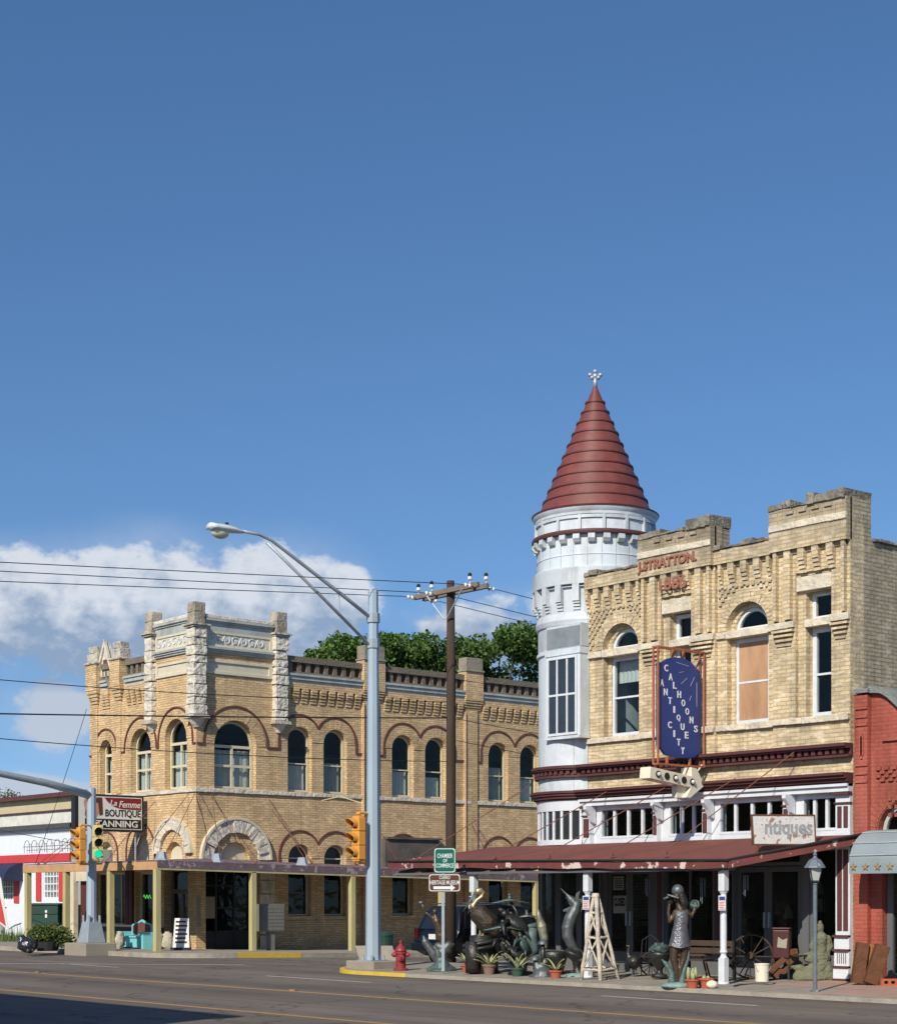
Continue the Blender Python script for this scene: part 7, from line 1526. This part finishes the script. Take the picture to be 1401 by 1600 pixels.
# ------------------------------------------------------------------ parked dark blue SUV on the side street
q = E('parked_car', (-38.9, 34.9, gz(-39, 35)), 'dark blue sport utility vehicle parked with its rear towards the main street behind the pelican', 'car'); q['loc0'] = (0., 0., 0.)
M('car_paint', (.006, .008, .014), .25, .1, 3, spec=.45); M('car_glass', (.012, .014, .018), .06, .1, spec=.9); M('chrome', (.55, .56, .58), .15, .05, metal=.9); M('tyre', (.015, .015, .015), .9, .2); M('tail_red', (.045, .006, .008), .2, .1)
L_, Wd = 4.9, .94
side = [(-2.45, .45), (-2.50, .75), (-2.42, .98), (-2.36, 1.05), (-2.15, 1.62), (-1.95, 1.76), (-.6, 1.82), (.35, 1.76), (.95, 1.30), (1.15, 1.14), (2.15, 1.02), (2.42, .85), (2.45, .45), (2.0, .30), (-2.1, .30)]
def carx(z): return Wd-(.0 if z < 1.05 else (z-1.05)*.28)-(.04 if z < .5 else 0)
m = MB(); n = len(side); vs = [(s_*carx(z), y, z) for s_ in (-1, 1) for y, z in side]; m.add(vs, [tuple(range(n)), tuple(range(2*n-1, n-1, -1))]+[(i, (i+1) % n, n+(i+1) % n, n+i) for i in range(n)])
body = P(m, 'body', MATS['car_paint'], q, bev=.05, smooth=False)
def side_glass(pts, nm):
    for s_ in (-1, 1): m = MB(); vs = [(s_*(carx(z)+.004), y, z) for y, z in pts]+[(s_*(carx(z)-.03), y, z) for y, z in pts]; k = len(pts); m.add(vs, [tuple(range(k)), tuple(range(2*k-1, k-1, -1))]+[(i, (i+1) % k, k+(i+1) % k, k+i) for i in range(k)]); P(m, nm, MATS['car_glass'], body)
side_glass([(-2.05, 1.12), (-1.95, 1.62), (-1.1, 1.68), (-1.1, 1.12)], 'rear_quarter_window'); side_glass([(-1.0, 1.12), (-1.0, 1.68), (-.2, 1.7), (-.2, 1.12)], 'side_window'); side_glass([(-.1, 1.12), (-.1, 1.7), (.3, 1.67), (.8, 1.2), (.8, 1.12)], 'side_window')
m = MB(); m.add([(-.72, -2.365, 1.10), (.72, -2.365, 1.10), (.62, -2.165, 1.60), (-.62, -2.165, 1.60), (-.72, -2.34, 1.10), (.72, -2.34, 1.10), (.62, -2.14, 1.6), (-.62, -2.14, 1.6)], [(0, 1, 2, 3), (7, 6, 5, 4), (0, 4, 5, 1), (1, 5, 6, 2), (2, 6, 7, 3), (3, 7, 4, 0)]); m.xf(Matrix.Translation((0, -.012, 0))); P(m, 'rear_window', MATS['car_glass'], body)
m = MB(); m.box(-.92, .92, -2.62, -2.42, .45, .70); P(m, 'rear_bumper', MATS['car_paint'], body, bev=.05)
m = MB(); m.box(-.17, .17, -2.53, -2.505, .80, .95); P(m, 'number_plate', MATS['sign_white'], body)
for s_ in (-1, 1):
    m = MB(); m.box(s_*.80-.09, s_*.80+.09, -2.50, -2.36, .78, 1.12); P(m, 'tail_light', MATS['tail_red'], body, bev=.02)
    m = MB(); m.box(s_*1.05-.1, s_*1.05+.1, .85, .95, 1.12, 1.28); P(m, 'mirror', MATS['car_paint'], body, bev=.03)
    m = MB(); m.tube([(s_*.66, -1.9, 1.83), (s_*.66, .1, 1.86)], .02, 6); P(m, 'roof_rail', MATS['chrome'], body)
    for y in (-1.5, 1.45):
        m = MB(); m.lathe([(.22, -.12), (.36, -.12), (.38, -.08), (.38, .08), (.36, .12), (.22, .12)], n=24, caps=False); m.xf(Matrix.Translation((s_*.86, y, .37)) @ Matrix.Rotation(pi/2, 4, 'Y')); w = P(m, 'wheel', MATS['tyre'], q)
        m = MB(); m.lathe([(0, -.1), (.22, -.1), (.22, .1), (0, .1)], n=16); m.xf(Matrix.Translation((s_*.87, y, .37)) @ Matrix.Rotation(pi/2, 4, 'Y')); P(m, 'rim', MATS['chrome'], w)
# ------------------------------------------------------------------ things by the left building
q = Prop('mailbox_cluster', 423, 1480, 'grey metal cluster mailbox on a pedestal beside the stone pier', 'mailbox', D=60.5); q.loc = (*pd(423, 61.5), .0); q.rz = rad(90)
M('mail_grey', (.17, .165, .145), .6, .1, 4)
m = MB(); m.box(-.50, .50, -.15, .2, .75, 1.72); bx = q.part(m, 'cabinet', 'mail_grey', bev=.01); m = MB(); m.box(-.12, .12, -.08, .1, .0, .75); q.part(m, 'pedestal', 'mail_grey')
for r in range(7):
    for c_ in range(2): q.part(MB().box(-.46+.47*c_, -.01+.47*c_, -.162, -.15, .80+.125*r, .91+.125*r), 'mailbox_door', 'mail_grey', bx)
q.done()
q = Prop('turquoise_bench', 220, 1476, 'turquoise wooden bench with red painted back outside the boutique', 'bench', D=62); q.loc = (*pd(212, 61.5), .12); q.rz = 0
q.part(MB().box(-.85, .85, -.25, .25, .42, .48), 'seat', 'sky_blue_paint'); q.part(MB().box(-.75, .75, -.2, -.16, .08, .42), 'front_panel', 'sky_blue_paint')
for x in (-.8, .8): q.part(MB().box(x-.12, x+.12, -.24, .24, 0, .62), 'arm', 'sky_blue_paint')
m = MB(); pts = [(-.7, .5), (.7, .5), (.7, .85), (.5, .92), (.3, .95), (0, 1.05), (-.3, .95), (-.5, .92), (-.7, .85)]; m.prism(TI, pts, -.3, -.24); q.part(m, 'backrest', 'sky_blue_paint'); m = MB(); m.prism(TI, [(a*.88, .53+(b-.5)*.82) for a, b in pts], -.24, -.23); q.part(m, 'painted_panel', 'mold_red'); q.done()
M('rock_pale', (.46, .42, .34), .95, .2, 5, .8, 15)
for px, sx, lb in ((187, .20, 'pale rough stone block left of the turquoise bench'), (249, .16, 'narrow pale rough stone right of the turquoise bench'), (262, .24, 'pale rough stone by the dark corner entrance')):
    q = Prop('stone_block', px, 1476, lb, 'rock', D=61, group='pale stones along the shopfront'); q.loc = (*pd(px, 60.8), .14); m = MB(); m.ell((0, 0, .28), (sx, .2, .34), 14, 10); m.jit(.04, px); q.part(m, 'stone', 'rock_pale', smooth=True); q.done()
q = Prop('sandwich_board', 284, 1476, 'printed white sandwich board before the dark corner entrance', 'sandwich board', D=60); q.loc = (*pd(284, 59.5), .14)
m = MB(); m.add([(-.28, -.22, .1), (.28, -.22, .1), (.24, 0, 1.1), (-.24, 0, 1.1), (-.28, -.19, .1), (.28, -.19, .1), (.24, .03, 1.1), (-.24, .03, 1.1)], [(0, 1, 2, 3), (7, 6, 5, 4), (0, 4, 5, 1), (1, 5, 6, 2), (2, 6, 7, 3), (3, 7, 4, 0)]); b_ = q.part(m, 'panel', 'sign_white')
m = MB()
for k in range(6): z = .25+.14*k; y = -.22+(z-.1)*.22; m.box(-.2, .2-.05*(k % 2), y-.012, y+.01, z, z+.06)
q.part(m, 'print', 'maroon_panel', b_); m = MB(); m.tube([(-.28, .25, 0), (-.2, .03, 1.1)], .02, 6); m.tube([(.28, .25, 0), (.2, .03, 1.1)], .02, 6); m.box(-.32, .32, -.3, -.18, .0, .1); q.part(m, 'leg', 'steel_black'); q.done()
q = Prop('dumpster', 76, 1455, 'tall dark green dumpster between the white shop and the wooden awning', 'dumpster', D=70); q.loc = (*pd(78, 70), -.05); q.rz = YAW-rad(12)
q.part(MB().box(-.62, .60, -.55, .7, .1, 1.75), 'body', 'dumpster_green', bev=.02)
m = MB(); m.box(-.66, .64, -.6, .74, 1.70, 1.78); m.box(-.6, .58, -.60, -.55, .82, .92); m.box(-.6, .58, -.585, -.55, 1.35, 1.4); q.part(m, 'rib', 'dumpster_green'); q.part(MB().box(.05, .14, -.565, -.55, 1.2, 1.5), 'sticker', 'sign_white'); q.part(MB().box(.62, 1.35, -.3, .6, .1, 1.72), 'side_wing', 'dumpster_green'); q.part(MB().box(.8, 1.05, -.33, -.3, .72, 1.02), 'sticker', 'sign_white'); q.done()
LEAF('leaf_tree', (.025, .070, .010), (.12, .20, .04)); LEAF('leaf_shrub', (.05, .085, .02), (.16, .21, .06)); LEAF('leaf_twig', (.10, .10, .05), (.20, .20, .12))
def crown(m, blobs, n, s, seed, droop=.0, surf=.62):
    rn2 = random.Random(seed); vols = [b[1][0]*b[1][1]*b[1][2] for b in blobs]; tot = sum(vols)
    for b, v in zip(blobs, vols):
        (cx1, cy1, cz1), (rx, ry, rz1) = b
        for _ in range(int(n*v/tot)):
            while 1:
                x, y, z = rn2.uniform(-1, 1), rn2.uniform(-1, 1), rn2.uniform(-1, 1); d = x*x+y*y+z*z
                if d < 1 and d > surf*surf*rn2.random(): break
            k = 1+.18*sin(5*x+3*z+seed)*cos(4*y); c = Vector((cx1+x*rx*k, cy1+y*ry*k, cz1+z*rz1*k))
            a = Vector((rn2.gauss(0, 1), rn2.gauss(0, 1), rn2.gauss(0, .6)-droop)).normalized(); t = a.orthogonal().normalized(); t = Matrix.Rotation(rn2.uniform(0, 6.28), 3, a) @ t; l = s*rn2.uniform(.7, 1.5); w = l*.38
            o = len(m.v); m.v += [tuple(c), tuple(c+a*l*.5+t*w), tuple(c+a*l), tuple(c+a*l*.5-t*w)]; m.f.append((o, o+1, o+2, o+3))
def tree(name, base, label, h, blobs, n, s, seed, mat='leaf_tree', group=None, trunk=.3, cat='tree', droop=0):
    o = E(name, base, label, cat, group); rn2 = random.Random(seed); B_ = Vector(base)
    m = MB(); m.tube([(base[0], base[1], base[2]-.3), (base[0]+.1, base[1], base[2]+h*.3), (base[0], base[1], base[2]+h*.55)], [trunk, trunk*.75, trunk*.5], 8)
    for (c, r) in blobs: m.tube([(base[0], base[1], base[2]+h*.4), ((base[0]+c[0])/2, (base[1]+c[1])/2, (base[2]+h*.4+c[2])/2+.3), c], [trunk*.4, trunk*.25, trunk*.08], 6)
    P(m, 'trunk', MATS['pole_wood'], o, smooth=True)
    m = MB(); crown(m, blobs, n, s, seed, droop); P(m, 'crown', MATS[mat], o, recalc=False); return o
TRD = 92
for i, (px, top, w, lb) in enumerate(((578, 984, 3.4, 'leftmost of the large green trees, partly behind the tall grey pole'), (652, 974, 3.9, 'large green tree behind the parapet left of the utility pole'), (755, 971, 4.3, 'large green tree behind the parapet just right of the utility pole'), (830, 972, 3.6, 'large green tree behind the parapet touching the white turret'))):
    x, y = pd(px, TRD+3*(i % 2)); D_ = TRD+3*(i % 2); zt2 = EYE+(1405-top)/F*D_; rn2 = random.Random(i+3); bl = []
    vx, vy = CY, SY
    for k in range(26):
        t = rn2.uniform(-1, 1); dz = rn2.uniform(.3, 4.6); r = rn2.uniform(.55, 1.25)
        hh = zt2-r*.75-(dz-.4)-abs(t)*.5; dd = rn2.uniform(-2, 2); bl.append(((x+vx*t*w-vy*dd, y+vy*t*w+vx*dd, hh), (r*1.15, r*1.15, r*.75)))
    M('leaf_none', (.1, .1, .1))
    tree('broadleaf_tree', (x, y, -.5), lb, zt2, bl, 15000, .19, i+1, group='trees behind the brick block', droop=.25)
x, y = pd(499, 88); zt2 = EYE+(1405-1013)/F*88; tree('small_tree', (x, y, -.5), 'small round green treetop just over the parapet left of the large trees', zt2, [((x, y, zt2-.6), (.9, .9, .6)), ((x-.5, y, zt2-1.1), (.8, .8, .7)), ((x+.6, y+.3, zt2-1.0), (.7, .8, .6))], 4500, .17, 9)
x, y = pd(15, 130); zt2 = EYE+(1405-1236)/F*130; tree('bare_tree', (x, y, -.5), 'thin grey-green treetop over the roof of the white shop', zt2, [((x-1, y, zt2-1.2), (2.2, 2, 1.3)), ((x+1.3, y, zt2-1.6), (1.6, 1.5, 1.1))], 2600, .16, 12, mat='leaf_twig', trunk=.2)
# planter shrub, black bag, weeds
q = Prop('planter_shrub', 70, 1487, 'leafy green shrub in a low dark planter at the kerb', 'shrub', D=59.5); q.loc = (*pd(74, 59.5), .12)
m = MB(); m.lathe([(.36, 0), (.45, .32), (.40, .32), (0, .28)], n=14); q.part(m, 'planter', 'bulkhead'); m = MB(); crown(m, [((0, 0, .6), (.62, .5, .36)), ((.45, 0, .45), (.45, .4, .34)), ((-.35, 0, .5), (.4, .4, .3)), ((.75, .0, .2), (.22, .2, .25))], 3200, .075, 3); q.part(m, 'foliage', 'leaf_shrub', recalc=False); q.done()
q = Prop('black_bag', 40, 1488, 'glossy black plastic bag with pale print slumped at the kerb', 'bag', D=58.8); q.loc = (*pd(43, 58.6), .12)
m = MB(); m.ell((0, 0, .22), (.34, .25, .27), 16, 10); m.ell((-.18, 0, .35), (.14, .14, .2), 10, 8); m.jit(.03, 4); q.part(m, 'bag', M('bag_black', (.02, .022, .03), .2, .2, 5, .6, 12, spec=.8, chip=(.5, .5, .55), chip_th=.60, chip_scale=3.5) and 'bag_black', smooth=True); q.done()
m = MB(); rn2 = random.Random(3)
for _ in range(1500):
    px = rn2.uniform(-60, 36) if rn2.random() < .8 else rn2.uniform(36, 100); D_ = rn2.uniform(72, 79); x, y = pd(px, D_); a = rn2.uniform(0, 6.28); h = rn2.uniform(.1, .5)*(1 if rn2.random() < .8 else 1.5); w = .03
    o = len(m.v); z = -.0; m.v += [(x-w*cos(a), y-w*sin(a), z), (x+w*cos(a), y+w*sin(a), z), (x+rn2.uniform(-.15, .15), y+rn2.uniform(-.15, .15), z+h)]; m.f.append((o, o+1, o+2))
tag(P(m, 'weeds', MATS['leaf_shrub'], recalc=False), 'tufts of weeds and rough grass along the foot of the white shop', 'weeds', kind='stuff')
sheet([(-400, 35.9), (-62.4, 35.9), (-62.4, 90), (-400, 90)], .03, 'lot_ground', MATS['soil'])
q = Prop('feather_flag', 6, 1470, 'red feather banner with white border at the left edge of the picture', 'banner', D=56); q.loc = (*pd(-4, 56), .15)
m = MB(); m.tube([(-.15, 0, 0), (-.15, 0, 2.2)], .015, 6); q.part(m, 'pole', 'galv'); k = q.S
pts = [(-.35, 2.62), (.0, 2.62), (.12, 2.4), (.26, 1.4), (.35, .75), (-.1, 1.1), (-.35, 1.2)]; q.part(MB().prism(TI, pts, -.01, .01), 'banner', 'sign_white'); m = MB(); m.prism(TI, [(-.35, 2.1), (.06, 1.95), (.20, 1.3), (.28, .86), (-.1, 1.16), (-.35, 1.25)], .01, .014); q.part(m, 'red_field', 'paint_red'); q.done()
